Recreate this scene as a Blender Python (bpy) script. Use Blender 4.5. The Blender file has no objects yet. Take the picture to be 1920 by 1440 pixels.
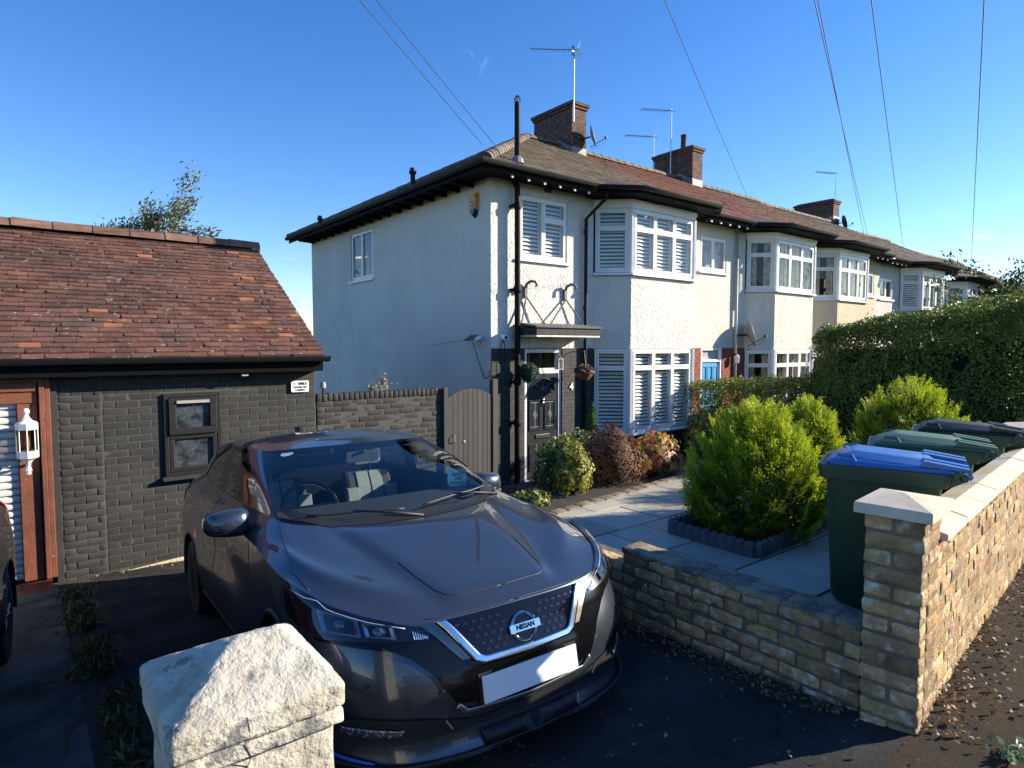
import bpy, bmesh, math, random
import numpy as np
from mathutils import Vector, Matrix
from mathutils.bvhtree import BVHTree
S = bpy.context.scene
COL = S.collection
R = math.radians
rnd = random.Random(7)

# ------------------------------------------------------------------ camera
# world: eye at the origin, X along the house fronts, Y away from the street, Z up
cam_d = bpy.data.cameras.new('camera'); cam = bpy.data.objects.new('camera', cam_d); COL.objects.link(cam)
cam_d.sensor_fit = 'HORIZONTAL'; cam_d.sensor_width = 36.0; cam_d.lens = 36.0 * 1171 / 1920
cam_d.clip_start = 0.05; cam_d.clip_end = 3000
cam.location = (0, 0, 0)
cam.rotation_euler = (R(90) - math.atan(70 / 1171), 0, -R(38.1))
S.camera = cam
# ------------------------------------------------------------------ light
SUN_EL, SUN_AZ = 20.5, 63.0          # elevation; azimuth measured from -Y (the street side) towards +X
sx, sy = math.sin(R(SUN_AZ)), -math.cos(R(SUN_AZ))
W = bpy.data.worlds.new('World'); S.world = W; W.use_nodes = True
wn = W.node_tree; wn.nodes.clear()
sky = wn.nodes.new('ShaderNodeTexSky'); sky.sky_type = 'NISHITA'; sky.sun_disc = False
sky.sun_elevation = R(SUN_EL); sky.sun_rotation = math.atan2(sx, sy)
sky.altitude = 0; sky.air_density = 1.0; sky.dust_density = 0.1; sky.ozone_density = 3.0
bg = wn.nodes.new('ShaderNodeBackground'); bg.inputs['Strength'].default_value = 0.108
wo = wn.nodes.new('ShaderNodeOutputWorld')
hs_ = wn.nodes.new('ShaderNodeHueSaturation'); hs_.inputs['Saturation'].default_value = 1.28; hs_.inputs['Hue'].default_value = .513; hs_.inputs['Value'].default_value = 1.0
wn.links.new(sky.outputs[0], hs_.inputs['Color'])
# two small wisps of cirrus in an otherwise clear sky
wtc = wn.nodes.new('ShaderNodeTexCoord'); col_ = hs_.outputs[0]
for (wd, wr, ws, wa) in (((.524, .751, .403), .026, (60, 46, 24), .20), ((.955, .262, .139), .022, (20, 20, 90), .34), ((.316, .94, .126), .03, (16, 16, 60), .22)):
    dv = wn.nodes.new('ShaderNodeVectorMath'); dv.operation = 'DISTANCE'; dv.inputs[1].default_value = Vector(wd).normalized(); wn.links.new(wtc.outputs['Generated'], dv.inputs[0])
    fm = wn.nodes.new('ShaderNodeMapRange'); fm.inputs['From Min'].default_value = wr; fm.inputs['From Max'].default_value = wr * .1; wn.links.new(dv.outputs['Value'], fm.inputs['Value'])
    mpn = wn.nodes.new('ShaderNodeMapping'); mpn.inputs['Scale'].default_value = ws; wn.links.new(wtc.outputs['Generated'], mpn.inputs[0])
    nz_ = wn.nodes.new('ShaderNodeTexNoise'); nz_.inputs['Scale'].default_value = 1.; nz_.inputs['Detail'].default_value = 7; nz_.inputs['Distortion'].default_value = .6; wn.links.new(mpn.outputs[0], nz_.inputs['Vector'])
    nm = wn.nodes.new('ShaderNodeMapRange'); nm.inputs['From Min'].default_value = .5; nm.inputs['From Max'].default_value = .72; wn.links.new(nz_.outputs['Fac'], nm.inputs['Value'])
    mm = wn.nodes.new('ShaderNodeMath'); mm.operation = 'MULTIPLY'; wn.links.new(fm.outputs[0], mm.inputs[0]); wn.links.new(nm.outputs[0], mm.inputs[1])
    m2 = wn.nodes.new('ShaderNodeMath'); m2.operation = 'MULTIPLY'; m2.inputs[1].default_value = wa; wn.links.new(mm.outputs[0], m2.inputs[0])
    mxx = wn.nodes.new('ShaderNodeMix'); mxx.data_type = 'RGBA'; wn.links.new(m2.outputs[0], mxx.inputs['Factor']); wn.links.new(col_, mxx.inputs['A']); mxx.inputs['B'].default_value = (6.5, 6.4, 6.2, 1); col_ = mxx.outputs['Result']
wn.links.new(col_, bg.inputs[0]); wn.links.new(bg.outputs[0], wo.inputs[0])
sd = bpy.data.lights.new('sun', 'SUN'); sd.energy = 5.0; sd.angle = R(0.5); sd.color = (1.0, 0.90, 0.74)
so = bpy.data.objects.new('sun', sd); COL.objects.link(so)
sv = Vector((sx * math.cos(R(SUN_EL)), sy * math.cos(R(SUN_EL)), math.sin(R(SUN_EL))))
so.rotation_euler = sv.to_track_quat('Z', 'Y').to_euler(); so.location = (0, 0, 30)
S.view_settings.view_transform = 'Standard'; S.view_settings.look = 'None'
S.view_settings.exposure = 1.18; S.view_settings.gamma = 1.0
S.cycles.max_bounces = 8; S.cycles.transparent_max_bounces = 24; S.cycles.caustics_reflective = False; S.cycles.caustics_refractive = False

# ------------------------------------------------------------------ materials
MATS = {}
def M(name, col, rough=.6, metal=0., var=None, island=0., bump=None, coat=0., spec=.5, trans=0., coords='Object', coat_rough=.04, spots=None, hue=0.):
    """principled material; var=(colour2, scale, low, high, detail); bump=[(scale, strength, dist, detail)...]; spots likewise = second colour layer"""
    if name in MATS: return MATS[name]
    m = bpy.data.materials.new(name); m.use_nodes = True; nt = m.node_tree; n = nt.nodes; L = nt.links
    b = n['Principled BSDF']
    b.inputs['Base Color'].default_value = (*col, 1); b.inputs['Roughness'].default_value = rough
    b.inputs['Metallic'].default_value = metal; b.inputs['Coat Weight'].default_value = coat
    b.inputs['Coat Roughness'].default_value = coat_rough
    b.inputs['Specular IOR Level'].default_value = spec
    tc = n.new('ShaderNodeTexCoord'); vec = tc.outputs[coords]
    c = None
    def layer(c, v):
        col2, sc, lo, hi, det = v[:5]
        no = n.new('ShaderNodeTexNoise'); no.inputs['Scale'].default_value = sc; no.inputs['Detail'].default_value = det
        no.inputs['Roughness'].default_value = .6
        if len(v) > 5:                                             # stretched downwards: runs and streaks
            mp_ = n.new('ShaderNodeMapping'); mp_.inputs['Scale'].default_value = (1, 1, v[5]); L.new(vec, mp_.inputs[0]); L.new(mp_.outputs[0], no.inputs['Vector'])
        else: L.new(vec, no.inputs['Vector'])
        mr = n.new('ShaderNodeMapRange'); mr.inputs['From Min'].default_value = lo; mr.inputs['From Max'].default_value = hi
        L.new(no.outputs['Fac'], mr.inputs['Value'])
        mx = n.new('ShaderNodeMix'); mx.data_type = 'RGBA'; L.new(mr.outputs[0], mx.inputs['Factor'])
        if c is None: mx.inputs['A'].default_value = (*col, 1)
        else: L.new(c, mx.inputs['A'])
        mx.inputs['B'].default_value = (*col2, 1)
        return mx.outputs['Result']
    if var:
        for v in (var if isinstance(var, list) else [var]): c = layer(c, v)
    if island or hue:
        ge = n.new('ShaderNodeNewGeometry')
        hs = n.new('ShaderNodeHueSaturation')
        mr = n.new('ShaderNodeMapRange'); mr.inputs['To Min'].default_value = 1 - island; mr.inputs['To Max'].default_value = 1 + island
        L.new(ge.outputs['Random Per Island'], mr.inputs['Value']); L.new(mr.outputs[0], hs.inputs['Value'])
        if hue:
            wnz = n.new('ShaderNodeTexWhiteNoise'); wnz.noise_dimensions = '1D'; L.new(ge.outputs['Random Per Island'], wnz.inputs['W'])
            mh = n.new('ShaderNodeMapRange'); mh.inputs['To Min'].default_value = .5 - hue; mh.inputs['To Max'].default_value = .5 + hue
            L.new(wnz.outputs['Value'], mh.inputs['Value']); L.new(mh.outputs[0], hs.inputs['Hue'])
        if c is None: hs.inputs['Color'].default_value = (*col, 1)
        else: L.new(c, hs.inputs['Color'])
        c = hs.outputs[0]
    if spots:
        for v in (spots if isinstance(spots, list) else [spots]):
            if c is None:
                rg = n.new('ShaderNodeRGB'); rg.outputs[0].default_value = (*col, 1); c = rg.outputs[0]
            c = layer(c, v)
    if c is not None: L.new(c, b.inputs['Base Color'])
    if bump:
        prev = None
        for (sc, st, di, det) in bump:
            no = n.new('ShaderNodeTexNoise'); no.inputs['Scale'].default_value = sc; no.inputs['Detail'].default_value = det
            L.new(vec, no.inputs['Vector'])
            bu = n.new('ShaderNodeBump'); bu.inputs['Strength'].default_value = st; bu.inputs['Distance'].default_value = di
            L.new(no.outputs['Fac'], bu.inputs['Height'])
            if prev: L.new(prev, bu.inputs['Normal'])
            prev = bu.outputs[0]
        L.new(prev, b.inputs['Normal'])
    if trans: b.inputs['Transmission Weight'].default_value = trans
    MATS[name] = m
    return m

def glass(name, tint=(.9, .95, .95), refl=1.0, rough=.0):
    if name in MATS: return MATS[name]
    m = bpy.data.materials.new(name); m.use_nodes = True; nt = m.node_tree; n = nt.nodes; L = nt.links; n.clear()
    o = n.new('ShaderNodeOutputMaterial'); mx = n.new('ShaderNodeMixShader')
    t = n.new('ShaderNodeBsdfTransparent'); t.inputs[0].default_value = (*tint, 1)
    g = n.new('ShaderNodeBsdfGlossy'); g.inputs['Roughness'].default_value = rough; g.inputs[0].default_value = (1, 1, 1, 1)
    lw = n.new('ShaderNodeLayerWeight'); lw.inputs['Blend'].default_value = .5
    f = n.new('ShaderNodeMath'); f.operation = 'POWER'; f.inputs[1].default_value = 4.5; L.new(lw.outputs['Facing'], f.inputs[0])
    mu = n.new('ShaderNodeMath'); mu.operation = 'MULTIPLY_ADD'; mu.inputs[1].default_value = refl; mu.inputs[2].default_value = .05; mu.use_clamp = True
    # slightly wavy panes
    tc = n.new('ShaderNodeTexCoord'); no = n.new('ShaderNodeTexNoise'); no.inputs['Scale'].default_value = 1.3; no.inputs['Detail'].default_value = 1
    bu = n.new('ShaderNodeBump'); bu.inputs['Strength'].default_value = .02; bu.inputs['Distance'].default_value = .05
    L.new(tc.outputs['Object'], no.inputs['Vector']); L.new(no.outputs['Fac'], bu.inputs['Height']); L.new(bu.outputs[0], g.inputs['Normal'])
    L.new(f.outputs[0], mu.inputs[0]); L.new(mu.outputs[0], mx.inputs[0]); L.new(t.outputs[0], mx.inputs[1]); L.new(g.outputs[0], mx.inputs[2]); L.new(mx.outputs[0], o.inputs[0])
    MATS[name] = m
    return m

def leafmat(name, col, col2, island=.35, rough=.5, hue=.015, transl=.35, spec=.4):
    """leaf: principled + translucent, colour varies from leaf to leaf and clump to clump"""
    if name in MATS: return MATS[name]
    m = bpy.data.materials.new(name); m.use_nodes = True; nt = m.node_tree; n = nt.nodes; L = nt.links
    b = n['Principled BSDF']; out = n['Material Output']
    ge = n.new('ShaderNodeNewGeometry'); tc = n.new('ShaderNodeTexCoord')
    no = n.new('ShaderNodeTexNoise'); no.inputs['Scale'].default_value = 4.0; no.inputs['Detail'].default_value = 2; L.new(tc.outputs['Object'], no.inputs['Vector'])
    ad = n.new('ShaderNodeMath'); ad.operation = 'ADD'; L.new(no.outputs['Fac'], ad.inputs[0]); L.new(ge.outputs['Random Per Island'], ad.inputs[1])
    mr = n.new('ShaderNodeMapRange'); mr.inputs['From Min'].default_value = .45; mr.inputs['From Max'].default_value = 1.55; L.new(ad.outputs[0], mr.inputs['Value'])
    mx = n.new('ShaderNodeMix'); mx.data_type = 'RGBA'; mx.inputs['A'].default_value = (*col, 1); mx.inputs['B'].default_value = (*col2, 1); L.new(mr.outputs[0], mx.inputs['Factor'])
    hs = n.new('ShaderNodeHueSaturation'); wz = n.new('ShaderNodeTexWhiteNoise'); wz.noise_dimensions = '1D'; L.new(ge.outputs['Random Per Island'], wz.inputs['W'])
    mv = n.new('ShaderNodeMapRange'); mv.inputs['To Min'].default_value = 1 - island; mv.inputs['To Max'].default_value = 1 + island; L.new(wz.outputs['Value'], mv.inputs['Value']); L.new(mv.outputs[0], hs.inputs['Value'])
    mh = n.new('ShaderNodeMapRange'); mh.inputs['To Min'].default_value = .5 - hue; mh.inputs['To Max'].default_value = .5 + hue; L.new(ge.outputs['Random Per Island'], mh.inputs['Value']); L.new(mh.outputs[0], hs.inputs['Hue'])
    L.new(mx.outputs['Result'], hs.inputs['Color']); L.new(hs.outputs[0], b.inputs['Base Color'])
    b.inputs['Roughness'].default_value = rough; b.inputs['Specular IOR Level'].default_value = spec
    tr = n.new('ShaderNodeBsdfTranslucent'); L.new(hs.outputs[0], tr.inputs[0])
    ms = n.new('ShaderNodeMixShader'); ms.inputs[0].default_value = transl
    L.new(b.outputs[0], ms.inputs[1]); L.new(tr.outputs[0], ms.inputs[2]); L.new(ms.outputs[0], out.inputs[0])
    MATS[name] = m
    return m

# ------------------------------------------------------------------ mesh helpers
ORG = {}
def ptag(o, label=None, cat=None, group=None, kind=None):
    if label: o['label'] = label
    if cat: o['category'] = cat
    if group: o['group'] = group
    if kind: o['kind'] = kind
    return o
def thing(name, label, cat, loc=(0, 0, 0), rot=(0, 0, 0), group=None, local=False):
    o = bpy.data.objects.new(name, None); COL.objects.link(o); o.location = loc; o.rotation_euler = rot
    o.empty_display_size = .1
    ORG[o.name] = Vector((0, 0, 0)) if local else Vector(loc)
    return ptag(o, label, cat, group)
def copy_tree(o, parent=None):
    c = o.copy(); COL.objects.link(c)
    if parent is not None: c.parent = parent; c.matrix_parent_inverse = o.matrix_parent_inverse.copy()
    ORG[c.name] = ORG.get(o.name, Vector((0, 0, 0)))
    for ch in list(o.children): copy_tree(ch, c)
    return c

class MB:
    def __init__(s): s.v = []; s.f = []; s.mi = []; s.cur = 0
    def mat(s, i): s.cur = i; return s
    def add(s, vs, fs):
        b = len(s.v); s.v.extend([tuple(p) for p in vs]); s.f.extend([tuple(b + i for i in f) for f in fs]); s.mi.extend([s.cur] * len(fs)); return s
    def quad(s, a, b, c, d): return s.add([a, b, c, d], [(0, 1, 2, 3)])
    def box(s, x0, x1, y0, y1, z0, z1):
        return s.add([(x0, y0, z0), (x1, y0, z0), (x1, y1, z0), (x0, y1, z0), (x0, y0, z1), (x1, y0, z1), (x1, y1, z1), (x0, y1, z1)],
                     [(0, 3, 2, 1), (4, 5, 6, 7), (0, 1, 5, 4), (1, 2, 6, 5), (2, 3, 7, 6), (3, 0, 4, 7)])
    def obox(s, o, a, b, c):
        """box from corner o spanned by vectors a,b,c"""
        o, a, b, c = map(Vector, (o, a, b, c))
        vs = [o, o + a, o + a + b, o + b, o + c, o + a + c, o + a + b + c, o + b + c]
        fs = [(0, 3, 2, 1), (4, 5, 6, 7), (0, 1, 5, 4), (1, 2, 6, 5), (2, 3, 7, 6), (3, 0, 4, 7)]
        if a.cross(b).dot(c) < 0: fs = [f[::-1] for f in fs]
        return s.add(vs, fs)
    def prism(s, poly, n):
        """polygon (3D points, planar) pushed along vector n"""
        n = Vector(n); k = len(poly); p = [Vector(q) for q in poly]
        vs = p + [q + n for q in p]
        fs = [tuple(range(k - 1, -1, -1)), tuple(range(k, 2 * k))] + [(i, (i + 1) % k, k + (i + 1) % k, k + i) for i in range(k)]
        nn = sum(((p[i] - p[0]).cross(p[i + 1] - p[0]) for i in range(1, k - 1)), Vector((0, 0, 0)))
        if nn.dot(n) < 0: fs = [f[::-1] for f in fs]
        return s.add(vs, fs)
    def tube(s, pts, r, n=8, cap=True):
        pts = [Vector(p) for p in pts]; k = len(pts); rs = r if isinstance(r, (list, tuple)) else [r] * k
        vs = []; up = None
        for i, p in enumerate(pts):
            t = (pts[min(i + 1, k - 1)] - pts[max(i - 1, 0)]).normalized()
            if up is None: up = t.orthogonal().normalized()
            up = (up - t * up.dot(t)); up = up.normalized() if up.length > 1e-6 else t.orthogonal().normalized()
            w = t.cross(up)
            for j in range(n):
                a = 2 * math.pi * j / n; vs.append(p + (up * math.cos(a) + w * math.sin(a)) * rs[i])
        fs = [(i * n + j, i * n + (j + 1) % n, (i + 1) * n + (j + 1) % n, (i + 1) * n + j) for i in range(k - 1) for j in range(n)]
        if cap: fs += [tuple(range(n - 1, -1, -1)), tuple((k - 1) * n + j for j in range(n))]
        return s.add(vs, fs)
    def lathe(s, prof, c=(0, 0, 0), axis='Z', n=20):
        """prof: (radius, height) list"""
        vs = []
        for (r, h) in prof:
            for j in range(n):
                a = 2 * math.pi * j / n; x, y = r * math.cos(a), r * math.sin(a)
                p = (x, y, h) if axis == 'Z' else ((h, x, y) if axis == 'X' else (y, h, x))
                vs.append((c[0] + p[0], c[1] + p[1], c[2] + p[2]))
        k = len(prof)
        fs = [(i * n + j, i * n + (j + 1) % n, (i + 1) * n + (j + 1) % n, (i + 1) * n + j) for i in range(k - 1) for j in range(n)]
        if prof[0][0] > 1e-5: fs.append(tuple(range(n - 1, -1, -1)))
        if prof[-1][0] > 1e-5: fs.append(tuple((k - 1) * n + j for j in range(n)))
        return s.add(vs, fs)
    def sweep(s, path, prof, closed=False):
        """profile (outward offset, z) swept along a level polyline path with mitres; outward = right of the direction of travel"""
        P = [Vector(p) for p in path]; k = len(P); m = len(prof); vs = []
        for i in range(k):
            a = (P[i] - P[i - 1]) if (i > 0 or closed) else (P[i + 1] - P[i])
            b = (P[(i + 1) % k] - P[i]) if (i < k - 1 or closed) else a
            a = Vector((a.x, a.y, 0)).normalized(); b = Vector((b.x, b.y, 0)).normalized()
            na = Vector((a.y, -a.x, 0)); nb = Vector((b.y, -b.x, 0)); nn = (na + nb).normalized(); sc = 1 / max(.3, nn.dot(na))
            for (d, z) in prof: vs.append(P[i] + nn * d * sc + Vector((0, 0, z)))
        fs = []
        rng = range(k) if closed else range(k - 1)
        for i in rng:
            for j in range(m):
                fs.append((i * m + j, ((i + 1) % k) * m + j, ((i + 1) % k) * m + (j + 1) % m, i * m + (j + 1) % m))
        if not closed: fs += [tuple(range(m)), tuple((k - 1) * m + j for j in range(m - 1, -1, -1))]
        return s.add(vs, fs)
    def sphere(s, c, r, n=12, sq=(1, 1, 1)):
        pr = [(max(1e-6, math.sin(math.pi * i / n)) * r, -math.cos(math.pi * i / n) * r) for i in range(n + 1)]
        b = len(s.v); s.lathe(pr, (0, 0, 0), 'Z', 2 * n)
        s.v[b:] = [(c[0] + x * sq[0], c[1] + y * sq[1], c[2] + z * sq[2]) for (x, y, z) in s.v[b:]]
        return s
    def build(s, name, mats, parent=None, smooth=False, org=None, recalc=True, bevel=0., sharp=None):
        mats = mats if isinstance(mats, (list, tuple)) else [mats]
        V = np.array(s.v, dtype=float).reshape(-1, 3)
        if parent is not None: o0 = ORG.get(parent.name, Vector((0, 0, 0)))
        elif org is not None: o0 = Vector(org)
        else: mn, mx_ = V.min(0), V.max(0); o0 = Vector(((mn[0] + mx_[0]) / 2, (mn[1] + mx_[1]) / 2, mn[2]))
        V = V - np.array(o0)
        me = bpy.data.meshes.new(name); me.from_pydata(V.tolist(), [], s.f); me.update()
        for m in mats: me.materials.append(m)
        me.polygons.foreach_set('material_index', s.mi)
        if recalc or bevel:
            bm = bmesh.new(); bm.from_mesh(me)
            if recalc: bmesh.ops.recalc_face_normals(bm, faces=bm.faces)
            if bevel:
                es = [e for e in bm.edges if len(e.link_faces) == 2 and e.calc_face_angle(0) > .5]
                bmesh.ops.bevel(bm, geom=es, offset=bevel, segments=2, affect='EDGES', profile=.5, clamp_overlap=True)
            bm.to_mesh(me); bm.free()
        if smooth:
            me.polygons.foreach_set('use_smooth', [True] * len(me.polygons))
            if sharp: me.set_sharp_from_angle(angle=R(sharp))
        o = bpy.data.objects.new(name, me); COL.objects.link(o)
        if parent is not None: o.parent = parent; ORG[o.name] = o0
        else: o.location = o0; ORG[o.name] = o0
        return o

def text_mesh(body, size, origin, ux, uz, depth=.002, bold=.0):
    """text as mesh geometry: origin = centre, ux = reading direction, uz = up"""
    cu = bpy.data.curves.new('txt', 'FONT'); cu.body = body; cu.size = size; cu.align_x = 'CENTER'; cu.align_y = 'CENTER'; cu.extrude = depth / 2; cu.offset = bold; cu.resolution_u = 3
    t = bpy.data.objects.new('txt', cu); COL.objects.link(t)
    dg = bpy.context.evaluated_depsgraph_get(); me = bpy.data.meshes.new_from_object(t.evaluated_get(dg))
    ux, uz = Vector(ux).normalized(), Vector(uz).normalized(); n = ux.cross(uz); o = Vector(origin)
    mb = MB(); mb.add([o + ux * v.co.x + uz * v.co.y + n * v.co.z for v in me.vertices], [tuple(p.vertices) for p in me.polygons])
    bpy.data.objects.remove(t); bpy.data.curves.remove(cu); bpy.data.meshes.remove(me)
    return mb

def leaves(name, pos, nor, size, mats, parent=None, aspect=1.8, seed=0, org=None, mi=None, updir=None, fold=.0, jitter=.6):
    """one rhombic leaf per point; pos, nor (N,3) arrays, size (N,) or number; updir biases the leaf's long axis"""
    g = np.random.default_rng(seed); N = len(pos); pos = np.asarray(pos, float); nor = np.asarray(nor, float)
    nor = nor + g.normal(0, jitter, (N, 3)); nor /= np.linalg.norm(nor, axis=1)[:, None] + 1e-9
    ref = g.normal(0, 1, (N, 3)) if updir is None else np.asarray(updir, float) + g.normal(0, .35, (N, 3))
    a = ref - nor * (ref * nor).sum(1)[:, None]; a /= np.linalg.norm(a, axis=1)[:, None] + 1e-9
    b = np.cross(nor, a); L = (np.ones(N) * size)[:, None] * g.uniform(.7, 1.3, (N, 1))
    w = L / aspect
    V = np.empty((N, 4, 3)); V[:, 0] = pos - a * L * .5; V[:, 1] = pos + b * w * .5 + a * L * .05; V[:, 2] = pos + a * L * .5; V[:, 3] = pos - b * w * .5 + a * L * .05
    if fold: V[:, 1] += nor * w * fold; V[:, 3] += nor * w * fold
    V = V.reshape(-1, 3)
    o0 = np.array(ORG[parent.name]) if parent is not None else np.array(org if org is not None else (V[:, 0].mean(), V[:, 1].mean(), V[:, 2].min()))
    me = bpy.data.meshes.new(name); me.vertices.add(4 * N); me.vertices.foreach_set('co', (V - o0).ravel())
    me.loops.add(4 * N); me.loops.foreach_set('vertex_index', np.arange(4 * N)); me.polygons.add(N)
    me.polygons.foreach_set('loop_start', np.arange(0, 4 * N, 4)); me.polygons.foreach_set('loop_total', np.full(N, 4))
    mats = mats if isinstance(mats, (list, tuple)) else [mats]
    for m in mats: me.materials.append(m)
    if mi is not None: me.polygons.foreach_set('material_index', np.asarray(mi, dtype=np.int32))
    me.update(calc_edges=True); me.validate()
    o = bpy.data.objects.new(name, me); COL.objects.link(o)
    if parent is not None: o.parent = parent; ORG[o.name] = Vector(o0)
    else: o.location = o0; ORG[o.name] = Vector(o0)
    return o
def smoothstep(a, b, x):
    t = max(0., min(1., (x - a) / (b - a))); return t * t * (3 - 2 * t)
def gz(x, y):
    """ground level: pavement, then falling towards the houses"""
    z = -1.73
    if y > 1: z -= .12 * min(y - 1, 1.0)
    if y > 2: z -= .098 * (min(y, 7.8) - 2)
    if y > 7.8: z -= .07 * min(y - 7.8, 1.0)
    z += .075 * smoothstep(1.9, 3.0, x) * smoothstep(1.2, 2.6, y) * (1 - smoothstep(4, 7, y))
    return z
from mathutils import noise as mnoise
# ------------------------------------------------------------------ ground
def sheet(name, xs, ys, dz, mat, mask=None, nz=0., nsc=6):
    mb = MB(); nx, ny = len(xs), len(ys)
    mb.v = [(x, y, gz(x, y) + dz + (nz * mnoise.noise(Vector((x * nsc, y * nsc, 0))) if nz else 0)) for y in ys for x in xs]
    for j in range(ny - 1):
        for i in range(nx - 1):
            if mask is None or mask((xs[i] + xs[i + 1]) / 2, (ys[j] + ys[j + 1]) / 2):
                mb.f.append((j * nx + i, j * nx + i + 1, (j + 1) * nx + i + 1, (j + 1) * nx + i)); mb.mi.append(0)
    return ptag(mb.build(name, mat, org=(0, 0, 0), recalc=False, smooth=True), kind='structure')
def lin(a, b, n): return [a + (b - a) * i / (n - 1) for i in range(n)]
m_soil = M('soil', (.055, .042, .03), .95, var=((.03, .024, .018), 14, .4, .65, 6), bump=[(60, .8, .03, 6)])
m_asph = M('old_asphalt', (.043, .042, .042), .93, var=[((.075, .072, .066), 2.2, .45, .62, 6), ((.020, .024, .012), 3.7, .58, .7, 8), ((.075, .055, .032), 2.9, .6, .75, 9), ((.085, .08, .07), 120, .60, .74, 2)], bump=[(260, 1., .012, 3), (30, .4, .02, 4)], spec=.15)
m_pave = M('tarmac_pavement', (.042, .035, .028), .93, var=[((.07, .048, .028), 3.5, .45, .62, 7), ((.10, .085, .065), 170, .6, .74, 2)], bump=[(230, 1., .014, 3), (25, .5, .02, 5)], spec=.15)
m_conc = M('stained_concrete', (.13, .12, .10), .93, var=[((.038, .035, .030), 2.2, .4, .62, 7), ((.13, .125, .11), 40, .6, .8, 4)], bump=[(50, .6, .02, 6)], spec=.2)
m_far = M('garden_ground', (.045, .055, .022), .95, var=((.03, .028, .018), .8, .4, .6, 6), bump=[(30, .8, .05, 5)])
gx = [-1500, -400, -100, -40, -20, -12] + lin(-8, 24, 129) + [28, 34, 45, 60, 120, 400, 1500]
gy = [-1500, -400, -100, -40, -15, -6] + lin(-3, 10, 66) + [12, 16, 22, 40, 100, 400, 1500]
sheet('ground', gx, gy, -.012, m_far)
def swall(x): return .997 + .104 * (x - 3.07)                       # street wall face line
sheet('pavement', lin(-7, 22, 233), lin(-3.2, 3.2, 105), 0, m_pave, lambda x, y: y < (swall(x) + .12 if x > 3.1 else 1.05), .012, 3)
sheet('driveway', lin(.44, 3.3, 40), lin(1.02, 7.8, 120), 0, m_asph, None, .012, 3)
sheet('front_path', lin(3.3, 9.0, 60), lin(6.9, 8.8, 20), 0, m_asph)
sheet('concrete_drive', lin(-4.5, .2, 40), lin(1.05, 7.75, 80), .012, m_conc, None, .012, 2)

# ------------------------------------------------------------------ bricks as geometry
def cube_template(n):
    idx = {}; V = []; F = []
    def vi(p):
        if p not in idx: idx[p] = len(V); V.append(p)
        return idx[p]
    for ax in range(3):
        for s in (0, n):
            for i in range(n):
                for j in range(n):
                    q = []
                    for (a, b) in ((i, j), (i + 1, j), (i + 1, j + 1), (i, j + 1)):
                        p = [0, 0, 0]; p[ax] = s; p[(ax + 1) % 3] = a; p[(ax + 2) % 3] = b; q.append(vi(tuple(p)))
                    F.append(tuple(q) if s else tuple(q[::-1]))
    V = np.array(V, float) * 2 / n - 1; e = 1 - 2 / n
    # crowd the cuts to the edges: flat faces, tight arrises
    return np.sign(V) * np.where(np.abs(V) > e + 1e-6, 1., np.abs(V) * (.88 / e if e > 0 else 1)), F
T3, T4, T6 = cube_template(3), cube_template(4), cube_template(6)
def brick(mb, c, ux, n, sx_, sy_, sz_, r=.012, noise_a=.003, freq=18, T=T3, jit=.003, rot=.0):
    """rounded rough block centred at c; ux = along the wall, n = outward; half sizes derived from full sizes"""
    V, F = T; h = np.array([sx_, sy_, sz_]) / 2
    r = min(r, h.min() * .9)
    p = V * h; q = np.clip(p, -(h - r), h - r); d = p - q; ln = np.linalg.norm(d, axis=1)[:, None]; p = q + d / np.maximum(ln, 1e-9) * np.minimum(r, ln)
    ux = Vector(ux); n = Vector(n); c = Vector(c); off = Vector((rnd.random() * 50, rnd.random() * 50, rnd.random() * 50))
    jj = Vector((rnd.uniform(-jit, jit) * .4, rnd.uniform(-jit, jit), rnd.uniform(-jit, jit) * .3)); a = rnd.uniform(-rot, rot)
    vs = []
    for (x, y, z) in p.tolist():
        k = mnoise.noise_vector(Vector((x, y, z)) * freq + off) * noise_a + mnoise.noise_vector(Vector((x, y, z)) * freq * 3 + off) * noise_a * .5
        x2 = x + k.x + jj.x; y2 = y + k.y + jj.y; z2 = z + k.z + jj.z + x * a
        vs.append(c + ux * x2 + n * y2 + Vector((0, 0, z2)))
    mb.add(vs, F)
def brick_face(mb, O, ux, n, L, ztop, zbot, bw=.225, bh=.075, depth=.06, joint=.009, proud=0., holes=(), slope=None, T=T3, r=.008, na=.002, jit=.002, rot=.004, halves=True, freq=18):
    """courses of bricks over a wall face from O (outer plane, left end at z=0) along ux"""
    ux = Vector(ux); n = Vector(n); O = Vector(O); row = 0; z = ztop
    while z - bh * .3 > zbot:
        x = -bw / 2 if row % 2 else 0.
        while x < L - .01:
            w = bw * rnd.uniform(.93, 1.07) if not halves else bw
            a, b = max(0, x), min(L, x + w); x += w
            if L - b < .04: b = L; x = L
            if b - a < .035: continue
            segs = [(a, b)]
            zc = z - bh / 2
            for (h0, h1, hz0, hz1) in holes:
                if hz0 - .02 < zc < hz1 + .02:
                    ns = []
                    for (p, q) in segs:
                        if q <= h0 or p >= h1: ns.append((p, q))
                        else:
                            if h0 - p > .03: ns.append((p, h0))
                            if q - h1 > .03: ns.append((h1, q))
                    segs = ns
            for (p, q) in segs:
                dz = slope((p + q) / 2) if slope else 0
                brick(mb, O + ux * ((p + q) / 2) - n * (depth / 2 - proud) + Vector((0, 0, zc + dz)), ux, n, q - p - joint, depth, bh - joint, r, na, freq, T, jit, rot)
        z -= bh; row += 1

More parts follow.
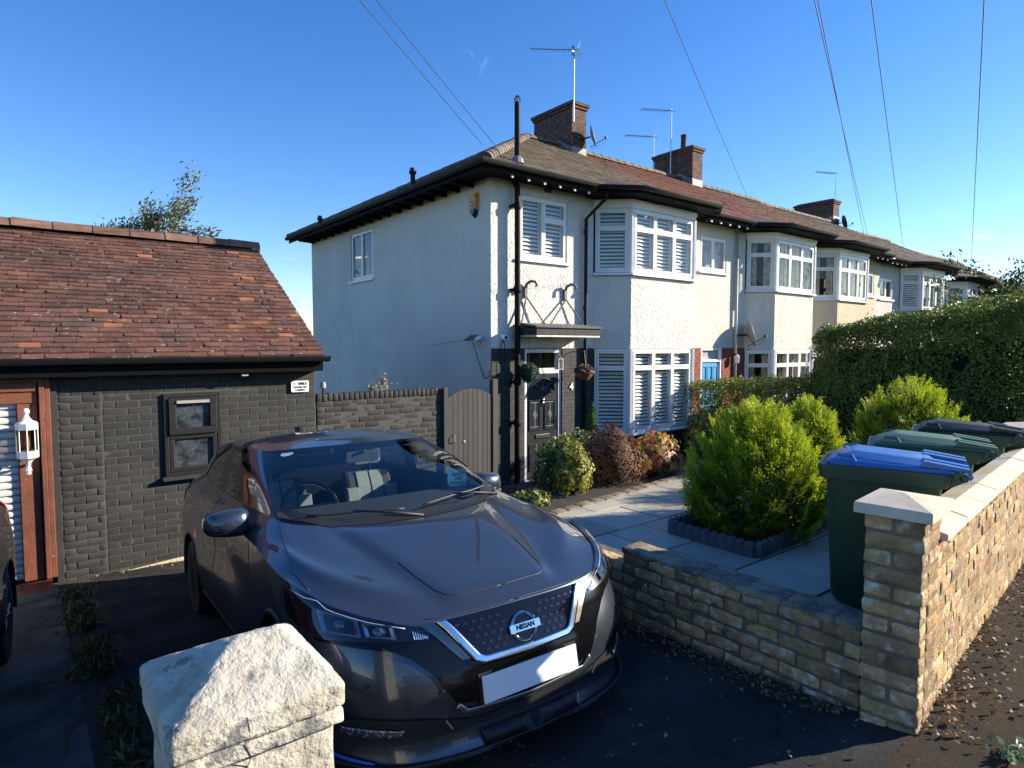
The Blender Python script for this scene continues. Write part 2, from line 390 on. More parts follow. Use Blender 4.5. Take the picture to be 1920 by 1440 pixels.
m_black = M('black_painted_brick', (.044, .043, .041), .75, var=[((.034, .033, .032), 3, .4, .65, 5), ((.085, .08, .072), 26, .66, .8, 4), ((.065, .062, .056), 1.3, .55, .75, 6, .5)], island=.14, bump=[(90, .35, .006, 5)], spec=.25)
m_blackm = M('black_painted_mortar', (.085, .081, .074), .85, bump=[(120, .4, .006, 4)], spec=.2)
m_yel = M('yellow_stock_brick', (.49, .315, .15), .92, var=[((.29, .185, .10), 9, .42, .62, 6), ((.62, .54, .42), 14, .52, .68, 6)], island=.36, hue=.011, bump=[(70, .9, .012, 7), (220, .4, .004, 3)], spec=.15, spots=((.075, .062, .045), 7, .66, .78, 8))
m_yelm = M('sandy_mortar', (.40, .31, .19), .95, var=((.26, .2, .13), 12, .4, .6, 5), bump=[(140, .8, .006, 5)], spec=.1)
m_cope = M('sandstone_coping', (.68, .60, .46), .85, var=[((.54, .46, .34), 5, .42, .65, 6), ((.36, .31, .25), 16, .62, .8, 6)], island=.08, bump=[(90, .4, .004, 5)], spec=.2)

# ---- low wall beside the drive
lw = thing('low_brick_wall', 'low weathered yellow brick wall between the asphalt drive and grey paved patio', 'wall', (3.2, 2.1, -1.85))
mb = MB(); X0 = 3.12
brick_face(mb, (X0, 2.78, 0), (0, -1, 0), (-1, 0, 0), 1.52, -1.36, -1.98, .225, .078, .10, .010, 0, T=T6, r=.012, na=.0085, jit=.005, rot=.03, halves=False, freq=14)
brick_face(mb, (X0, 3.45, 0), (0, -1, 0), (-1, 0, 0), .67, -1.438, -2.05, .225, .078, .10, .010, 0, T=T6, r=.012, na=.0085, jit=.005, rot=.03, halves=False, freq=14)
mb.build('brickwork', m_yel, lw, smooth=True)
mb = MB(); yy_ = 2.78
while yy_ > 1.28:
    l_ = min(rnd.uniform(.16, .34), yy_ - 1.26); brick(mb, (X0 + .10, yy_ - l_ / 2, -1.362 + rnd.uniform(-.006, .006)), (0, -1, 0), (-1, 0, 0), l_ + .004, .205, .042, .012, .010, 11, T6, .006, .03); yy_ -= l_
mb.build('weathered_top', M('weathered_mortar_top', (.30, .24, .16), .95, var=((.10, .09, .07), 7, .42, .62, 7), bump=[(60, .9, .012, 6)]), lw, smooth=True)
MB().box(X0 + .006, X0 + .2, 1.27, 2.77, -2.2, -1.375).box(X0 + .006, X0 + .2, 2.772, 3.44, -2.25, -1.455).build('mortar_core', M('dirty_mortar', (.17, .145, .11), .95, var=((.08, .075, .065), 9, .4, .65, 6), bump=[(110, .9, .01, 5)]), lw)

# ---- gate pillar and street wall
WD = Vector((1, .104, 0)).normalized(); WN = Vector((WD.y, -WD.x, 0))   # along the wall, out to the street
def wp(s, d=0., z=0.): return Vector((3.07, .997, z)) + WD * s + WN * d
def gate_pillar(s0, label, ztop, zb, n=13):
    t = thing('brick_gate_pillar', label, 'pillar', wp(s0 + .165, -.165, zb))
    mb = MB(); z = ztop; k = 0; w = .33
    while z > zb - .05:
        bh = .079; zc = z - bh / 2
        L = [(-.11, .11, .215), (.11, .11, .10)]
        # header / stretcher courses on all four sides, made of whole blocks
        if k % 2 == 0:
            items = [(.055, -.0605, .1, .114), (.055, -.184, .1, .114), (.222, -.055, .205, .1), (.222, -.19, .205, .1)]
        else:
            items = [(.055, -.1225, .1, .238), (.222, -.055, .205, .1), (.222, -.19, .205, .1)]
        for (s, d, a, b) in items:
            brick(mb, wp(s0 + s, d, zc), WD, WN, a, b, bh - .012, .012, .005, 15, T6, .003, .012)
        z -= bh; k += 1
    mb.build('brickwork', m_yel, t, smooth=True)
    MB().obox(wp(s0 + .011, -.009, zb - .1), WD * .308, -WN * .227, Vector((0, 0, ztop - zb + .1 - .002))).build('mortar_core', M('brown_mortar', (.23, .175, .11), .95, var=((.15, .115, .075), 9, .4, .65, 6), bump=[(110, .9, .008, 5)]), t)
    c = MB(); e = .034
    q = [wp(s0 - e, e), wp(s0 + .33 + e, e), wp(s0 + .33 + e, -.245 - e), wp(s0 - e, -.245 - e)]
    ap = wp(s0 + .165, -.1225, ztop + .085)
    vs = [p + Vector((0, 0, ztop)) for p in q] + [p + Vector((0, 0, ztop + .05)) for p in q] + [ap]
    c.add(vs, [(3, 2, 1, 0), (0, 1, 5, 4), (1, 2, 6, 5), (2, 3, 7, 6), (3, 0, 4, 7), (4, 5, 8), (5, 6, 8), (6, 7, 8), (7, 4, 8)])
    c.build('cap', m_cope, t, bevel=.004)
    return t
gate_pillar(0, 'yellow brick gate pillar with pale pyramid cap at the corner of the drive', -.765, -1.78)
gate_pillar(3.72, 'yellow brick gate pillar with pale cap at the far end of the street wall beyond the bins', -.745, -1.78)
sw = thing('street_wall', 'yellow brick street wall with pale stone coping beside the leaf strewn pavement', 'wall', wp(1.9, -.1, -1.75))
mb = MB(); brick_face(mb, wp(.335, -.02), WD, WN, 3.38, -.92, -1.80, .222, .077, .10, .009, 0, T=T6, r=.006, na=.0075, jit=.003, rot=.012, halves=False, freq=15)
mb.build('brickwork', m_yel, sw, smooth=True)
MB().obox(wp(.34, -.0225, -1.95), WD * 3.37, -WN * .17, Vector((0, 0, 1.028))).build('mortar_core', m_yelm, sw)
mb = MB(); s = .34
while s < 3.70:
    ln = min(.44, 3.715 - s); v = rnd.uniform(-.003, .003)
    p = [wp(s + .002, .02, -.92 + v), wp(s + .002, .02, -.885 + v), wp(s + .002, -.085, -.858 + v), wp(s + .002, -.20, -.89 + v), wp(s + .002, -.20, -.92 + v)]
    mb.prism(p, WD * (ln - .006)); s += ln
mb.build('coping', m_cope, sw, bevel=.004)

# ---- worn white pillar in the foreground
m_white = M('worn_white_masonry', (.53, .495, .41), .9, var=[((.40, .365, .29), 9, .40, .62, 6), ((.20, .195, .185), 13, .55, .63, 9), ((.30, .27, .20), 5, .52, .66, 7, .35)], bump=[(34, .55, .02, 8), (140, .5, .006, 5)], spec=.15, spots=((.20, .19, .17), 45, .64, .74, 6))
wpl = thing('white_gate_pillar', 'worn white painted masonry pillar with hipped cap in front of the grey car', 'pillar', (.385, 1.54, -1.73))
def weathered(mb_fn, name, amp, sub, mat, parent, fr=22, bev=.014):
    o = mb_fn.build(name, mat, parent, bevel=bev)
    bm = bmesh.new(); bm.from_mesh(o.data)
    bmesh.ops.triangulate(bm, faces=bm.faces)
    for _ in range(sub):
        bmesh.ops.subdivide_edges(bm, edges=[e for e in bm.edges if e.calc_length() > .012], cuts=1, use_grid_fill=True)
        bmesh.ops.triangulate(bm, faces=[f for f in bm.faces if len(f.verts) > 3])
    bm.normal_update()
    for v in bm.verts:
        p = v.co + ORG[o.name]
        k = mnoise.noise(p * fr) + .6 * mnoise.noise(p * fr * 2.7) + .35 * mnoise.noise(p * fr * 6)
        v.co += v.normal * k * amp
    bm.to_mesh(o.data); bm.free(); o.data.polygons.foreach_set('use_smooth', [True] * len(o.data.polygons))
    return o
c = MB(); x0, x1, y0, y1, zt, zb = .198, .565, 1.345, 1.735, -.775, -.835
ra, rb = (.375, 1.54, -.682), (.475, 1.54, -.682)
c.add([(x0, y0, zb), (x1, y0, zb), (x1, y1, zb), (x0, y1, zb), (x0, y0, zt), (x1, y0, zt), (x1, y1, zt), (x0, y1, zt), ra, rb],
      [(3, 2, 1, 0), (0, 1, 5, 4), (1, 2, 6, 5), (2, 3, 7, 6), (3, 0, 4, 7), (4, 5, 9, 8), (5, 6, 9), (6, 7, 8, 9), (7, 4, 8)])
weathered(c, 'cap', .0024, 4, m_white, wpl, 30, .010)
weathered(MB().box(x0 + .004, x1 - .004, y0 + .004, y1 - .004, -.873, -.838), 'cap_band', .0018, 3, m_white, wpl, 34, .005)
weathered(MB().box(x0 + .022, x1 - .022, y0 + .022, y1 - .022, -1.85, -.876), 'shaft', .0035, 4, m_white, wpl, 20, .006)
for (xx, za, zb_) in ((.345, -.78, -.99),):
    pts_ = [(xx + .006 * math.sin(k * 2.3) + .004 * rnd.uniform(-1, 1), y0 - .0005 + (.022 if za - (za - zb_) * k / 7 < -.876 else (.004 if za - (za - zb_) * k / 7 < -.838 else 0)), za - (za - zb_) * k / 7) for k in range(8)]
    MB().tube(pts_, .0011, 5).build('crack', M('crack_dirt', (.06, .055, .05), 1.), wpl)
# ------------------------------------------------------------------ garage on the left
GY = 7.8
m_tile = M('clay_roof_tile', (.135, .066, .050), .85, var=[((.085, .052, .045), 2.5, .4, .65, 5), ((.15, .070, .046), 1.2, .55, .75, 3)], island=.25, hue=.01, bump=[(60, .4, .006, 5)], spec=.15,
           spots=[((.36, .32, .27), 19, .61, .70, 8)])
m_tileo = M('orange_clay_tile', (.27, .10, .05), .85, island=.2, var=((.2, .09, .05), 12, .45, .7, 5), bump=[(60, .4, .006, 5)])
m_ridge = M('ridge_tile', (.19, .105, .07), .85, island=.2, var=((.11, .06, .045), 5, .4, .65, 5), bump=[(60, .4, .006, 5)])
m_gutter = M('black_plastic', (.012, .012, .014), .5, spec=.2)
m_bargeb = M('black_timber', (.006, .006, .007), .6, spec=.06, bump=[(40, .2, .004, 4)])
m_rust = M('red_brown_timber', (.20, .062, .030), .7, var=[((.13, .045, .026), 6, .4, .65, 6), ((.33, .15, .09), 22, .62, .76, 6)], bump=[(45, .5, .008, 6)])
m_shut = M('white_shutter_paint', (.70, .69, .65), .55, var=((.58, .56, .50), 3, .4, .7, 4))
m_tdark = M('dark_recess', (.008, .008, .009), .9)
def roof_tiles(mb, A, B, TA, TB, gauge=.11, tw=.17, lift=.014, jit=.004, odd=None, sag=0.):
    """A,B eave corners, TA,TB top corners; every tile an island of its own"""
    A, B, TA, TB = map(Vector, (A, B, TA, TB)); n = (B - A).cross(TA - A).normalized()
    if n.z < 0: n = -n
    sl = max((TA - A).length, (TB - B).length) if False else ((TA - A) - (B - A).normalized() * (TA - A).dot((B - A).normalized())).length
    N = max(2, int(round(sl / gauge)))
    for i in range(N):
        f0, f1 = i / N, (i + 1.25) / N; f1 = min(f1, 1)
        p0, q0, p1, q1 = A.lerp(TA, f0), B.lerp(TB, f0), A.lerp(TA, f1), B.lerp(TB, f1)
        L = (q0 - p0).length; L1 = (q1 - p1).length
        if L < .03: continue
        u = (q0 - p0).normalized(); up = ((p1 - p0) - u * (p1 - p0).dot(u))
        a1 = (p1 - p0).dot(u); b1 = L + (q1 - q0).dot(u)
        x = -(tw / 2 if i % 2 else 0) - rnd.uniform(0, .02)
        while x < L:
            w = tw * rnd.uniform(.97, 1.03); xa, xb = max(0, x) + .0015, min(L, x + w) - .0015; x += w
            if xb - xa < .01: continue
            ta, tb = min(max(xa, a1), b1), min(max(xb, a1), b1)
            if tb - ta < .002: continue
            lf = lift + rnd.uniform(-jit, jit); dj = rnd.uniform(-jit, jit) * 1.5; tl = rnd.uniform(-jit, jit)
            ln = up.normalized()
            s1 = sag * math.sin(math.pi * (xa / L)) ; s2 = sag * math.sin(math.pi * (xb / L))
            v = [p0 + u * xa + n * (lf + tl - s1) + ln * dj, p0 + u * xb + n * (lf - tl - s2) + ln * dj, p0 + u * tb + up + n * (.001 - s2), p0 + u * ta + up + n * (.001 - s1),
                 p0 + u * xa - n * (.012 + s1) + ln * dj, p0 + u * xb - n * (.012 + s2) + ln * dj]
            mb.mat(1 if (odd and rnd.random() < odd(p0 + u * xa)) else 0)
            mb.add(v, [(0, 1, 2, 3), (0, 4, 5, 1)])
    mb.mat(0)
def half_round(mb, A, B, r=.11, seg=.42, up=Vector((0, 0, 1)), n=8):
    A, B = Vector(A), Vector(B); d = (B - A); L = d.length; d.normalize(); w = d.cross(up).normalized(); u = w.cross(d); k = max(1, round(L / seg)); s = L / k
    for i in range(k):
        vs = []
        for (t, rr) in ((i * s + .004, r * 1.06), ((i + 1) * s + .012, r * .98)):
            c = A + d * t + Vector((0, 0, rnd.uniform(-.005, .005)))
            for j in range(n + 1):
                a = math.pi * j / n - .0; vs.append(c + w * math.cos(a) * rr + u * math.sin(a) * rr)
            vs.append(c)
        m = n + 2
        mb.add(vs, [(j, j + 1, m + j + 1, m + j) for j in range(n)] + [tuple(range(n + 1))[::-1], tuple(m + j for j in range(n + 1))])
gar = thing('garage', 'single storey garage of black painted brick with mossy red brown tiled roof', 'garage', (-.8, GY, -2.42))
ZG = -2.62
# walls: mortar body and painted bricks; window opening
WX0, WX1, WZ0, WZ1 = 1.205, 1.80, -1.455, -.52
GX0, GX1 = .27, 2.93
def wall_holes(mb, O, ux, n, L, z0, z1, holes, reveal=.1):
    ux, n, O = Vector(ux), Vector(n), Vector(O)
    xs = sorted({0, L} | {h[0] for h in holes} | {h[1] for h in holes}); zs = sorted({z0, z1} | {h[2] for h in holes} | {h[3] for h in holes})
    P = lambda a, z, d=0: Vector((O.x, O.y, 0)) + ux * a + n * d + Vector((0, 0, z))
    for i in range(len(xs) - 1):
        for j in range(len(zs) - 1):
            cx_, cz_ = (xs[i] + xs[i + 1]) / 2, (zs[j] + zs[j + 1]) / 2
            if any(h[0] < cx_ < h[1] and h[2] < cz_ < h[3] for h in holes): continue
            mb.quad(P(xs[i], zs[j]), P(xs[i + 1], zs[j]), P(xs[i + 1], zs[j + 1]), P(xs[i], zs[j + 1]))
    for (a, b, c, d) in holes:
        mb.quad(P(a, c), P(a, d), P(a, d, -reveal), P(a, c, -reveal)); mb.quad(P(b, c), P(b, c, -reveal), P(b, d, -reveal), P(b, d))
        mb.quad(P(a, d), P(b, d), P(b, d, -reveal), P(a, d, -reveal)); mb.quad(P(a, c), P(a, c, -reveal), P(b, c, -reveal), P(b, c))
mb = MB(); wall_holes(mb, (GX0 - .1, GY + .0005, 0), (1, 0, 0), (0, -1, 0), GX1 - GX0 + .1, ZG, -.16, [(WX0 - GX0 + .1, WX1 - GX0 + .1, WZ0, WZ1)], .12)
mb.quad((GX1, GY + .006, ZG), (GX1, 12.9, ZG), (GX1, 12.9, -.1), (GX1, GY + .006, -.1))
mb.add([(GX1, GY + .006, -.1), (GX1, 12.9, -.1), (GX1, 10.2, 1.5)], [(0, 1, 2)])
mb.quad((-5, 12.9, ZG), (-5, 12.9, -.1), (GX1, 12.9, -.1), (GX1, 12.9, ZG))
mb.build('wall', m_blackm, gar, recalc=False)
mb = MB(); hl = [(WX0 - .645, WX1 - .645, WZ0, WZ1)]
brick_face(mb, (.645, GY - .0006, 0), (1, 0, 0), (0, -1, 0), 2.28, -.20, ZG, .226, .0755, .03, .004, 0, holes=hl, T=T4, r=.0025, na=.0007, jit=.0009, rot=.003)
# the rougher rendered pier at the left end
brick_face(mb, (.27, GY - .0035, 0), (1, 0, 0), (0, -1, 0), .368, -.20, ZG, .20, .0755, .03, .003, 0, T=T4, r=.006, na=.005, jit=.002, rot=.01)
mb.build('brick_facing', m_black, gar, smooth=True)
MB().add([(.55, GY - .02, -2.455), (2.9, GY - .02, -2.47), (2.9, GY - .02, -2.37), (1.3, GY - .02, -2.385), (.7, GY - .02, -2.43), (.55, GY, -2.455), (2.9, GY, -2.47), (2.9, GY, -2.37), (1.3, GY, -2.385), (.7, GY, -2.43)],
         [(0, 1, 2, 3, 4), (3, 2, 7, 8), (4, 3, 8, 9)]).build('painted_sun_strip', M('mortar_and_sun_strip', (.62, .54, .38), .9, bump=[(60, .8, .01, 5)]), gar, recalc=True)  # sunlit strip along the wall foot, painted in as a pale colour
# bare dark side of the opening behind the window
MB().box(WX0 + .003, WX1 - .003, GY + .09, GY + .6, WZ0 + .003, WZ1 - .003).build('window_recess', M('dim_interior', (.05, .05, .055), .9), gar)
m_bframe = M('black_window_frame', (.020, .019, .018), .4, bump=[(40, .1, .002, 3)])
m_frost = M('frosted_glass', (.055, .065, .075), .12, var=[((.16, .19, .21), 60, .55, .7, 5), ((.02, .024, .026), 6, .45, .6, 4)], bump=[(110, .5, .004, 3)])
def bars(mb, P, x0, x1, z0, z1, t, d0, d1, tb=None):
    """rectangular ring of four butted bars; P(a,z,d) maps to space"""
    tb = tb or t
    def bx(a, b, c, d): o = P(a, c, d0); mb.obox(o, P(b, c, d0) - o, P(a, d, d0) - o, P(a, c, d1) - o)
    bx(x0, x1, z0, z0 + tb); bx(x0, x1, z1 - t, z1); bx(x0, x0 + t, z0 + tb, z1 - t); bx(x1 - t, x1, z0 + tb, z1 - t)
Pg = lambda a, z, d: Vector((a, GY + .02 - d, z))
mb = MB(); bars(mb, Pg, WX0 + .002, WX1 - .002, WZ0 + .002, WZ1 - .002, .045, 0, .05)
bars(mb, Pg, WX0 + .05, WX1 - .05, -.985, WZ1 - .05, .075, .008, .07); bars(mb, Pg, WX0 + .05, WX1 - .05, WZ0 + .05, -.988, .05, .006, .045)
gw = mb.build('window', m_bframe, gar, bevel=.006)
MB().obox((WX0 + .13, GY - .035, -.625), (WX1 - WX0 - .26, 0, 0), (0, -.03, -.008), (0, 0, .028)).build('trickle_vent', M('aged_metal', (.35, .34, .31), .5), gw)
mb = MB(); mb.box(WX0 + .1, WX1 - .1, GY - .012, GY - .006, -.93, WZ1 - .11); mb.box(WX0 + .08, WX1 - .08, GY + .004, GY + .010, WZ0 + .08, -1.02)
mb.build('pane', m_frost, gw)
MB().obox((WX0 - .03, GY - .075, WZ0 - .035), (WX1 - WX0 + .06, 0, 0), (0, .11, .02), (0, 0, .03)).build('sill', m_black, gw, bevel=.004)
# roof
EY, EZ, RY, RZ = 7.56, -.105, 10.2, 1.53
rt = MB()
odd = lambda p: .008 + .05 * smoothstep(.52, .68, .5 + .5 * mnoise.noise(Vector((p.x * .9, p.y * 2.2, 3)))) + (.05 if p.x > 2.2 else 0)
roof_tiles(rt, (-5.2, EY, EZ), (2.97, EY, EZ), (-5.2, RY, RZ), (2.94, RY, RZ), .103, .185, .020, .006, odd, .03)
roof_tiles(rt, (2.97, 12.9, EZ), (-5.2, 12.9, EZ), (2.94, RY, RZ), (-5.2, RY, RZ), .2, .4, .016, .004)
rf = rt.build('roof', [m_tile, m_tileo], gar, recalc=False)
mb = MB(); mb.quad((-5.2, EY + .01, EZ - .06), (2.93, EY + .01, EZ - .06), (2.93, RY, RZ - .06), (-5.2, RY, RZ - .06)); mb.quad((2.93, RY, RZ - .06), (2.93, 12.9, EZ - .06), (-5.2, 12.9, EZ - .06), (-5.2, RY, RZ - .06))
mb.build('roof_underlay', m_tdark, rf, recalc=False)
mb = MB(); half_round(mb, (-5.2, RY, RZ - .015), (2.95, RY, RZ - .015), .115, .43); mb.build('ridge_tiles', m_ridge, rf)
MB().tube([(2.965, RY, RZ - .02), (2.84, RY, RZ - .02)], .10, 10).build('mortar_bedding', M('mortar_and_sun_strip', (.62, .54, .38), .9), rf)
gut = [(.0, .0), (.012, -.045), (.05, -.07), (.09, -.06), (.115, -.02), (.118, .0), (.108, .0), (.09, -.045), (.05, -.058), (.02, -.04), (.01, .0)]
mb = MB(); mb.sweep([(-5.2, EY + .02, EZ - .01), (3.01, EY + .02, EZ - .01)], gut); mb.build('gutter', m_gutter, gar, smooth=True, sharp=40)
mb = MB()
mb.box(-5.2, 2.935, EY + .03, EY + .05, -.30, -.115); mb.prism([(-5.2, EY + .05, -.30), (-5.2, GY - .012, -.30), (-5.2, GY - .012, -.27), (-5.2, EY + .05, -.27)], (8.13, 0, 0))
mb.build('fascia_board', m_bargeb, gar)
MB().add([(2.955, EY + .03, -.14), (2.955, 12.9, -.14), (2.955, RY, RZ - .03), (2.935, EY + .03, -.14), (2.935, 12.9, -.14), (2.935, RY, RZ - .03),
          (2.955, EY + .03, -.30), (2.935, EY + .03, -.30), (2.955, GY + .35, -.30), (2.935, GY + .35, -.30)], [(0, 1, 2), (3, 5, 4), (0, 2, 5, 3), (1, 4, 5, 2), (6, 8, 1, 0), (7, 3, 4, 9), (6, 0, 3, 7)]).build('barge_board', m_bargeb, gar, recalc=True)
# left bay: timber posts, lintel boards, roller shutter, red tiled step
fr = MB(); fr.box(.115, .16, GY - .09, GY + .05, -2.33, -.31); fr.box(-.06, .10, GY - .05, GY + .05, -2.33, -.56); fr.box(.16, .205, GY - .07, GY + .05, -2.33, -.31)
fr.box(-5, .10, GY - .075, GY + .05, -.44, -.35); fr.box(-5, .10, GY - .06, GY + .05, -.555, -.45); fr.box(-5, .112, GY - .085, GY + .04, -.348, -.312)
fr.build('door_surround', m_rust, gar, bevel=.005)
MB().box(.206, .262, GY - .03, GY + .05, -2.45, -.36).build('side_board', m_black, gar)
mb = MB(); z = -2.32
while z < -.57:
    mb.prism([(-5, GY + .02, z), (-5, GY - .012, z + .012), (-5, GY - .016, z + .035), (-5, GY - .012, z + .058), (-5, GY + .02, z + .07)], (4.935, 0, 0)); z += .071
mb.build('roller_shutter', m_shut, gar)
mb = MB(); mb.prism([(-5, GY - .05, -2.56), (-5, GY - .43, -2.56), (-5, GY - .455, -2.42), (-5, GY - .43, -2.385), (-5, GY - .09, -2.345), (-5, GY - .05, -2.345)], (5.16, 0, 0))
mb.build('tiled_step', M('red_quarry_tile', (.17, .045, .030), .5, var=((.08, .03, .022), 6, .4, .7, 5), bump=[(60, .3, .004, 4)]), gar, bevel=.008)
MB().box(2.0, 2.07, GY - .18, GY - .14, -.34, -.318).build('vent_plate', M('aged_metal', (.35, .34, .31), .5), gar)

# lantern on the post
wl = thing('wall_lantern', 'white carriage lantern mounted on the red brown timber door post', 'lantern', (.01, GY - .17, -1.25))
m_wp = M('white_enamel', (.82, .81, .78), .3)
lc = (.01, GY - .17)
P8 = [(.012, -1.245), (.022, -1.235), (.018, -1.215), (.030, -1.205), (.026, -1.19), (.018, -1.17), (.022, -1.13), (.045, -1.10), (.07, -1.085), (.088, -1.075), (.088, -1.01), (.082, -1.008)]
mb = MB(); mb.lathe(P8, (*lc, 0), 'Z', 8); mb.lathe([(.082, -.80), (.09, -.80), (.09, -.74), (.075, -.725), (.05, -.715), (.03, -.69), (.018, -.665), (.014, -.65)], (*lc, 0), 'Z', 8)
mb.sphere((*lc, -.625), .031, 8); mb.box(.0, .02, GY - .10, GY - .05, -1.0, -.98); mb.tube([(lc[0], GY - .05, -1.16), (lc[0], GY - .10, -1.15), (lc[0], GY - .15, -1.12)], .014, 8)
for k in range(8):
    a = math.pi / 4 * k; mb.tube([(lc[0] + .084 * math.cos(a), lc[1] + .084 * math.sin(a), -1.01), (lc[0] + .084 * math.cos(a), lc[1] + .084 * math.sin(a), -.80)], .005, 5)
mb.build('lantern_body', m_wp, wl, smooth=True, sharp=35)
MB().lathe([(.078, -1.01), (.078, -.80)], (*lc, 0), 'Z', 8).build('lantern_glass', glass('smoked_glass', (.45, .40, .30)), wl)
MB().tube([(*lc, -1.0), (*lc, -.93), (*lc, -.86)], [.012, .02, .012], 8).build('bulb', M('white_enamel', (.82, .81, .78), .3), wl)

# camera notice
sg = thing('warning_sign', 'white sign reading SMILE YOU\'RE ON CAMERA on black brick garage wall', 'sign', (2.745, GY - .02, -.60), local=False)
q = []
def rrect(x0, x1, z0, z1, r, y):
    out = []
    for (cx_, cz_, a0) in ((x1 - r, z1 - r, 0), (x0 + r, z1 - r, 90), (x0 + r, z0 + r, 180), (x1 - r, z0 + r, 270)):
        for k in range(5): a = R(a0 + k * 22.5); out.append((cx_ + r * math.cos(a), y, cz_ + r * math.sin(a)))
    return out
MB().prism(rrect(2.615, 2.835, -.565, -.425, .012, GY - .030), (0, .006, 0)).build('board', M('sign_white', (.84, .84, .81), .4), sg)
m_ink = M('black_ink', (.015, .015, .015), .6)
tm = MB()
for (b, s_, x, z) in (('SMILE', .046, 2.757, -.462), ("YOU'RE ON", .031, 2.725, -.506), ('CAMERA', .031, 2.725, -.541)):
    t = text_mesh(b, s_, (x, GY - .0325, z), (1, 0, 0), (0, 0, 1), .002, .0007); tm.add(t.v, t.f)
for k in range(16):
    a0, a1 = 2 * math.pi * k / 16, 2 * math.pi * (k + 1) / 16; o = (2.652, -.462)
    tm.quad(*[(o[0] + r_ * math.cos(a), GY - .0325, o[1] + r_ * math.sin(a)) for (r_, a) in ((.021, a0), (.021, a1), (.018, a1), (.018, a0))])
tm.box(2.643, 2.647, GY - .0325, GY - .0315, -.460, -.453); tm.box(2.656, 2.660, GY - .0325, GY - .0315, -.460, -.453); tm.box(2.643, 2.661, GY - .0325, GY - .0315, -.474, -.471)
tm.build('lettering', m_ink, sg, recalc=False)

# ---- black garden wall and side gate
gwall = thing('garden_wall', 'black painted brick garden wall with soldier course top between garage and side gate', 'wall', (3.9, GY + .1, -2.5))
mb = MB(); zw = -.60
brick_face(mb, (2.94, GY - .0055, 0), (1, 0, 0), (0, -1, 0), 1.86, zw - .105, -2.6, .228, .0755, .05, .006, 0, T=T4, r=.006, na=.005, jit=.003, rot=.012, halves=False)
x = 2.94
while x < 4.78:
    brick(mb, (x + .035, GY + .04, zw - .052 + rnd.uniform(-.006, .006)), (1, 0, 0), (0, -1, 0), .066, .11, .10, .01, .004, 18, T4, .004); x += .0725
mb.build('brickwork', m_black, gwall, smooth=True)
MB().box(2.945, 4.80, GY - .004, GY + .2, -2.7, zw - .012).build('mortar_core', m_blackm, gwall)
m_gate = M('weathered_dark_timber', (.056, .052, .047), .8, var=((.055, .05, .044), 5, .4, .65, 6), island=.2, bump=[(30, .3, .006, 6)])
sgt = thing('side_gate', 'weathered grey brown boarded side gate with arched top', 'gate', (5.2, GY + .02, -2.5))
x = 4.86; k = 0; nb = 9; bw = .80 / nb
mb = MB(); mb2 = MB()
for k in range(nb):
    xa = 4.895 + k * bw; t = lambda xx: -.755 + .125 * math.sin(math.pi * min(1, max(0, (xx - 4.895) / .80))) ** .8
    mb.prism([(xa + .003, GY - .03, -2.47), (xa + bw - .003, GY - .03, -2.47), (xa + bw - .003, GY - .03, t(xa + bw)), (xa + bw / 2, GY - .03, t(xa + bw / 2)), (xa + .003, GY - .03, t(xa))], (0, .022, 0))
mb.build('gate_boards', m_gate, sgt, bevel=.002)
for z_ in (-1.1, -2.2): MB().box(4.9, 5.69, GY, GY + .03, z_, z_ + .1).build('gate_rail', m_gate, sgt)
MB().box(4.812, 4.882, GY - .06, GY + .03, -2.6, -.60).box(5.705, 5.80, GY - .05, GY + .05, -2.6, -.50).build('gate_posts', m_gate, sgt, bevel=.003)
lt = MB(); lt.tube([(5.0, GY - .036, -1.42), (4.985, GY - .07, -1.40), (4.985, GY - .07, -1.32), (5.0, GY - .036, -1.30)], .007, 6); lt.build('gate_handle', M('aged_metal', (.35, .34, .31), .5), sgt); lt = MB(); lt.lathe([(0.001, -.045), (.022, -.04), (.022, -.032)], (5.18, GY, -1.42), 'Y', 10)
lt.build('gate_lock', M('aged_metal', (.35, .34, .31), .5), sgt)
# spot lamp standing on the garden wall, little tray of ornaments
sl = thing('spot_lamp', 'small grey outdoor spot lamp standing on the black garden wall', 'lamp', (3.06, GY + .08, zw))
MB().tube([(3.06, GY + .08, zw - .01), (3.06, GY + .08, zw + .06)], .014, 8).build('stem', m_gutter, sl)
MB().lathe([(.0001, .0), (.03, .0), (.04, -.04), (.04, -.075), (.034, -.075), (.03, -.05)], (3.06, GY + .08, zw + .14), 'Z', 12).build('lamp_head', M('grey_metal', (.22, .24, .26), .4), sl, smooth=True, sharp=40)

wpn = thing('wall_planter', 'small blue grey trough of dry pale stems on the black garden wall', 'planter', (3.84, GY + .12, zw))
MB().box(3.74, 3.92, GY + .07, GY + .17, zw - .004, zw + .07).build('trough', M('blue_grey_trough', (.10, .13, .17), .5), wpn, bevel=.006)
g_ = np.random.default_rng(77); P_ = np.array([3.86, GY + .10, zw + .05]) + g_.normal(0, 1, (260, 3)) * [.075, .03, .03]; P_ = np.vstack([P_, np.array([3.93, GY + .09, zw + .10]) + g_.normal(0, 1, (140, 3)) * [.02, .02, .055]])
leaves('dry_stems', P_, g_.normal(0, 1, (400, 3)), .035, [leafmat('straw', (.22, .17, .07), (.30, .25, .12), .3), leafmat('pale_dry_flower', (.45, .40, .28), (.55, .5, .38), .3)], wpn, 2., 78, mi=g_.choice(2, 400))
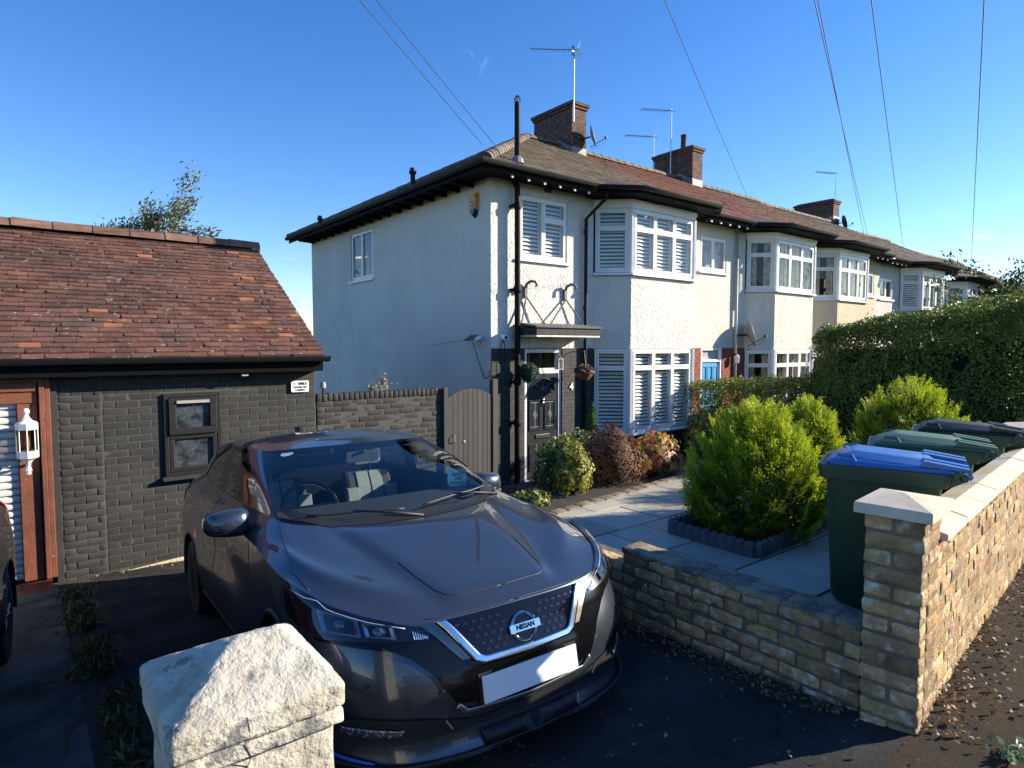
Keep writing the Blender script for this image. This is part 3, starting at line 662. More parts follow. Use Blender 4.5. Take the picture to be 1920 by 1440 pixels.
# ------------------------------------------------------------------ the terrace
YF = 8.765; YB = 17.15; EAVE_Y = 8.30; EAVE_Z = 3.0; KR = .534; RDG_Y = 12.97
RDG_Z = EAVE_Z + KR * (RDG_Y - EAVE_Y)
def brickmat(name, c1, c2, mortar, bw=.225, bh=.075, bump=.6, rough=.85, var=None):
    if name in MATS: return MATS[name]
    m = bpy.data.materials.new(name); m.use_nodes = True; nt = m.node_tree; n = nt.nodes; L = nt.links; b = n['Principled BSDF']
    tc = n.new('ShaderNodeTexCoord'); sp = n.new('ShaderNodeSeparateXYZ'); L.new(tc.outputs['Object'], sp.inputs[0])
    ad = n.new('ShaderNodeMath'); L.new(sp.outputs['X'], ad.inputs[0]); L.new(sp.outputs['Y'], ad.inputs[1])
    cb = n.new('ShaderNodeCombineXYZ'); L.new(ad.outputs[0], cb.inputs['X']); L.new(sp.outputs['Z'], cb.inputs['Y'])
    br = n.new('ShaderNodeTexBrick'); br.inputs['Scale'].default_value = 1; br.inputs['Brick Width'].default_value = bw; br.inputs['Row Height'].default_value = bh
    br.inputs['Mortar Size'].default_value = .006; br.inputs['Mortar Smooth'].default_value = .3; br.inputs['Bias'].default_value = -.1
    br.inputs['Color1'].default_value = (*c1, 1); br.inputs['Color2'].default_value = (*c2, 1); br.inputs['Mortar'].default_value = (*mortar, 1)
    L.new(cb.outputs[0], br.inputs['Vector'])
    no = n.new('ShaderNodeTexNoise'); no.inputs['Scale'].default_value = 9; no.inputs['Detail'].default_value = 6; L.new(tc.outputs['Object'], no.inputs['Vector'])
    mr = n.new('ShaderNodeMapRange'); mr.inputs['From Min'].default_value = .3; mr.inputs['From Max'].default_value = .7; mr.inputs['To Min'].default_value = .6; mr.inputs['To Max'].default_value = 1.25; L.new(no.outputs['Fac'], mr.inputs['Value'])
    hs = n.new('ShaderNodeHueSaturation'); L.new(br.outputs['Color'], hs.inputs['Color']); L.new(mr.outputs[0], hs.inputs['Value']); L.new(hs.outputs[0], b.inputs['Base Color'])
    iv = n.new('ShaderNodeMath'); iv.operation = 'SUBTRACT'; iv.inputs[0].default_value = 1; L.new(br.outputs['Fac'], iv.inputs[1])
    b1 = n.new('ShaderNodeBump'); b1.inputs['Strength'].default_value = bump; b1.inputs['Distance'].default_value = .01; L.new(iv.outputs[0], b1.inputs['Height'])
    n2 = n.new('ShaderNodeTexNoise'); n2.inputs['Scale'].default_value = 80; n2.inputs['Detail'].default_value = 4; L.new(tc.outputs['Object'], n2.inputs['Vector'])
    b2 = n.new('ShaderNodeBump'); b2.inputs['Strength'].default_value = .4; b2.inputs['Distance'].default_value = .005; L.new(n2.outputs['Fac'], b2.inputs['Height']); L.new(b1.outputs[0], b2.inputs['Normal']); L.new(b2.outputs[0], b.inputs['Normal'])
    b.inputs['Roughness'].default_value = rough; b.inputs['Specular IOR Level'].default_value = .25
    MATS[name] = m
    return m
def roughcast(name, col, dirt, streak=.5, swirl=1.):
    """hand trowelled render: swirls and lumps in the relief, faint dirt in the colour"""
    m = M(name, col, .9, var=[(tuple(c * .88 for c in col), 1.1, .45, .7, 6), (tuple(c * .8 for c in col), 3.6, .55, .8, 7, .14)], spots=[(dirt, 2.2, .62, .86, 9)], spec=.12)
    nt = m.node_tree; n = nt.nodes; L = nt.links; b = n['Principled BSDF']; tc = n.new('ShaderNodeTexCoord')
    mp = n.new('ShaderNodeMapping'); mp.inputs['Rotation'].default_value = (.5, .9, .4); mp.inputs['Scale'].default_value = (1, 1, .85); L.new(tc.outputs['Object'], mp.inputs[0])
    a = n.new('ShaderNodeTexNoise'); a.inputs['Scale'].default_value = 13; a.inputs['Detail'].default_value = 3; a.inputs['Distortion'].default_value = 1.6; L.new(mp.outputs[0], a.inputs['Vector'])
    c = n.new('ShaderNodeTexNoise'); c.inputs['Scale'].default_value = 45; c.inputs['Detail'].default_value = 4; L.new(tc.outputs['Object'], c.inputs['Vector'])
    b1 = n.new('ShaderNodeBump'); b1.inputs['Strength'].default_value = .85 * swirl; b1.inputs['Distance'].default_value = .035; L.new(a.outputs['Fac'], b1.inputs['Height'])
    b2 = n.new('ShaderNodeBump'); b2.inputs['Strength'].default_value = .35; b2.inputs['Distance'].default_value = .01; L.new(c.outputs['Fac'], b2.inputs['Height']); L.new(b1.outputs[0], b2.inputs['Normal']); L.new(b2.outputs[0], b.inputs['Normal'])
    return m
m_rw = roughcast('white_roughcast', (.73, .70, .63), (.50, .47, .40))
m_rw2 = roughcast('cream_roughcast', (.72, .68, .58), (.45, .39, .29))
m_rw3 = roughcast('tan_roughcast', (.62, .52, .37), (.38, .27, .15))
m_rw4 = roughcast('greyish_roughcast', (.62, .60, .55), (.40, .38, .33))
m_gab = M('painted_gable_render', (.66, .625, .555), .9, var=[((.57, .54, .485), .8, .42, .7, 6), ((.56, .535, .48), 3.2, .55, .8, 7, .2)], spots=[((.50, .49, .46), 1.3, .58, .85, 9), ((.42, .40, .37), 5, .68, .85, 8)], bump=[(30, .35, .02, 5), (120, .3, .005, 4)], spec=.12)
m_upvc = M('white_window_plastic', (.80, .80, .79), .35, var=((.74, .74, .72), 3, .45, .7, 3))
m_blind = M('white_shutter_slat', (.78, .77, .73), .5)
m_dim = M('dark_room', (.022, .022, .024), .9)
m_curt = M('pale_curtain', (.55, .50, .38), .9, var=((.35, .31, .22), 7, .4, .6, 3))
m_gl = glass('window_glass', (.92, .95, .95), 1.0)
m_hb = brickmat('black_painted_house_brick', (.055, .052, .047), (.07, .066, .06), (.042, .04, .037), bump=.8, rough=.75)
m_rb = brickmat('red_brick', (.30, .065, .035), (.24, .05, .03), (.28, .18, .13))
m_ch = brickmat('sooty_chimney_brick', (.125, .056, .04), (.055, .034, .03), (.27, .215, .17), bump=.8)
m_chc = M('chimney_mortar_cap', (.15, .125, .10), .95, var=((.08, .07, .06), 8, .4, .65, 5), bump=[(40, .8, .02, 5)])
m_lead = M('lead_flashing', (.25, .26, .27), .6, var=((.16, .165, .17), 7, .4, .7, 4))
TILES = [M('brown_plain_tile', (.155, .115, .078), .85, island=.25, hue=.012, var=((.10, .08, .06), 1.5, .4, .7, 5), spots=((.22, .19, .12), 9, .58, .75, 6), bump=[(60, .3, .006, 4)]),
         M('red_plain_tile', (.175, .060, .042), .8, island=.22, hue=.01, var=((.12, .05, .04), 1.5, .45, .7, 5), bump=[(60, .3, .006, 4)]),
         M('russet_plain_tile', (.17, .085, .06), .85, island=.25, hue=.012, var=((.11, .07, .055), 1.5, .4, .7, 5), bump=[(60, .3, .006, 4)]),
         M('grey_brown_tile', (.12, .095, .08), .85, island=.25, hue=.012, var=((.08, .07, .06), 1.5, .4, .7, 5), bump=[(60, .3, .006, 4)])]

def window(parent, O, ux, n, w, h, cells, back='blind', sill=True, ft=.05, rec=.03, name='window', st=.042, slat=.073):
    """glazed unit with lower left corner O; cells = list of (x0,x1,z0,z1) sashes"""
    O, ux, n = Vector(O), Vector(ux), Vector(n); Z = Vector((0, 0, 1))
    P = lambda a, z, d: O + ux * a + Z * z + n * (d - rec)
    mb = MB(); bars(mb, P, .002, w - .002, .002, h - .002, ft, -.06, .0)
    for (a, b, c, d) in cells:
        # mullions fill between sashes; each sash a raised ring
        bars(mb, P, a, b, c, d, st, -.045, .012)
    xs = sorted({c[1] for c in cells if c[1] < w - ft - .02}); 
    for x in xs:
        nx = min([c[0] for c in cells if c[0] >= x - .001], default=x + .02)
        o = P(x - .002, ft, -.055); mb.obox(o, ux * (nx - x + .004), Z * (h - 2 * ft), n * .053)
    zs = sorted({c[3] for c in cells if c[3] < h - ft - .02})
    for z in zs:
        nz = min([c[2] for c in cells if c[2] >= z - .001], default=z + .02)
        xx = [c for c in cells if abs(c[3] - z) < .001]
        o = P(min(c[0] for c in xx), z - .002, -.054); mb.obox(o, ux * (max(c[1] for c in xx) - min(c[0] for c in xx)), Z * (nz - z + .004), n * .050)
    win = mb.build(name, m_upvc, parent)
    g = MB()
    for (a, b, c, d) in cells:
        g.quad(P(a + st - .003, c + st - .003, -.018), P(b - st + .003, c + st - .003, -.018), P(b - st + .003, d - st + .003, -.018), P(a + st - .003, d - st + .003, -.018))
    g.build('pane', m_gl, win, recalc=False)
    bk = MB()
    if back == 'blind':
        for (a, b, c, d) in cells:
            x0, x1 = a + st - .01, b - st + .01; z = c + st
            while z < d - st + .02:
                o = P(x0, z, -.115); bk.obox(o, ux * (x1 - x0), n * .030 - Z * .044, n * .005 + Z * .004); z += slat
            bk.obox(P(x0 - .02, c + .01, -.10), ux * .03, Z * (d - c - .02), n * .028); bk.obox(P(x1 - .01, c + .01, -.10), ux * .03, Z * (d - c - .02), n * .028)
        bk.build('blind', m_blind, win)
    elif back == 'curtain':
        k = 0
        for (a, b) in sorted({(c[0], c[1]) for c in cells}):
            for (p, q) in ((a, a + (b - a) * .42), (b - (b - a) * .30, b)):
                N = 7; 
                for i in range(N):
                    xa = p + (q - p) * i / N; xb = p + (q - p) * (i + 1) / N; da = -.15 - .02 * (i % 2); db = -.15 - .02 * ((i + 1) % 2)
                    bk.quad(P(xa, .05, da), P(xb, .05, db), P(xb, h - .05, db), P(xa, h - .05, da))
        bk.build('curtain', m_curt, win, recalc=False)
    elif back == 'net':
        bk.quad(P(.04, .04, -.12), P(w - .04, .04, -.12), P(w - .04, h - .04, -.12), P(.04, h - .04, -.12)); bk.build('blind', M('net_curtain', (.42, .43, .43), .9, var=((.2, .21, .22), 4, .45, .6, 4)), win, recalc=False)
    if sill:
        MB().obox(P(-.06, -.055, -.02), ux * (w + .12), n * (rec + .075), Z * .05).build('sill', m_upvc, win, bevel=.004)
    return win

def grid_cells(w, h, cols, zt, ft=.05, g=.012):
    """equal columns, split at height zt (list of z edges)"""
    out = []; W_ = (w - 2 * ft - (cols - 1) * g) / cols
    ed = [ft] + zt + [h - ft]
    for i in range(cols):
        x0 = ft + i * (W_ + g)
        for j in range(len(ed) - 1):
            out.append((x0, x0 + W_, ed[j] + (g / 2 if j else 0), ed[j + 1] - (g / 2 if j < len(ed) - 2 else 0)))
    return out

def chimney(parent, x0, x1, y0, y1, zt, pots=0):
    zb = RDG_Z - 1.3
    c = MB(); c.box(x0, x1, y0, y1, zb, zt - .20)
    ch = c.build('chimney', m_ch, parent)
    MB().box(x0 - .035, x1 + .035, y0 - .035, y1 + .035, zt - .20, zt - .125).box(x0 - .07, x1 + .07, y0 - .07, y1 + .07, zt - .125, zt - .05).build('chimney_corbel', m_ch, ch)
    mb = MB(); mb.add([(x0 - .04, y0 - .04, zt - .05), (x1 + .04, y0 - .04, zt - .05), (x1 + .04, y1 + .04, zt - .05), (x0 - .04, y1 + .04, zt - .05), (x0 + .1, y0 + .1, zt + .03), (x1 - .1, y0 + .1, zt + .03), (x1 - .1, y1 - .1, zt + .03), (x0 + .1, y1 - .1, zt + .03)],
                       [(0, 3, 2, 1), (4, 5, 6, 7), (0, 1, 5, 4), (1, 2, 6, 5), (2, 3, 7, 6), (3, 0, 4, 7)]); mb.build('chimney_cap', m_chc, ch)
    f = MB(); zr = lambda y: EAVE_Z + KR * (min(y, 2 * RDG_Y - y) - EAVE_Y)
    for (xa, xb) in ((x0 - .012, x0), (x1, x1 + .012)):
        ys = [y0 - .02, min(max(RDG_Y, y0), y1), y1 + .02]
        for i in range(2):
            if ys[i + 1] - ys[i] < .05: continue
            f.prism([(xa, ys[i], zr(ys[i]) - .05), (xa, ys[i + 1], zr(ys[i + 1]) - .05), (xa, ys[i + 1], zr(ys[i + 1]) + .14), (xa, ys[i], zr(ys[i]) + .14)], (xb - xa, 0, 0))
    f.box(x0 - .02, x1 + .02, y0 - .014, y0, zr(y0) - .05, zr(y0) + .16)
    f.build('chimney_flashing', m_lead, ch)
    for i in range(pots):
        MB().lathe([(.11, zt + .02), (.12, zt + .05), (.10, zt + .09), (.09, zt + .42), (.105, zt + .44), (.10, zt + .48), (.07, zt + .48)], ((x0 + x1) / 2, y0 + .55 + i * .5, 0), 'Z', 12).build('chimney_pot', M('dark_pot', (.05, .04, .035), .8), ch, smooth=True, sharp=40)
    return ch

GBLK = [(.0, .0), (.012, -.05), (.05, -.075), (.09, -.065), (.115, -.02), (.118, .0), (.105, .0), (.09, -.05), (.05, -.062), (.02, -.045), (.01, .0)]
def bay(parent, A, C0, C1, D, dz, upper, lower, wallm, zt=2.78, plinthm=None, low=True, p=.5):
    """canted bay: A,D = wall ends, C0,C1 = front corners (x)"""
    pts = [Vector((A, YF, 0)), Vector((C0, YF - p, 0)), Vector((C1, YF - p, 0)), Vector((D, YF, 0))]
    Z = Vector((0, 0, 1)); dzv = Z * dz
    fac = []
    for i in range(3):
        u = (pts[i + 1] - pts[i]); L = u.length; u.normalize(); fac.append((pts[i] + dzv, u, Vector((u.y, -u.x, 0)), L))
    w = MB(); cx_ = [q + dzv for q in pts]
    def band(mb, z0, z1, off=0.):
        for i in range(3):
            mb.quad(cx_[i] + Z * z0, cx_[i + 1] + Z * z0, cx_[i + 1] + Z * z1, cx_[i] + Z * z1)
    band(w, -.04, 1.385); bw_ = w.build('bay_wall', wallm, parent, recalc=False)
    if low:
        pl = MB(); band(pl, -2.75, -1.76); pl.build('bay_plinth', plinthm, parent, recalc=False)
    # posts at the corners, sills, cornice
    for (z0, z1, kind) in ((1.455, zt - .085, upper), (-1.70, -.045, lower)):
        if kind is None or (not low and z0 < 0): continue
        cols, split, back = kind
        b = None
        for i, (O, u, n, L) in enumerate(fac):
            nn = cols if i == 1 else 1
            b = window(parent, O + Z * z0 + u * .035, u, n, L - .07, z1 - z0, grid_cells(L - .07, z1 - z0, nn, [split * (z1 - z0)]), back, False, .045, -.005, 'bay_window')
        for q in cx_[1:3]: MB().tube([q + Z * z0, q + Z * z1], .052, 6).build('corner_post', m_upvc, b)
        sl_ = MB(); sl_.sweep([q + Z * (z0 - .06) for q in cx_], [(-.05, 0), (.075, 0), (.075, .03), (.02, .055), (-.05, .055)]); sl_.build('bay_sill', m_upvc, parent)
    co = MB(); co.sweep([q + Z * (zt - .083) for q in cx_], [(-.05, 0), (.03, 0), (.03, .05), (.05, .065), (.06, .10), (.06, .156), (-.05, .156)]); co.build('bay_cornice', m_upvc, parent)
    # dark interior so that the glass looks into a room
    inn = MB(); 
    for (z0, z1) in ((1.40, zt), (-1.76, -.045)):
        if not low and z0 < 0: continue
        q = [Vector((A + .03, YF + .35, dz)), Vector((D - .03, YF + .35, dz))]
        inn.quad(q[0] + Z * z0, q[1] + Z * z0, q[1] + Z * z1, q[0] + Z * z1)
        inn.add([cx_[0] + Z * z0, cx_[1] + Z * z0, cx_[2] + Z * z0, cx_[3] + Z * z0], [(0, 1, 2, 3)]); inn.add([cx_[0] + Z * z1, cx_[1] + Z * z1, cx_[2] + Z * z1, cx_[3] + Z * z1], [(0, 3, 2, 1)])
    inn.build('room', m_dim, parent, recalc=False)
    # flat fascia, gutter and shallow roof of the bay
    xo = .36
    path = [Vector((A - .42, EAVE_Y + .02, dz)), Vector((C0 - .22, YF - p - .42, dz)), Vector((C1 + .22, YF - p - .42, dz)), Vector((D + .30, EAVE_Y + .02, dz))]
    fa = MB(); fa.sweep([q + Z * 2.865 for q in path], [(-.02, 0), (0, 0), (0, .105), (-.02, .105)])
    fa.add([q + Z * 2.875 for q in path] + [Vector((D + .2, YF + .02, dz + 2.875)), Vector((A - .2, YF + .02, dz + 2.875))], [(0, 1, 2, 3, 4, 5)])
    fa.build('bay_fascia', m_bargeb, parent)
    gu = MB(); gu.sweep([q + Z * 2.985 for q in path], GBLK); gu.build('bay_gutter', m_gutter, parent, smooth=True, sharp=40)
    ro = MB(); e = [q + Z * 2.975 for q in path]; yb = EAVE_Y + .75; zb = EAVE_Z + KR * (yb - EAVE_Y) + .02 + dz
    t0, t1 = Vector((C0 - .1, yb, zb)), Vector((C1 + .1, yb, zb))
    ro.add([e[0], e[1], e[2], e[3], t0, t1], [(1, 2, 5, 4), (0, 1, 4), (2, 3, 5)])
    ro.build('bay_roof', M('felt_roof', (.045, .043, .04), .85, bump=[(40, .5, .01, 4)]), parent)
    return bw_

def house(label, x0, x1, tile, wallm, lowm, bayx, win, door, dz=0., end_left=False, group='houses of the terrace', upper=(3, .69, 'blind'), lower=(3, .77, 'blind'), winback='blind', low=True, door_col=None, wincols=2, lastr=False):
    t = thing('terraced_house', label, 'house', ((x0 + x1) / 2, (YF + YB) / 2, -2.6), group=group)
    A, C0, C1, D = bayx; Z = Vector((0, 0, 1))
    wx0, wx1, wz0, wz1 = win
    holes = [(wx0 - x0, wx1 - x0, wz0 + dz, wz1 + dz)]
    f = MB(); wall_holes(f, (x0, YF, 0), (1, 0, 0), (0, -1, 0), A - x0 if A - x0 > wx1 - x0 else x1 - x0, -.03 + dz, 3.0 + dz, holes, .07) if not (wx0 > D) else wall_holes(f, (D, YF, 0), (1, 0, 0), (0, -1, 0), x1 - D, -.03 + dz, 3.0 + dz, [(wx0 - D, wx1 - D, wz0 + dz, wz1 + dz)], .07)
    f.build('front_wall', wallm, t, recalc=False)
    f = MB(); a_, b_ = (x0, A) if wx0 > D else (D, x1)
    f.quad((a_, YF, -.03 + dz), (b_, YF, -.03 + dz), (b_, YF, 3 + dz), (a_, YF, 3 + dz)); f.build('front_wall', wallm, t, recalc=False)
    f = MB(); f.quad((x0, YB, -2.8), (x0, YB, 3 + dz), (x1, YB, 3 + dz), (x1, YB, -2.8)); f.build('back_wall', wallm, t, recalc=False)
    if low:
        g = MB(); dx0, dx1, dz1 = door
        if wx0 > D: wall_holes(g, (D, YF - .02, 0), (1, 0, 0), (0, -1, 0), x1 - D, -2.8, -.03 + dz, [(dx0 - D, dx1 - D, -2.5, dz1)], .12); a_, b_ = x0, A
        else: wall_holes(g, (x0, YF - .02, 0), (1, 0, 0), (0, -1, 0), A - x0, -2.8, -.03 + dz, [(dx0 - x0, dx1 - x0, -2.5, dz1)], .12); a_, b_ = D, x1
        g.build('ground_floor_wall', lowm, t, recalc=False)
        g = MB(); g.quad((a_, YF - .02, -2.8), (b_, YF - .02, -2.8), (b_, YF - .02, -.03 + dz), (a_, YF - .02, -.03 + dz)); g.build('ground_floor_wall', lowm, t, recalc=False)
    # windows
    w, h = wx1 - wx0, wz1 - wz0
    if wincols == 2: cells = [(.045, w * .5 - .004, .045, h - .045), (w * .5 + .004, w - .045, .045, h * .66 - .006), (w * .5 + .004, w - .045, h * .66 + .006, h - .045)]
    elif wincols == 1: cells = [(.045, w - .045, .045, h - .045)]
    else: cells = [(.045, w * .5 - .004, .045, h - .045), (w * .5 + .004, w - .045, .045, h - .045)]
    window(t, (wx0, YF, wz0 + dz), (1, 0, 0), (0, -1, 0), w, h, cells, winback, True, .042, .02)
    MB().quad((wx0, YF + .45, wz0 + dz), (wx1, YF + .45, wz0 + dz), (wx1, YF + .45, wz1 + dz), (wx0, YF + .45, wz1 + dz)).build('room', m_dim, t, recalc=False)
    bay(t, A, C0, C1, D, dz, upper, lower, wallm, plinthm=lowm if lowm is m_hb else m_rb, low=low)
    # roof
    xa = x0 - .46 if end_left else x0
    r = MB(); ez, rz = EAVE_Z + dz, RDG_Z + dz; xh = x0 + (RDG_Y - EAVE_Y) - .46 if end_left else x0
    roof_tiles(r, (xa, EAVE_Y - .03, ez), (x1, EAVE_Y - .03, ez), (xh, RDG_Y, rz), (x1, RDG_Y, rz), .115, .19, .014, .004)
    yb = 2 * RDG_Y - EAVE_Y
    if end_left: roof_tiles(r, (xa, yb, ez), (xa, EAVE_Y - .03, ez), (xh, RDG_Y, rz), (xh, RDG_Y, rz), .115, .19, .014, .004)
    rf_ = r.build('roof', tile, t, recalc=False)
    bk = MB()
    bk.add([(xa, EAVE_Y, ez - .03), (x1, EAVE_Y, ez - .03), (x1, RDG_Y, rz - .03), (xh, RDG_Y, rz - .03), (x1, yb, ez - .03), (xa, yb, ez - .03)], [(0, 1, 2, 3), (3, 2, 4, 5)] + ([(5, 0, 3)] if end_left else []))
    bk.build('roof_underlay', m_tdark, rf_, recalc=False)
    rd = MB(); half_round(rd, (xh, RDG_Y, rz - .02), (x1, RDG_Y, rz - .02), .12, .34)
    if end_left:
        half_round(rd, (xa, EAVE_Y, ez - .01), (xh, RDG_Y, rz - .02), .12, .34); half_round(rd, (xa, yb, ez - .01), (xh, RDG_Y, rz - .02), .12, .34)
    rd.build('ridge_tiles', M('brown_ridge_tile', (.165, .12, .088), .85, island=.2, var=((.10, .08, .06), 5, .4, .65, 5), bump=[(60, .4, .006, 5)]), rf_)
    # eaves: fascia, soffit, gutter, white rafter ends
    path = ([Vector((xa, yb, ez))] if end_left else []) + [Vector((xa, EAVE_Y, ez)), Vector((x1, EAVE_Y, ez))]
    s_ = MB(); s_.sweep(path, [(-.025, -.14), (0, -.14), (0, -.015), (-.025, -.015)])
    s_.add([(x0 - .01, YF + .02, ez - .10), (x1, YF + .02, ez - .10), (x1, EAVE_Y + .02, ez - .12), (xa + .02, EAVE_Y + .02, ez - .12)], [(0, 1, 2, 3)])
    if end_left: s_.add([(x0 + .02, YF, ez - .10), (x0 + .02, YB, ez - .10), (xa + .02, YB, ez - .12), (xa + .02, EAVE_Y + .02, ez - .12)], [(0, 1, 2, 3)])
    s_.build('fascia_board', m_bargeb, t)
    if end_left:
        gu = MB(); gu.sweep([Vector((xa, yb, ez)), Vector((xa, EAVE_Y, ez)), Vector((A - .42, EAVE_Y, ez))], GBLK); gu.build('gutter', m_gutter, t, smooth=True, sharp=40)
        y = YF + .5
        while y < YB: MB().prism([(xa + .03, y, ez - .17), (x0 + .01, y, ez - .19), (x0 + .01, y, ez - .11), (xa + .03, y, ez - .125)], (0, .05, 0)).build('eaves_bracket', m_bargeb, t); y += .45
    else:
        for (p, q) in ((x0, A - .42), (D + .30, x1)):
            if q - p > .4: MB().sweep([Vector((p, EAVE_Y, ez)), Vector((q, EAVE_Y, ez))], GBLK).build('gutter', m_gutter, t, smooth=True, sharp=40)
    xs_ = []
    x = (x0 + .12) if not (wx0 > D) else D + .35
    lim = (A - .45) if not (wx0 > D) else x1 - .1
    while x < lim: xs_.append(x); x += .36
    for x in xs_:
        o = MB().box(x, x + .042, EAVE_Y + .035, EAVE_Y + .06, ez - .185, ez - .145).build('rafter_end', m_upvc, t)
    return t

H1 = house('white roughcast end of terrace house with black painted ground floor and brown tiled hipped roof', 6.41, 12.05, TILES[0], m_rw, m_hb, (8.9, 9.45, 11.45, 12.0), (7.03, 8.20, 1.58, 2.70), (7.15, 8.07, -.04), 0., True)
H2 = house('cream terraced house with red brick ground floor and bright blue front door', 12.053, 17.39, TILES[1], m_rw2, m_rb, (14.25, 14.79, 16.72, 17.27), (12.37, 13.43, 1.80, 2.60), (12.45, 13.3, -.03), -.04, winback='net', upper=(3, .69, 'curtain'), lower=(3, .77, 'curtain'), wincols=3)
H3 = house('tan roughcast terraced house with dark panes in a plain framed bay', 17.393, 21.85, TILES[2], m_rw3, m_rb, (17.52, 18.13, 19.95, 20.5), (21.02, 21.70, 1.72, 2.46), (20.9, 21.7, -.1), -.10, winback='none', upper=(3, .66, 'curtain'), lower=None, low=False, wincols=1)
H4 = house('pale grey terraced house with arched top lights in its bay, behind the tall hedge', 21.853, 27.9, TILES[3], m_rw4, m_rb, (23.7, 24.25, 26.2, 26.75), (22.08, 23.15, 1.74, 2.42), (22.1, 22.9, -.1), -.17, winback='curtain', upper=(3, .72, 'blind'), lower=None, low=False, wincols=3)
H5 = house('far terraced house mostly hidden behind the hedge, dark tiled roof stepping down', 27.903, 33.6, TILES[3], m_rw2, m_rb, (28.1, 28.7, 30.6, 31.2), (32.2, 33.2, 1.72, 2.42), (32.2, 33.0, -.1), -.36, winback='none', upper=(3, .72, 'none'), lower=None, low=False, wincols=3)
H6 = house('last house of the terrace seen over the hedge, only its dark roof showing', 33.603, 44., TILES[3], m_rw2, m_rb, (38.2, 38.8, 41.0, 41.6), (35.2, 36.2, 1.72, 2.42), (35.2, 36.0, -.1), -.62, winback='none', upper=(3, .72, 'none'), lower=None, low=False, wincols=3)
chimney(H1, 11.78, 12.30, 12.42, 14.0, 6.58)
chimney(H2, 17.10, 17.62, 12.45, 14.0, 6.45, 1)
chimney(H4, 27.65, 28.2, 12.9, 14.6, 6.35)

# gable of the first house with its window
gwy0, gwy1, gwz0, gwz1 = 13.34, 14.55, 1.58, 2.72
mb = MB(); wall_holes(mb, (6.41, YB, 0), (0, -1, 0), (-1, 0, 0), YB - YF, -2.8, 3.0, [(YB - gwy1, YB - gwy0, gwz0, gwz1)], .07)
mb.build('gable_wall', m_gab, H1, recalc=False)
window(H1, (6.41, gwy1, gwz0), (0, -1, 0), (-1, 0, 0), gwy1 - gwy0, gwz1 - gwz0, [(.045, .60, .045, gwz1 - gwz0 - .045), (.61, gwy1 - gwy0 - .045, .045, gwz1 - gwz0 - .045)], 'none', True, .042, .03)
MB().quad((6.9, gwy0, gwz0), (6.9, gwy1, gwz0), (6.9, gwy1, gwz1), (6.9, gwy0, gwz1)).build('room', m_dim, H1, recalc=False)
MB().quad((44., YF, -2.8), (44., YB, -2.8), (44., YB, 3), (44., YF, 3)).build('side_wall', m_rw2, H6, recalc=False)

# ---- pipes of the first house
pb = MB(); px, py = 6.90, YF - .12
pb.tube([(px, py, -2.55), (px, py, 2.80)], .052, 12); pb.tube([(px, py, 2.80), (px, EAVE_Y + .42, 2.86), (px, EAVE_Y + .35, 3.0), (px, EAVE_Y + .35, 4.22)], .05, 12)
for z in (2.45, 1.0, -.62, -1.35): pb.lathe([(.06, z - .06), (.068, z - .05), (.068, z + .05), (.06, z + .06)], (px, py, 0), 'Z', 12); pb.box(px - .10, px + .02, py, py + .11, z - .02, z + .02)
sp_ = pb.build('soil_pipe', M('black_iron_paint', (.010, .010, .010), .6, spec=.15, bump=[(30, .2, .004, 4)]), H1, smooth=True, sharp=40)
cg = MB(); 
for k in range(4):
    a0 = math.pi * k / 4; cg.tube([(px + .055 * math.cos(a0) * math.cos(b), EAVE_Y + .35 + .055 * math.sin(a0) * math.cos(b), 4.23 + .10 * math.sin(b)) for b in [math.pi * i / 8 for i in range(9)]], .006, 5)
cg.build('balloon_guard', m_gutter, sp_)
MB().lathe([(.13, 3.17), (.10, 3.25), (.058, 3.30)], (px, EAVE_Y + .35, 0), 'Z', 12).build('lead_slate', m_lead, sp_)
dp = MB(); dp.tube([(8.72, EAVE_Y - .06, 2.93), (8.72, EAVE_Y - .05, 2.78), (8.62, YF - .08, 2.45), (8.62, YF - .07, -2.5)], .034, 10)
for z in (2.2, .75, -.8): dp.lathe([(.042, z - .04), (.042, z + .04)], (8.62, YF - .07, 0), 'Z', 10)
dp.build('downpipe', m_gutter, H1, smooth=True, sharp=40)
MB().box(7.63, 7.80, YF - .012, YF + .02, 2.82, 2.98).build('air_brick', M('dark_airbrick', (.10, .095, .09), .9), H1)
for (yy, h_) in ((11.35, .50), (16.35, .36)):
    zz = EAVE_Z + .1
    MB().lathe([(.05, zz - .1), (.05, zz + h_ - .12), (.075, zz + h_ - .11), (.075, zz + h_ - .06), (.055, zz + h_ - .05), (.055, zz + h_)], (6.35, yy, 0), 'Z', 10).build('vent_pipe', m_gutter, H1, smooth=True, sharp=40)
# black painted return of the ground floor on the corner + rendered strip
# ---- door of house 1
dr = MB(); YD = YF + .06
Pd = lambda a, z, d: Vector((a, YD - d, z))
fr_ = MB(); bars(fr_, Pd, 7.152, 8.068, -2.5, -.042, .07, -.05, .05, .04)
fr_.box(7.222, 7.998, YD - .05, YD + .05, -.50, -.40)
dfo = fr_.build('door_frame', m_upvc, H1, bevel=.004)
MB().quad((7.22, YD, -.40), (8.0, YD, -.40), (8.0, YD, -.11), (7.22, YD, -.11)).build('transom_pane', m_gl, dfo, recalc=False)
MB().quad((7.2, YD + .35, -2.5), (8.0, YD + .35, -2.5), (8.0, YD + .35, -.1), (7.2, YD + .35, -.1)).build('hall', m_dim, dfo, recalc=False)
m_door = M('black_satin_door', (.026, .027, .03), .32, coat=.2)
dl = MB(); dl.box(7.225, 7.995, YD - .035, YD + .02, -2.45, -.505)
door1 = dl.build('front_door', m_door, H1, bevel=.004)
pm = MB(); gl_ = MB(); sv_ = MB()
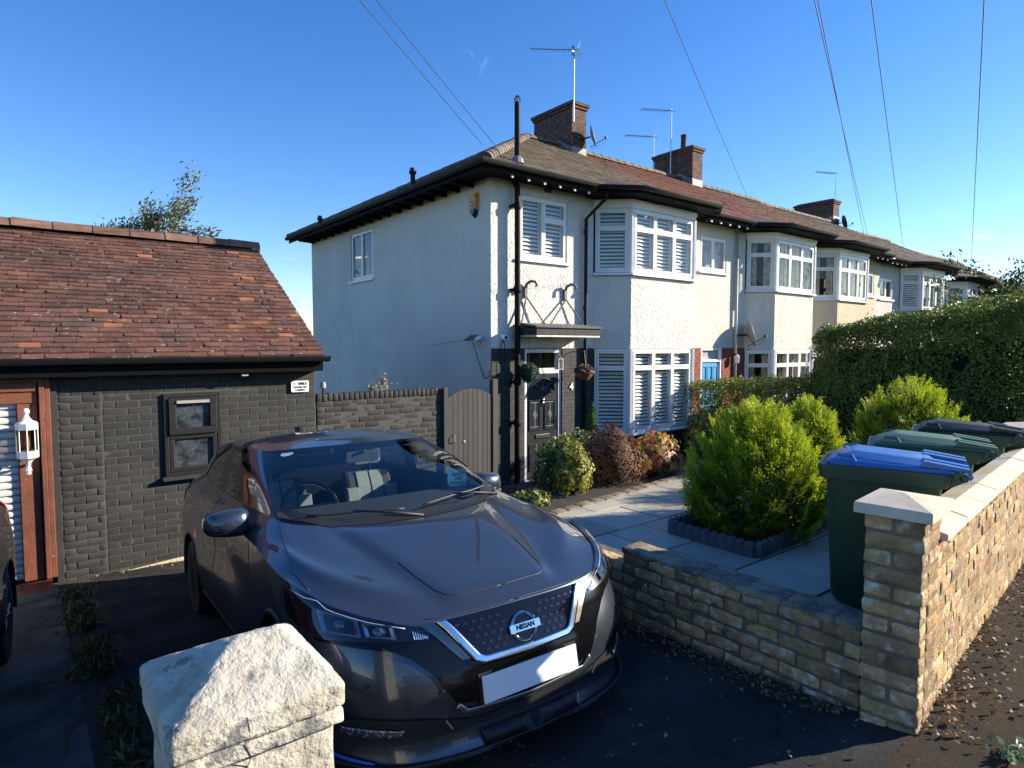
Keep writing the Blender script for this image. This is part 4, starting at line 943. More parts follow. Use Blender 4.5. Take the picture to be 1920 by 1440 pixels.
def dring(x0, x1, z0, z1): bars(pm, Pd, x0, x1, z0, z1, .028, .035, .052)
for (x0, x1) in ((7.29, 7.56), (7.66, 7.93)):
    dring(x0, x1, -1.55, -.98); dring(x0, x1, -2.30, -1.80)
    gl_.box(x0 + .03, x1 - .03, YD - .040, YD - .034, -1.52, -1.01)
    cx_, cz_ = (x0 + x1) / 2, -1.26
    sv_.box(cx_ - .004, cx_ + .004, YD - .045, YD - .041, -1.51, -1.02); sv_.box(x0 + .035, x1 - .035, YD - .045, YD - .041, -1.036, -1.028); sv_.box(x0 + .035, x1 - .035, YD - .045, YD - .041, -1.49, -1.482)
    for (r_, q_) in ((.075, .05), (.04, .026)):
        p4 = [(cx_, cz_ + r_), (cx_ + q_, cz_), (cx_, cz_ - r_), (cx_ - q_, cz_)]
        for i in range(4):
            a, b = p4[i], p4[(i + 1) % 4]; sv_.tube([(a[0], YD - .043, a[1]), (b[0], YD - .043, b[1])], .0045, 4)
N = 12; oc = (7.61, -.83)
arc = [(oc[0] + .30 * math.cos(math.pi * i / N), oc[1] + .24 * math.sin(math.pi * i / N)) for i in range(N + 1)]
for i in range(N): pm.tube([(arc[i][0], YD - .04, arc[i][1]), (arc[i + 1][0], YD - .04, arc[i + 1][1])], .016, 6)
pm.box(7.31, 7.91, YD - .052, YD - .035, -.86, -.83)
gl_.prism([(a, YD - .034, b) for (a, b) in arc[1:-1]], (0, -.005, 0))
for k in (3, 6, 9): sv_.tube([(oc[0], YD - .042, oc[1] + .03), (oc[0] + .26 * math.cos(math.pi * k / N), YD - .042, oc[1] + .2 * math.sin(math.pi * k / N))], .004, 4)
pm.build('door_moulding', m_door, door1); gl_.build('door_glass', M('dark_leaded_glass', (.03, .035, .04), .08, coat=.5), door1)
m_chr = M('chrome', (.78, .78, .77), .14, metal=1.)
sv_.build('leading', M('silver_leading', (.55, .55, .52), .35, metal=.6), door1)
hw = MB(); hw.sphere((7.61, YD - .06, -.985), .034, 6); hw.lathe([(.018, -1.10), (.03, -1.06), (.02, -1.0)], (7.61, YD - .055, 0), 'Z', 8); hw.build('door_knocker', m_chr, door1, smooth=True)
MB().box(7.44, 7.78, YD - .055, YD - .035, -1.70, -1.63).build('letter_plate', M('letter_plate_metal', (.10, .10, .10), .35, metal=.6), door1, bevel=.006)
MB().box(7.945, 7.98, YD - .05, YD - .035, -1.55, -1.30).tube([(7.962, YD - .07, -1.38), (7.86, YD - .075, -1.38)], .009, 6).build('door_handle', m_chr, door1)
MB().box(7.1, 8.12, YF - .14, YD - .055, -2.56, -2.475).build('door_step', m_upvc, H1, bevel=.006)
# ---- canopy over the door
m_cpy = M('black_felt', (.03, .03, .03), .8, var=((.12, .115, .10), 14, .55, .72, 6), bump=[(60, .6, .012, 5)])
cp = MB(); cp.box(6.98, 8.55, YF - .55, YF - .003, .205, .33); can = cp.build('door_canopy', m_cpy, H1, bevel=.006)
MB().prism([(6.95, YF - .58, .333), (8.58, YF - .58, .333), (8.50, YF - .003, .40), (7.0, YF - .003, .40)], (0, 0, .03)).build('canopy_roof', M('mossy_lead', (.10, .098, .09), .85, var=((.30, .29, .26), 16, .5, .7, 6), bump=[(50, .8, .02, 5)]), can)
MB().box(6.99, 8.54, YF - .54, YF - .003, .172, .203).build('canopy_soffit', M('cream_paint', (.72, .66, .50), .6, var=((.5, .42, .3), 5, .5, .75, 5)), can)
m_strap = M('grey_iron_strap', (.13, .125, .115), .6, bump=[(40, .3, .004, 4)])
for xb_ in (7.16, 8.13):
    st_ = MB(); st_.tube([(xb_, YF - .05, .89), (max(6.99, xb_ - .46), YF - .12, .40)], .015, 6); st_.tube([(xb_, YF - .05, .89), (xb_ + .40, YF - .12, .40)], .015, 6)
    st_.box(xb_ - .03, xb_ + .03, YF - .05, YF - .006, .88, 1.08)
    st_.tube([(xb_, YF - .03, 1.06), (xb_ + .01, YF - .06, 1.13), (xb_ + .05, YF - .13, 1.17), (xb_ + .10, YF - .18, 1.155), (xb_ + .125, YF - .20, 1.10), (xb_ + .10, YF - .18, 1.07)], [.028, .028, .026, .024, .024, .02], 8)
    st_.build('canopy_bracket', m_strap, can)
# ---- little things fixed to the front
hn = text_mesh('4', .19, (8.30, YF - .035, -.77), (1, 0, 0), (0, 0, 1), .012, .006)
ptag(hn.build('house_number', m_upvc), 'white house number 4 on the black wall beside the front door', 'house number')
ab = thing('alarm_box', 'yellow and blue hexagonal burglar alarm box under the eaves at the house corner', 'alarm box', (6.36, 9.25, 2.5))
hexo = [(-.13, .12), (-.09, .21), (.09, .21), (.13, .12), (.10, -.10), (.0, -.22), (-.10, -.10)]
def hexbox(pts, d0, d1, k=.8):
    m = MB(); a = [(6.41 - d0, 9.22 - p, 2.50 + q) for p, q in pts]; b = [(6.41 - d1, 9.22 - p * k, 2.50 + q * k) for p, q in pts]; nn = len(pts)
    return m.add(a + b, [tuple(range(nn)), tuple(range(2 * nn - 1, nn - 1, -1))] + [(i, nn + i, nn + (i + 1) % nn, (i + 1) % nn) for i in range(nn)])
hexbox(hexo[:5] + [(.10, -.10), (-.10, -.10)][:0] + [(-.10, -.10)], .0, .085).build('alarm_cover', M('amber_plastic', (.62, .27, .035), .4), ab)
hexbox([(.10, -.103), (-.10, -.103), (-.055, -.20), (.0, -.235), (.055, -.20)], .0, .08).build('alarm_lens', M('blue_lens', (.02, .035, .09), .2), ab)
MB().obox((6.41 - .0865, 9.22 + .055, 2.50 - .035), (0, -.11, 0), (0, 0, .085), (-.003, 0, 0)).build('alarm_badge', M('navy_badge', (.03, .03, .06), .4), ab)
text_mesh('ADT', .052, (6.41 - .0905, 9.22, 2.507), (0, -1, 0), (0, 0, 1), .002, .001).build('alarm_lettering', m_upvc, ab, recalc=False)
# camera with solar panel and lead on the gable
cmt = thing('security_camera', 'white security camera with small solar panel and trailing black lead on gable wall', 'camera', (6.33, 9.05, .05))
MB().tube([(6.41, 8.98, .14), (6.33, 8.98, .14), (6.29, 9.02, .16)], .014, 6).build('bracket', m_upvc, cmt)
MB().obox((6.16, 9.02, .10), (.02, .26, 0), (.15, -.01, .10), (-.004, 0, .008)).build('solar_panel', M('solar_cell', (.012, .013, .02), .2), cmt)
MB().tube([(6.36, 8.99, .17), (6.24, 9.02, .12)], .038, 10).build('camera_body', m_upvc, cmt, smooth=True, sharp=40)
MB().tube([(6.25, 9.10, .08), (6.33, 9.08, -.15), (6.385, 9.02, -.42), (6.39, 8.93, -.56), (6.39, 8.82, -.53), (6.39, 8.76, -.40)], .007, 6).build('lead', m_gutter, cmt)
rr = thing('doorbell_camera', 'small white round camera with coiled black lead on the corner beside the black pipe', 'camera', (6.66, YF - .05, .1))
MB().lathe([(.0001, -.10), (.045, -.10), (.05, -.06), (.05, 0)], (6.66, YF, .16), 'Y', 12).build('camera_body', m_upvc, rr, smooth=True, sharp=40)
MB().lathe([(.0001, -.108), (.025, -.106), (.03, -.101)], (6.66, YF, .16), 'Y', 12).build('camera_lens', m_ink, rr)
MB().tube([(6.66, YF - .04, .11), (6.60, YF - .04, .05), (6.585, YF - .04, -.1), (6.62, YF - .04, -.28), (6.68, YF - .04, -.30), (6.70, YF - .04, -.15), (6.66, YF - .04, .1)], .008, 6).build('lead', m_gutter, rr)
MB().sweep([(6.41, 11.2, -.0), (6.41, 9.6, .12), (6.41, 9.0, .17)], [(-.002, -.004), (.006, -.004), (.006, .004)]).build('thin_cable', M('grey_cable', (.3, .3, .29), .6), H1)

# ---- aerials, dishes
m_al = M('dull_aluminium', (.52, .53, .53), .4, metal=.7)
def aerial(label, base, h, d, mast_r=.02, L=1.2, tilt=0.02, nel=14, refl=True):
    t = thing('tv_aerial', label, 'aerial', base, group='aerials on the chimneys'); B = Vector(base); T = B + Vector((0, 0, h)); d = Vector(d).normalized(); w = d.cross(Vector((0, 0, 1))).normalized()
    MB().tube([B, T], mast_r, 8).build('mast', m_al, t)
    mb = MB(); c0 = T - Vector((0, 0, .08)); mb.tube([c0 - d * .12, c0 + d * L + Vector((0, 0, tilt))], .010, 6)
    for k in range(nel):
        p = c0 + d * (L * (.12 + .88 * k / (nel - 1))); l = .17 - .05 * k / nel; mb.tube([p - w * l, p + w * l], .0045, 4); mb.tube([p - Vector((0, 0, .03)), p + Vector((0, 0, .03))], .0045, 4)
    mb.build('boom', M('dark_aluminium', (.12, .12, .13), .5, metal=.4), t)
    if refl:
        r_ = MB()
        for q in (-1, 1): r_.obox(c0 - d * .10 - w * .16 + Vector((0, 0, .02 * q)), w * .32, Vector((0, 0, .17 * q)) - d * .06, d * .006)
        r_.box(c0.x + d.x * .06 - .03, c0.x + d.x * .06 + .03, c0.y - .02, c0.y + .02, c0.z - .14, c0.z + .10)
        r_.build('reflector', m_al, t)
    return t
aerial('tall silver aerial strapped to the chimney of the brown hipped roof', (11.74, 12.33, 5.95), 1.93, (-1, .75, 0), .022, 1.15)
aerial('tall thin aerial beside the second chimney, the higher of two there', (16.95, 13.2, 5.3), 2.45, (-1, .6, 0), .018, 1.0, refl=False)
aerial('lower thin aerial beside the second chimney, under the taller one', (17.3, 14.2, 5.4), 1.85, (-1, .6, 0), .018, 1.0, refl=False)
aerial('small dark aerial rising above the third chimney', (28.0, 13.0, 6.2), 1.35, (-1, .45, 0), .018, 1.0, refl=False)
aerial('low aerial half hidden behind the ridge before the third chimney', (28.4, 16.4, 4.5), 1.9, (-1, .45, 0), .018, 1.1, refl=False)
def dish(label, c, d, r=.30, arm=True, wall=None, col=None):
    t = thing('satellite_dish', label, 'satellite dish', c, group='satellite dishes'); c = Vector(c); d = Vector(d).normalized(); u = d.orthogonal().normalized(); w = d.cross(u)
    mb = MB(); n_ = 20; vs = [c]; fs = []
    for k in range(1, 6):
        rr_ = r * k / 5
        for j in range(n_):
            a = 2 * math.pi * j / n_; vs.append(c + u * rr_ * math.cos(a) + w * rr_ * math.sin(a) + d * (.25 * rr_ * rr_ / r))
    for j in range(n_): fs.append((0, 1 + j, 1 + (j + 1) % n_))
    for k in range(4):
        for j in range(n_): fs.append((1 + k * n_ + j, 1 + (k + 1) * n_ + j, 1 + (k + 1) * n_ + (j + 1) % n_, 1 + k * n_ + (j + 1) % n_))
    mb.add(vs, fs); o = mb.build('dish', col or M('grey_dish', (.24, .245, .25), .5), t, smooth=True)
    so_ = o.modifiers.new('thick', 'SOLIDIFY'); so_.thickness = .012
    f = c + d * .42 - Vector((0, 0, .16)); a = MB(); a.tube([c - Vector((0, 0, r * .9)), f], .010, 6); a.obox(f - Vector((.03, .03, .03)), (.06, 0, 0), (0, .06, 0), (0, 0, .07)); a.tube([f, f - d * .02 - Vector((0, 0, .1)), c - Vector((0, 0, r + .05))], .004, 5); a.build('arm', m_gutter, t)
    if wall is not None: MB().tube([c - d * .02, Vector(wall)], .022, 8).build('bracket', m_gutter, t)
    return t
sdir = (.62, -.72, .25)
dish('grey satellite dish on the chimney of the brown hipped roof', (12.22, 12.16, 5.62), sdir, .30, wall=(12.15, 12.42, 5.6))
dish('dark satellite dish on the front of the third chimney', (28.1, 12.7, 5.35), sdir, .30, wall=(28.0, 12.9, 5.3), col=M('dark_dish', (.06, .06, .065), .5))
dish('grey satellite dish on the cream wall above the red brick', (14.08, YF - .22, .30), sdir, .33, wall=(13.95, YF, .28))
# hanging ball, flower basket, lantern by the door
def topiary(): pass
m_bwire = M('black_wire', (.012, .012, .012), .5)
hb = thing('hanging_topiary_ball', 'round green topiary ball hanging under the door canopy', 'topiary ball', (7.03, YF - .28, -.62))
g_ = np.random.default_rng(4); v_ = g_.normal(0, 1, (1500, 3)); v_ /= np.linalg.norm(v_, axis=1)[:, None]
c_ = np.array([7.03, YF - .28, -.45])
leaves('foliage', c_ + v_ * (.165 + g_.uniform(-.02, .012, (1500, 1))), v_, .035, leafmat('box_leaf', (.03, .075, .045), (.06, .12, .06), .4), hb, 1.6, 3)
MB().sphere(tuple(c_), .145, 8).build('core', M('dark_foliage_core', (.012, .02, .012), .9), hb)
MB().tube([tuple(c_ + [0, 0, .15]), tuple(c_ + [0, 0, .62])], .004, 5).build('wire', m_bwire, hb)
fb = thing('hanging_basket', 'hanging basket of faded pink flowers on a bracket by the house number', 'hanging basket', (8.35, YF - .38, -.72))
c_ = np.array([8.32, YF - .36, -.47]); N_ = 900; v_ = g_.normal(0, 1, (N_, 3)); v_ /= np.linalg.norm(v_, axis=1)[:, None]; v_[:, 2] = np.abs(v_[:, 2]) * .9 - .15
leaves('flowers', c_ + v_ * g_.uniform(.12, .2, (N_, 1)) * np.array([1, 1, .9]), v_, .05, [leafmat('box_leaf', (.03, .075, .045), (.06, .12, .06), .4), leafmat('pink_petal', (.45, .20, .18), (.60, .38, .34), .3), leafmat('dry_leaf', (.16, .07, .03), (.25, .12, .05), .4)], fb, 1.4, 5, mi=g_.choice(3, N_, p=[.45, .3, .25]))
MB().lathe([(.001, -.17), (.09, -.15), (.15, -.07), (.17, 0)], tuple(c_), 'Z', 14).build('basket', M('coir_basket', (.16, .075, .035), .95, bump=[(60, .8, .01, 4)]), fb)
mb = MB(); mb.tube([(8.30, YF - .02, -.10), (8.31, YF - .36, -.08), (8.32, YF - .36, -.11)], .007, 6)
for k in range(3): mb.tube([(8.32, YF - .36, -.11), (8.32 + .15 * math.cos(k * 2.1), YF - .36 + .15 * math.sin(k * 2.1), -.46)], .003, 4)
mb.build('bracket', m_bwire, fb)
ln = thing('hanging_lantern', 'small clear hanging lantern in front of the door top light', 'lantern', (7.80, YF - .22, -.42))
lm = MB(); x, y = 7.80, YF - .22; bars(lm, lambda a, z, d: Vector((x + a, y - d, z)), -.06, .06, -.42, -.22, .012, -.06, .06); lm.tube([(x, y, -.22), (x, y, .17)], .004, 5); lm.lathe([(.075, -.22), (.02, -.15), (.012, -.10)], (x, y, 0), 'Z', 4); lm.build('lantern_frame', M('pale_metal', (.55, .53, .47), .4), ln)
MB().tube([(x, y, -.41), (x, y, -.30)], .02, 8).build('candle', m_upvc, ln)

# ---- blue door of house 2
b2 = MB(); Pd2 = lambda a, z, d: Vector((a, YF + .05 - d, z)); bars(b2, Pd2, 12.452, 13.298, -2.5, -.032, .055, -.04, .06); b2.box(12.507, 13.243, YF - .0, YF + .09, -.36, -.30)
d2f = b2.build('door_frame', m_upvc, H2)
MB().quad((12.5, YF + .05, -.30), (13.25, YF + .05, -.30), (13.25, YF + .05, -.08), (12.5, YF + .05, -.08)).build('transom_pane', M('net_curtain', (.42, .43, .43), .9), d2f, recalc=False)
m_bd = M('bright_blue_door', (.03, .30, .55), .4)
mb = MB(); mb.box(12.51, 13.24, YF + .03, YF + .08, -2.48, -.365)
d2 = mb.build('front_door', m_bd, H2)
mb = MB(); Pd3 = lambda a, z, d: Vector((a, YF + .03 - d, z))
for i in range(3): bars(mb, Pd3, 12.55 + i * .225, 12.755 + i * .225, -1.25, -.45, .03, 0, .018); bars(mb, Pd3, 12.55 + i * .225, 12.755 + i * .225, -2.3, -1.4, .03, 0, .018)
mb.build('door_moulding', m_bd, d2)
pw = thing('porch_light', 'small black and white porch light on red brick beside blue door', 'lamp', (13.75, YF - .1, -.3))
MB().lathe([(.001, -.42), (.045, -.40), (.06, -.24), (.03, -.2), (.001, -.18)], (13.75, YF - .14, 0), 'Z', 8).build('lamp_body', m_upvc, pw); MB().box(13.735, 13.765, YF - .14, YF - .021, -.21, -.17).build('bracket', m_gutter, pw)
MB().tube([(13.80, YF - .06, 2.9), (13.80, YF - .06, -2.4)], .034, 8).build('downpipe', M('grey_pipe', (.35, .36, .36), .5), H2, smooth=True)
# ------------------------------------------------------------------ cars
def flake_paint(name, col, flake):
    m = M(name, col, .29, metal=.62, coat=1., spec=.5, coat_rough=.015)
    nt = m.node_tree; n = nt.nodes; L = nt.links; b = n['Principled BSDF']; tc = n.new('ShaderNodeTexCoord')
    vo = n.new('ShaderNodeTexVoronoi'); vo.inputs['Scale'].default_value = 900; L.new(tc.outputs['Object'], vo.inputs['Vector'])
    mx = n.new('ShaderNodeMix'); mx.data_type = 'RGBA'; mx.inputs['A'].default_value = (*col, 1); mx.inputs['B'].default_value = (*flake, 1)
    mr = n.new('ShaderNodeMapRange'); mr.inputs['From Min'].default_value = .35; mr.inputs['From Max'].default_value = .9; L.new(vo.outputs['Color'], mr.inputs['Value']); L.new(mr.outputs[0], mx.inputs['Factor']); L.new(mx.outputs['Result'], b.inputs['Base Color'])
    return m
m_paint = flake_paint('gunmetal_car_paint', (.042, .053, .071), (.09, .107, .132))
m_gb = M('gloss_black_trim', (.004, .004, .005), .10, coat=0, spec=.35)
m_mb = M('matt_black_trim', (.014, .014, .015), .55)
m_rub = M('tyre_rubber', (.018, .018, .018), .8, bump=[(90, .3, .004, 3)])
m_alloy = M('grey_alloy', (.36, .36, .37), .3, metal=.9)
m_chr = M('chrome', (.78, .78, .77), .14, metal=1.)
m_wind = glass('car_windscreen', (.80, .88, .86), .8)
m_side = glass('car_side_glass', (.16, .18, .18), .9)
m_sidef = glass('car_front_side_glass', (.72, .80, .78), .9)
m_lens = glass('headlamp_lens', (.93, .95, .97), .85)

# control net of half a body: rows from the sill up to the roof, columns from the nose round the side to the tail; (x, y, z)
NET = [
 [(0,.02,.175),(.36,.045,.175),(.61,.135,.185),(.79,.325,.195),(.845,.57,.205),(.85,.95,.21),(.84,1.45,.21),(.84,2.3,.21),(.84,3.1,.21),(.84,3.6,.22),(.80,4.1,.24),(.66,4.38,.26),(.38,4.46,.27),(0,4.48,.27)],
 [(0,.05,.27),(.37,.075,.27),(.62,.16,.28),(.80,.35,.295),(.868,.585,.315),(.885,.95,.32),(.872,1.45,.31),(.872,2.3,.31),(.872,3.1,.31),(.885,3.6,.32),(.86,4.1,.33),(.72,4.39,.36),(.40,4.48,.37),(0,4.50,.37)],
 [(0,.035,.46),(.37,.055,.46),(.64,.145,.48),(.835,.345,.50),(.885,.60,.52),(.895,.95,.54),(.884,1.45,.52),(.884,2.3,.52),(.884,3.1,.52),(.897,3.6,.54),(.88,4.1,.55),(.75,4.38,.57),(.41,4.47,.58),(0,4.49,.58)],
 [(0,.075,.61),(.38,.10,.61),(.645,.19,.64),(.838,.40,.68),(.882,.66,.71),(.892,.96,.73),(.878,1.45,.72),(.876,2.3,.72),(.878,3.1,.73),(.892,3.6,.75),(.876,4.1,.78),(.75,4.37,.80),(.41,4.45,.80),(0,4.47,.80)],
 [(0,.125,.728),(.38,.15,.728),(.60,.235,.745),(.775,.43,.80),(.852,.70,.862),(.872,.98,.905),(.862,1.45,.945),(.858,2.3,.965),(.858,3.1,.985),(.865,3.6,1.0),(.835,4.1,1.01),(.71,4.35,1.01),(.40,4.42,1.0),(0,4.44,1.0)],
 [(0,.30,.785),(.33,.325,.788),(.52,.42,.815),(.675,.60,.865),(.765,.83,.915),(.80,1.08,.955),(.835,1.50,.985),(.838,2.3,1.005),(.838,3.1,1.025),(.835,3.6,1.05),(.79,4.05,1.07),(.66,4.29,1.07),(.37,4.35,1.07),(0,4.37,1.07)],
 [(0,.68,.885),(.28,.70,.892),(.45,.77,.905),(.59,.87,.934),(.695,1.04,.970),(.752,1.22,1.003),(.79,1.58,1.032),(.80,2.3,1.04),(.80,3.1,1.065),(.785,3.6,1.10),(.735,4.0,1.12),(.61,4.22,1.12),(.35,4.29,1.12),(0,4.31,1.12)],
 [(0,1.09,1.005),(.30,1.12,1.008),(.48,1.19,1.018),(.60,1.215,1.024),(.685,1.30,1.036),(.728,1.41,1.049),(.745,1.68,1.066),(.765,2.3,1.075),(.76,3.1,1.10),(.74,3.6,1.145),(.68,3.97,1.16),(.57,4.16,1.16),(.33,4.23,1.16),(0,4.25,1.16)],
 [(0,1.53,1.225),(.28,1.55,1.227),(.445,1.60,1.23),(.555,1.68,1.235),(.615,1.75,1.24),(.648,1.82,1.245),(.672,1.98,1.25),(.692,2.4,1.265),(.685,3.1,1.28),(.655,3.55,1.295),(.60,3.82,1.30),(.50,3.99,1.30),(.30,4.05,1.30),(0,4.07,1.30)],
 [(0,2.02,1.403),(.25,2.035,1.402),(.40,2.07,1.40),(.49,2.12,1.397),(.535,2.17,1.395),(.565,2.23,1.398),(.585,2.36,1.41),(.60,2.6,1.425),(.592,3.1,1.43),(.572,3.4,1.42),(.53,3.6,1.41),(.45,3.74,1.405),(.28,3.80,1.41),(0,3.83,1.415)],
 [(0,2.22,1.442),(.2,2.235,1.441),(.33,2.28,1.438),(.41,2.34,1.435),(.45,2.40,1.435),(.47,2.46,1.438),(.48,2.56,1.447),(.485,2.72,1.457),(.475,3.05,1.46),(.455,3.26,1.455),(.41,3.4,1.447),(.34,3.5,1.442),(.2,3.56,1.445),(0,3.59,1.45)],
 [(0,2.55,1.478),(.1,2.56,1.478),(.17,2.59,1.477),(.21,2.63,1.476),(.23,2.67,1.476),(.24,2.71,1.477),(.245,2.76,1.479),(.245,2.84,1.48),(.24,2.95,1.48),(.23,3.03,1.479),(.21,3.09,1.477),(.17,3.13,1.475),(.1,3.16,1.475),(0,3.17,1.476)],
]
def cr(P, t):
    """Catmull-Rom through the rows of P at parameter t"""
    n = len(P); i = min(int(t), n - 2); f = t - i
    p1, p2 = P[i], P[i + 1]; p0 = P[i - 1] if i > 0 else 2 * p1 - p2; p3 = P[i + 2] if i + 2 < n else 2 * p2 - p1
    return .5 * ((2 * p1) + (-p0 + p2) * f + (2 * p0 - 5 * p1 + 4 * p2 - p3) * f * f + (-p0 + 3 * p1 - 3 * p2 + p3) * f ** 3)
def body_grid(su=12, sv=10):
    A = np.array(NET, float); nr, nc, _ = A.shape
    A[8:11, 2:11, 0] *= np.array([1.05, 1.06, 1.06])[:, None]
    A[:4, 2:6, 0] *= np.array([.985, .972, .975, .985])
    us = np.linspace(0, nc - 1, (nc - 1) * su + 1)
    # along each row; mirrored ends give a smooth nose and tail
    rows = []
    for r in A:
        ext = np.vstack([r[1] * [-1, 1, 1], r, r[-2] * [-1, 1, 1]])
        rows.append(np.array([cr(ext, u + 1) for u in us]))
    rows = np.array(rows)
    out = []; vs = []
    segs = [(0, 4), (4, 5), (5, 7), (7, 9), (9, nr - 1)]
    for (a, b) in segs:
        k = (b - a) * sv
        for i in range(k + (1 if b == nr - 1 else 0)):
            t = i / sv; out.append([cr(rows[a:b + 1, j], t) for j in range(len(us))]); vs.append(a + t)
    return np.array(out), np.array(vs), us
ROWV = None
def make_body(car, paint):
    G, vs, us = body_grid(); nv, nu, _ = G.shape
    # hood relief: raised centre panel with soft shoulders
    for j in range(nv):
        for i in range(nu):
            x, y, z = G[j, i]
            if 4.05 < vs[j] < 7 and us[i] < 6:
                k = smoothstep(4.05, 4.8, vs[j]) * (1 - smoothstep(6.6, 7, vs[j]))
                xe = .30 + .22 * (y - .3); G[j, i, 2] += .016 * k * (1 - smoothstep(xe - .05, xe + .06, abs(x)))
            if 4.05 < vs[j] < 7 and us[i] < 5.5: G[j, i, 2] += .014 * math.exp(-((vs[j] - 5.0) / .35) ** 2) * smoothstep(.8, 2.4, us[i]) * (1 - smoothstep(4.6, 5.5, us[i]))
            # door waist scallop
            if 1.9 < vs[j] < 4 and 6 < us[i] < 9: G[j, i, 0] -= .022 * math.sin(math.pi * (vs[j] - 1.9) / 2.1) ** 2 * smoothstep(6, 6.6, us[i]) * (1 - smoothstep(8.2, 9, us[i]))
    pts = [tuple(p) for row in G for p in row]
    full = MB(); idx = {}
    def key(j, i, s): return (j, i, s if 0 < i < nu - 1 else 0)
    verts = []; 
    for s in (1, -1):
        for j in range(nv):
            for i in range(nu):
                k = key(j, i, s)
                if k not in idx:
                    x, y, z = G[j, i]; idx[k] = len(verts); verts.append((x * s if 0 < i < nu - 1 else 0., y, z))
    body = []; glassf = {'windscreen': [], 'side': [], 'rear': []}; frit = []
    WC = [(.905, .335), (3.605, .335)]
    for s in (1, -1):
        for j in range(nv - 1):
            for i in range(nu - 1):
                f = [idx[key(j, i, s)], idx[key(j, i + 1, s)], idx[key(j + 1, i + 1, s)], idx[key(j + 1, i, s)]]
                if s < 0: f = f[::-1]
                v, u = (vs[j] + vs[j + 1]) / 2, (us[i] + us[i + 1]) / 2
                c = (G[j, i] + G[j + 1, i + 1]) / 2
                if v < 4.0 and abs(c[0]) > .55 and any((c[1] - a) ** 2 + (c[2] - b) ** 2 < .352 ** 2 for a, b in WC): continue
                if 7.0 < v < 9:
                    t = (v - 7) / 2
                    if u < 5.0:
                        (glassf['windscreen'] if (u < 4.75 and .03 < t < .95) else frit).append(f); continue
                    if 6.05 + .35 * t < u < 9.45 and .0 <= t < .93:
                        if u < 6.35 + .25 * t or abs(u - 7.55) < .13 or u > 9.2 or t > .85 or t < .06: frit.append(f)
                        else: glassf['side'].append(f)
                        continue
                    if u > 10.6:
                        (glassf['rear'] if u > 11 and .08 < t < .9 else frit).append(f); continue
                body.append(f)
    # roof plug
    top = [idx[key(nv - 1, i, 1)] for i in range(nu)] + [idx[key(nv - 1, i, -1)] for i in range(nu - 2, 0, -1)]
    verts.append((0, 2.86, 1.486)); ci = len(verts) - 1
    body += [(top[i], top[(i + 1) % len(top)], ci) for i in range(len(top))]
    def sub(name, faces, mat, parent, extra=None):
        used = sorted({i for f in faces for i in f}); mp = {k: n for n, k in enumerate(used)}
        m = MB(); m.v = [verts[k] for k in used]; m.f = [tuple(mp[i] for i in f) for f in faces]; m.mi = [0] * len(faces)
        return m.build(name, mat, parent, smooth=True, sharp=38)
    bo = sub('body', body, paint, car); sub('windscreen', glassf['windscreen'], m_wind, car); sub('window_surround', frit, m_gb, car)
    for s, in ((1,), (-1,)):
        fs = [f for f in glassf['side'] if sum(verts[i][0] for i in f) * s > 0]
        for (lo, hi) in ((0, 2.62), (2.62, 9)):
            ff = [f for f in fs if lo <= sum(verts[i][1] for i in f) / 4 < hi]
            if ff: sub('side_window', ff, m_sidef if lo == 0 else m_side, car)
    sub('rear_window', glassf['rear'], m_side, car)
    allf = body + sum(glassf.values(), []) + frit
    # closed (unholed) copy for projecting trim on
    tri = BVHTree.FromPolygons([Vector(v) for v in verts], allf)
    return bo, tri

def strip(tri, name, lo, hi, mat, parent, view='front', nu=40, nv=8, eps=.004, smooth=True, mirror=False, thick=.0):
    """patch between two polylines (2D in the view), laid on the body surface; view front: (x,z), top: (x,y), side: (y,z,sign)"""
    def rs(P, n):
        P = [Vector((p[0], p[1], 0)) for p in P]; d = [0]
        for i in range(1, len(P)): d.append(d[-1] + (P[i] - P[i - 1]).length)
        out = []
        for k in range(n + 1):
            t = d[-1] * k / n; i = max(0, min(len(P) - 2, next((j for j in range(len(d) - 1) if d[j + 1] >= t - 1e-9), len(P) - 2)))
            f = (t - d[i]) / max(1e-9, d[i + 1] - d[i]); out.append(P[i].lerp(P[i + 1], f))
        return out
    mb = MB()
    for sgn in ((1, -1) if mirror else (1,)):
        A, B = rs(lo, nu), rs(hi, nu); vs = []
        last = None
        for i in range(nu + 1):
            for j in range(nv + 1):
                p = A[i].lerp(B[i], j / nv)
                if view == 'front': o, d = Vector((p.x * sgn, -1, p.y)), Vector((0, 1, 0))
                elif view == 'top': o, d = Vector((p.x * sgn, p.y, 3)), Vector((0, 0, -1))
                elif view == 'fs': o, d = Vector((p.x * sgn * 1.0, -.2, p.y)), Vector((0, 1, 0))
                else: o, d = Vector((2 * sgn, p.x, p.y)), Vector((-sgn, 0, 0))
                h, nrm, _, _ = tri.ray_cast(o, d)
                if h is None:
                    h, nrm, _, _ = tri.find_nearest(Vector((p.x * sgn, .6, p.y)) if view == 'front' else o)
                if nrm.dot(d) > 0: nrm = -nrm
                vs.append(h + nrm * eps)
        m = nv + 1
        mb.add(vs, [(i * m + j, (i + 1) * m + j, (i + 1) * m + j + 1, i * m + j + 1) for i in range(nu) for j in range(nv)])
    o = mb.build(name, mat, parent, smooth=smooth)
    if thick:
        so_ = o.modifiers.new('thick', 'SOLIDIFY'); so_.thickness = thick; so_.offset = 1
    return o
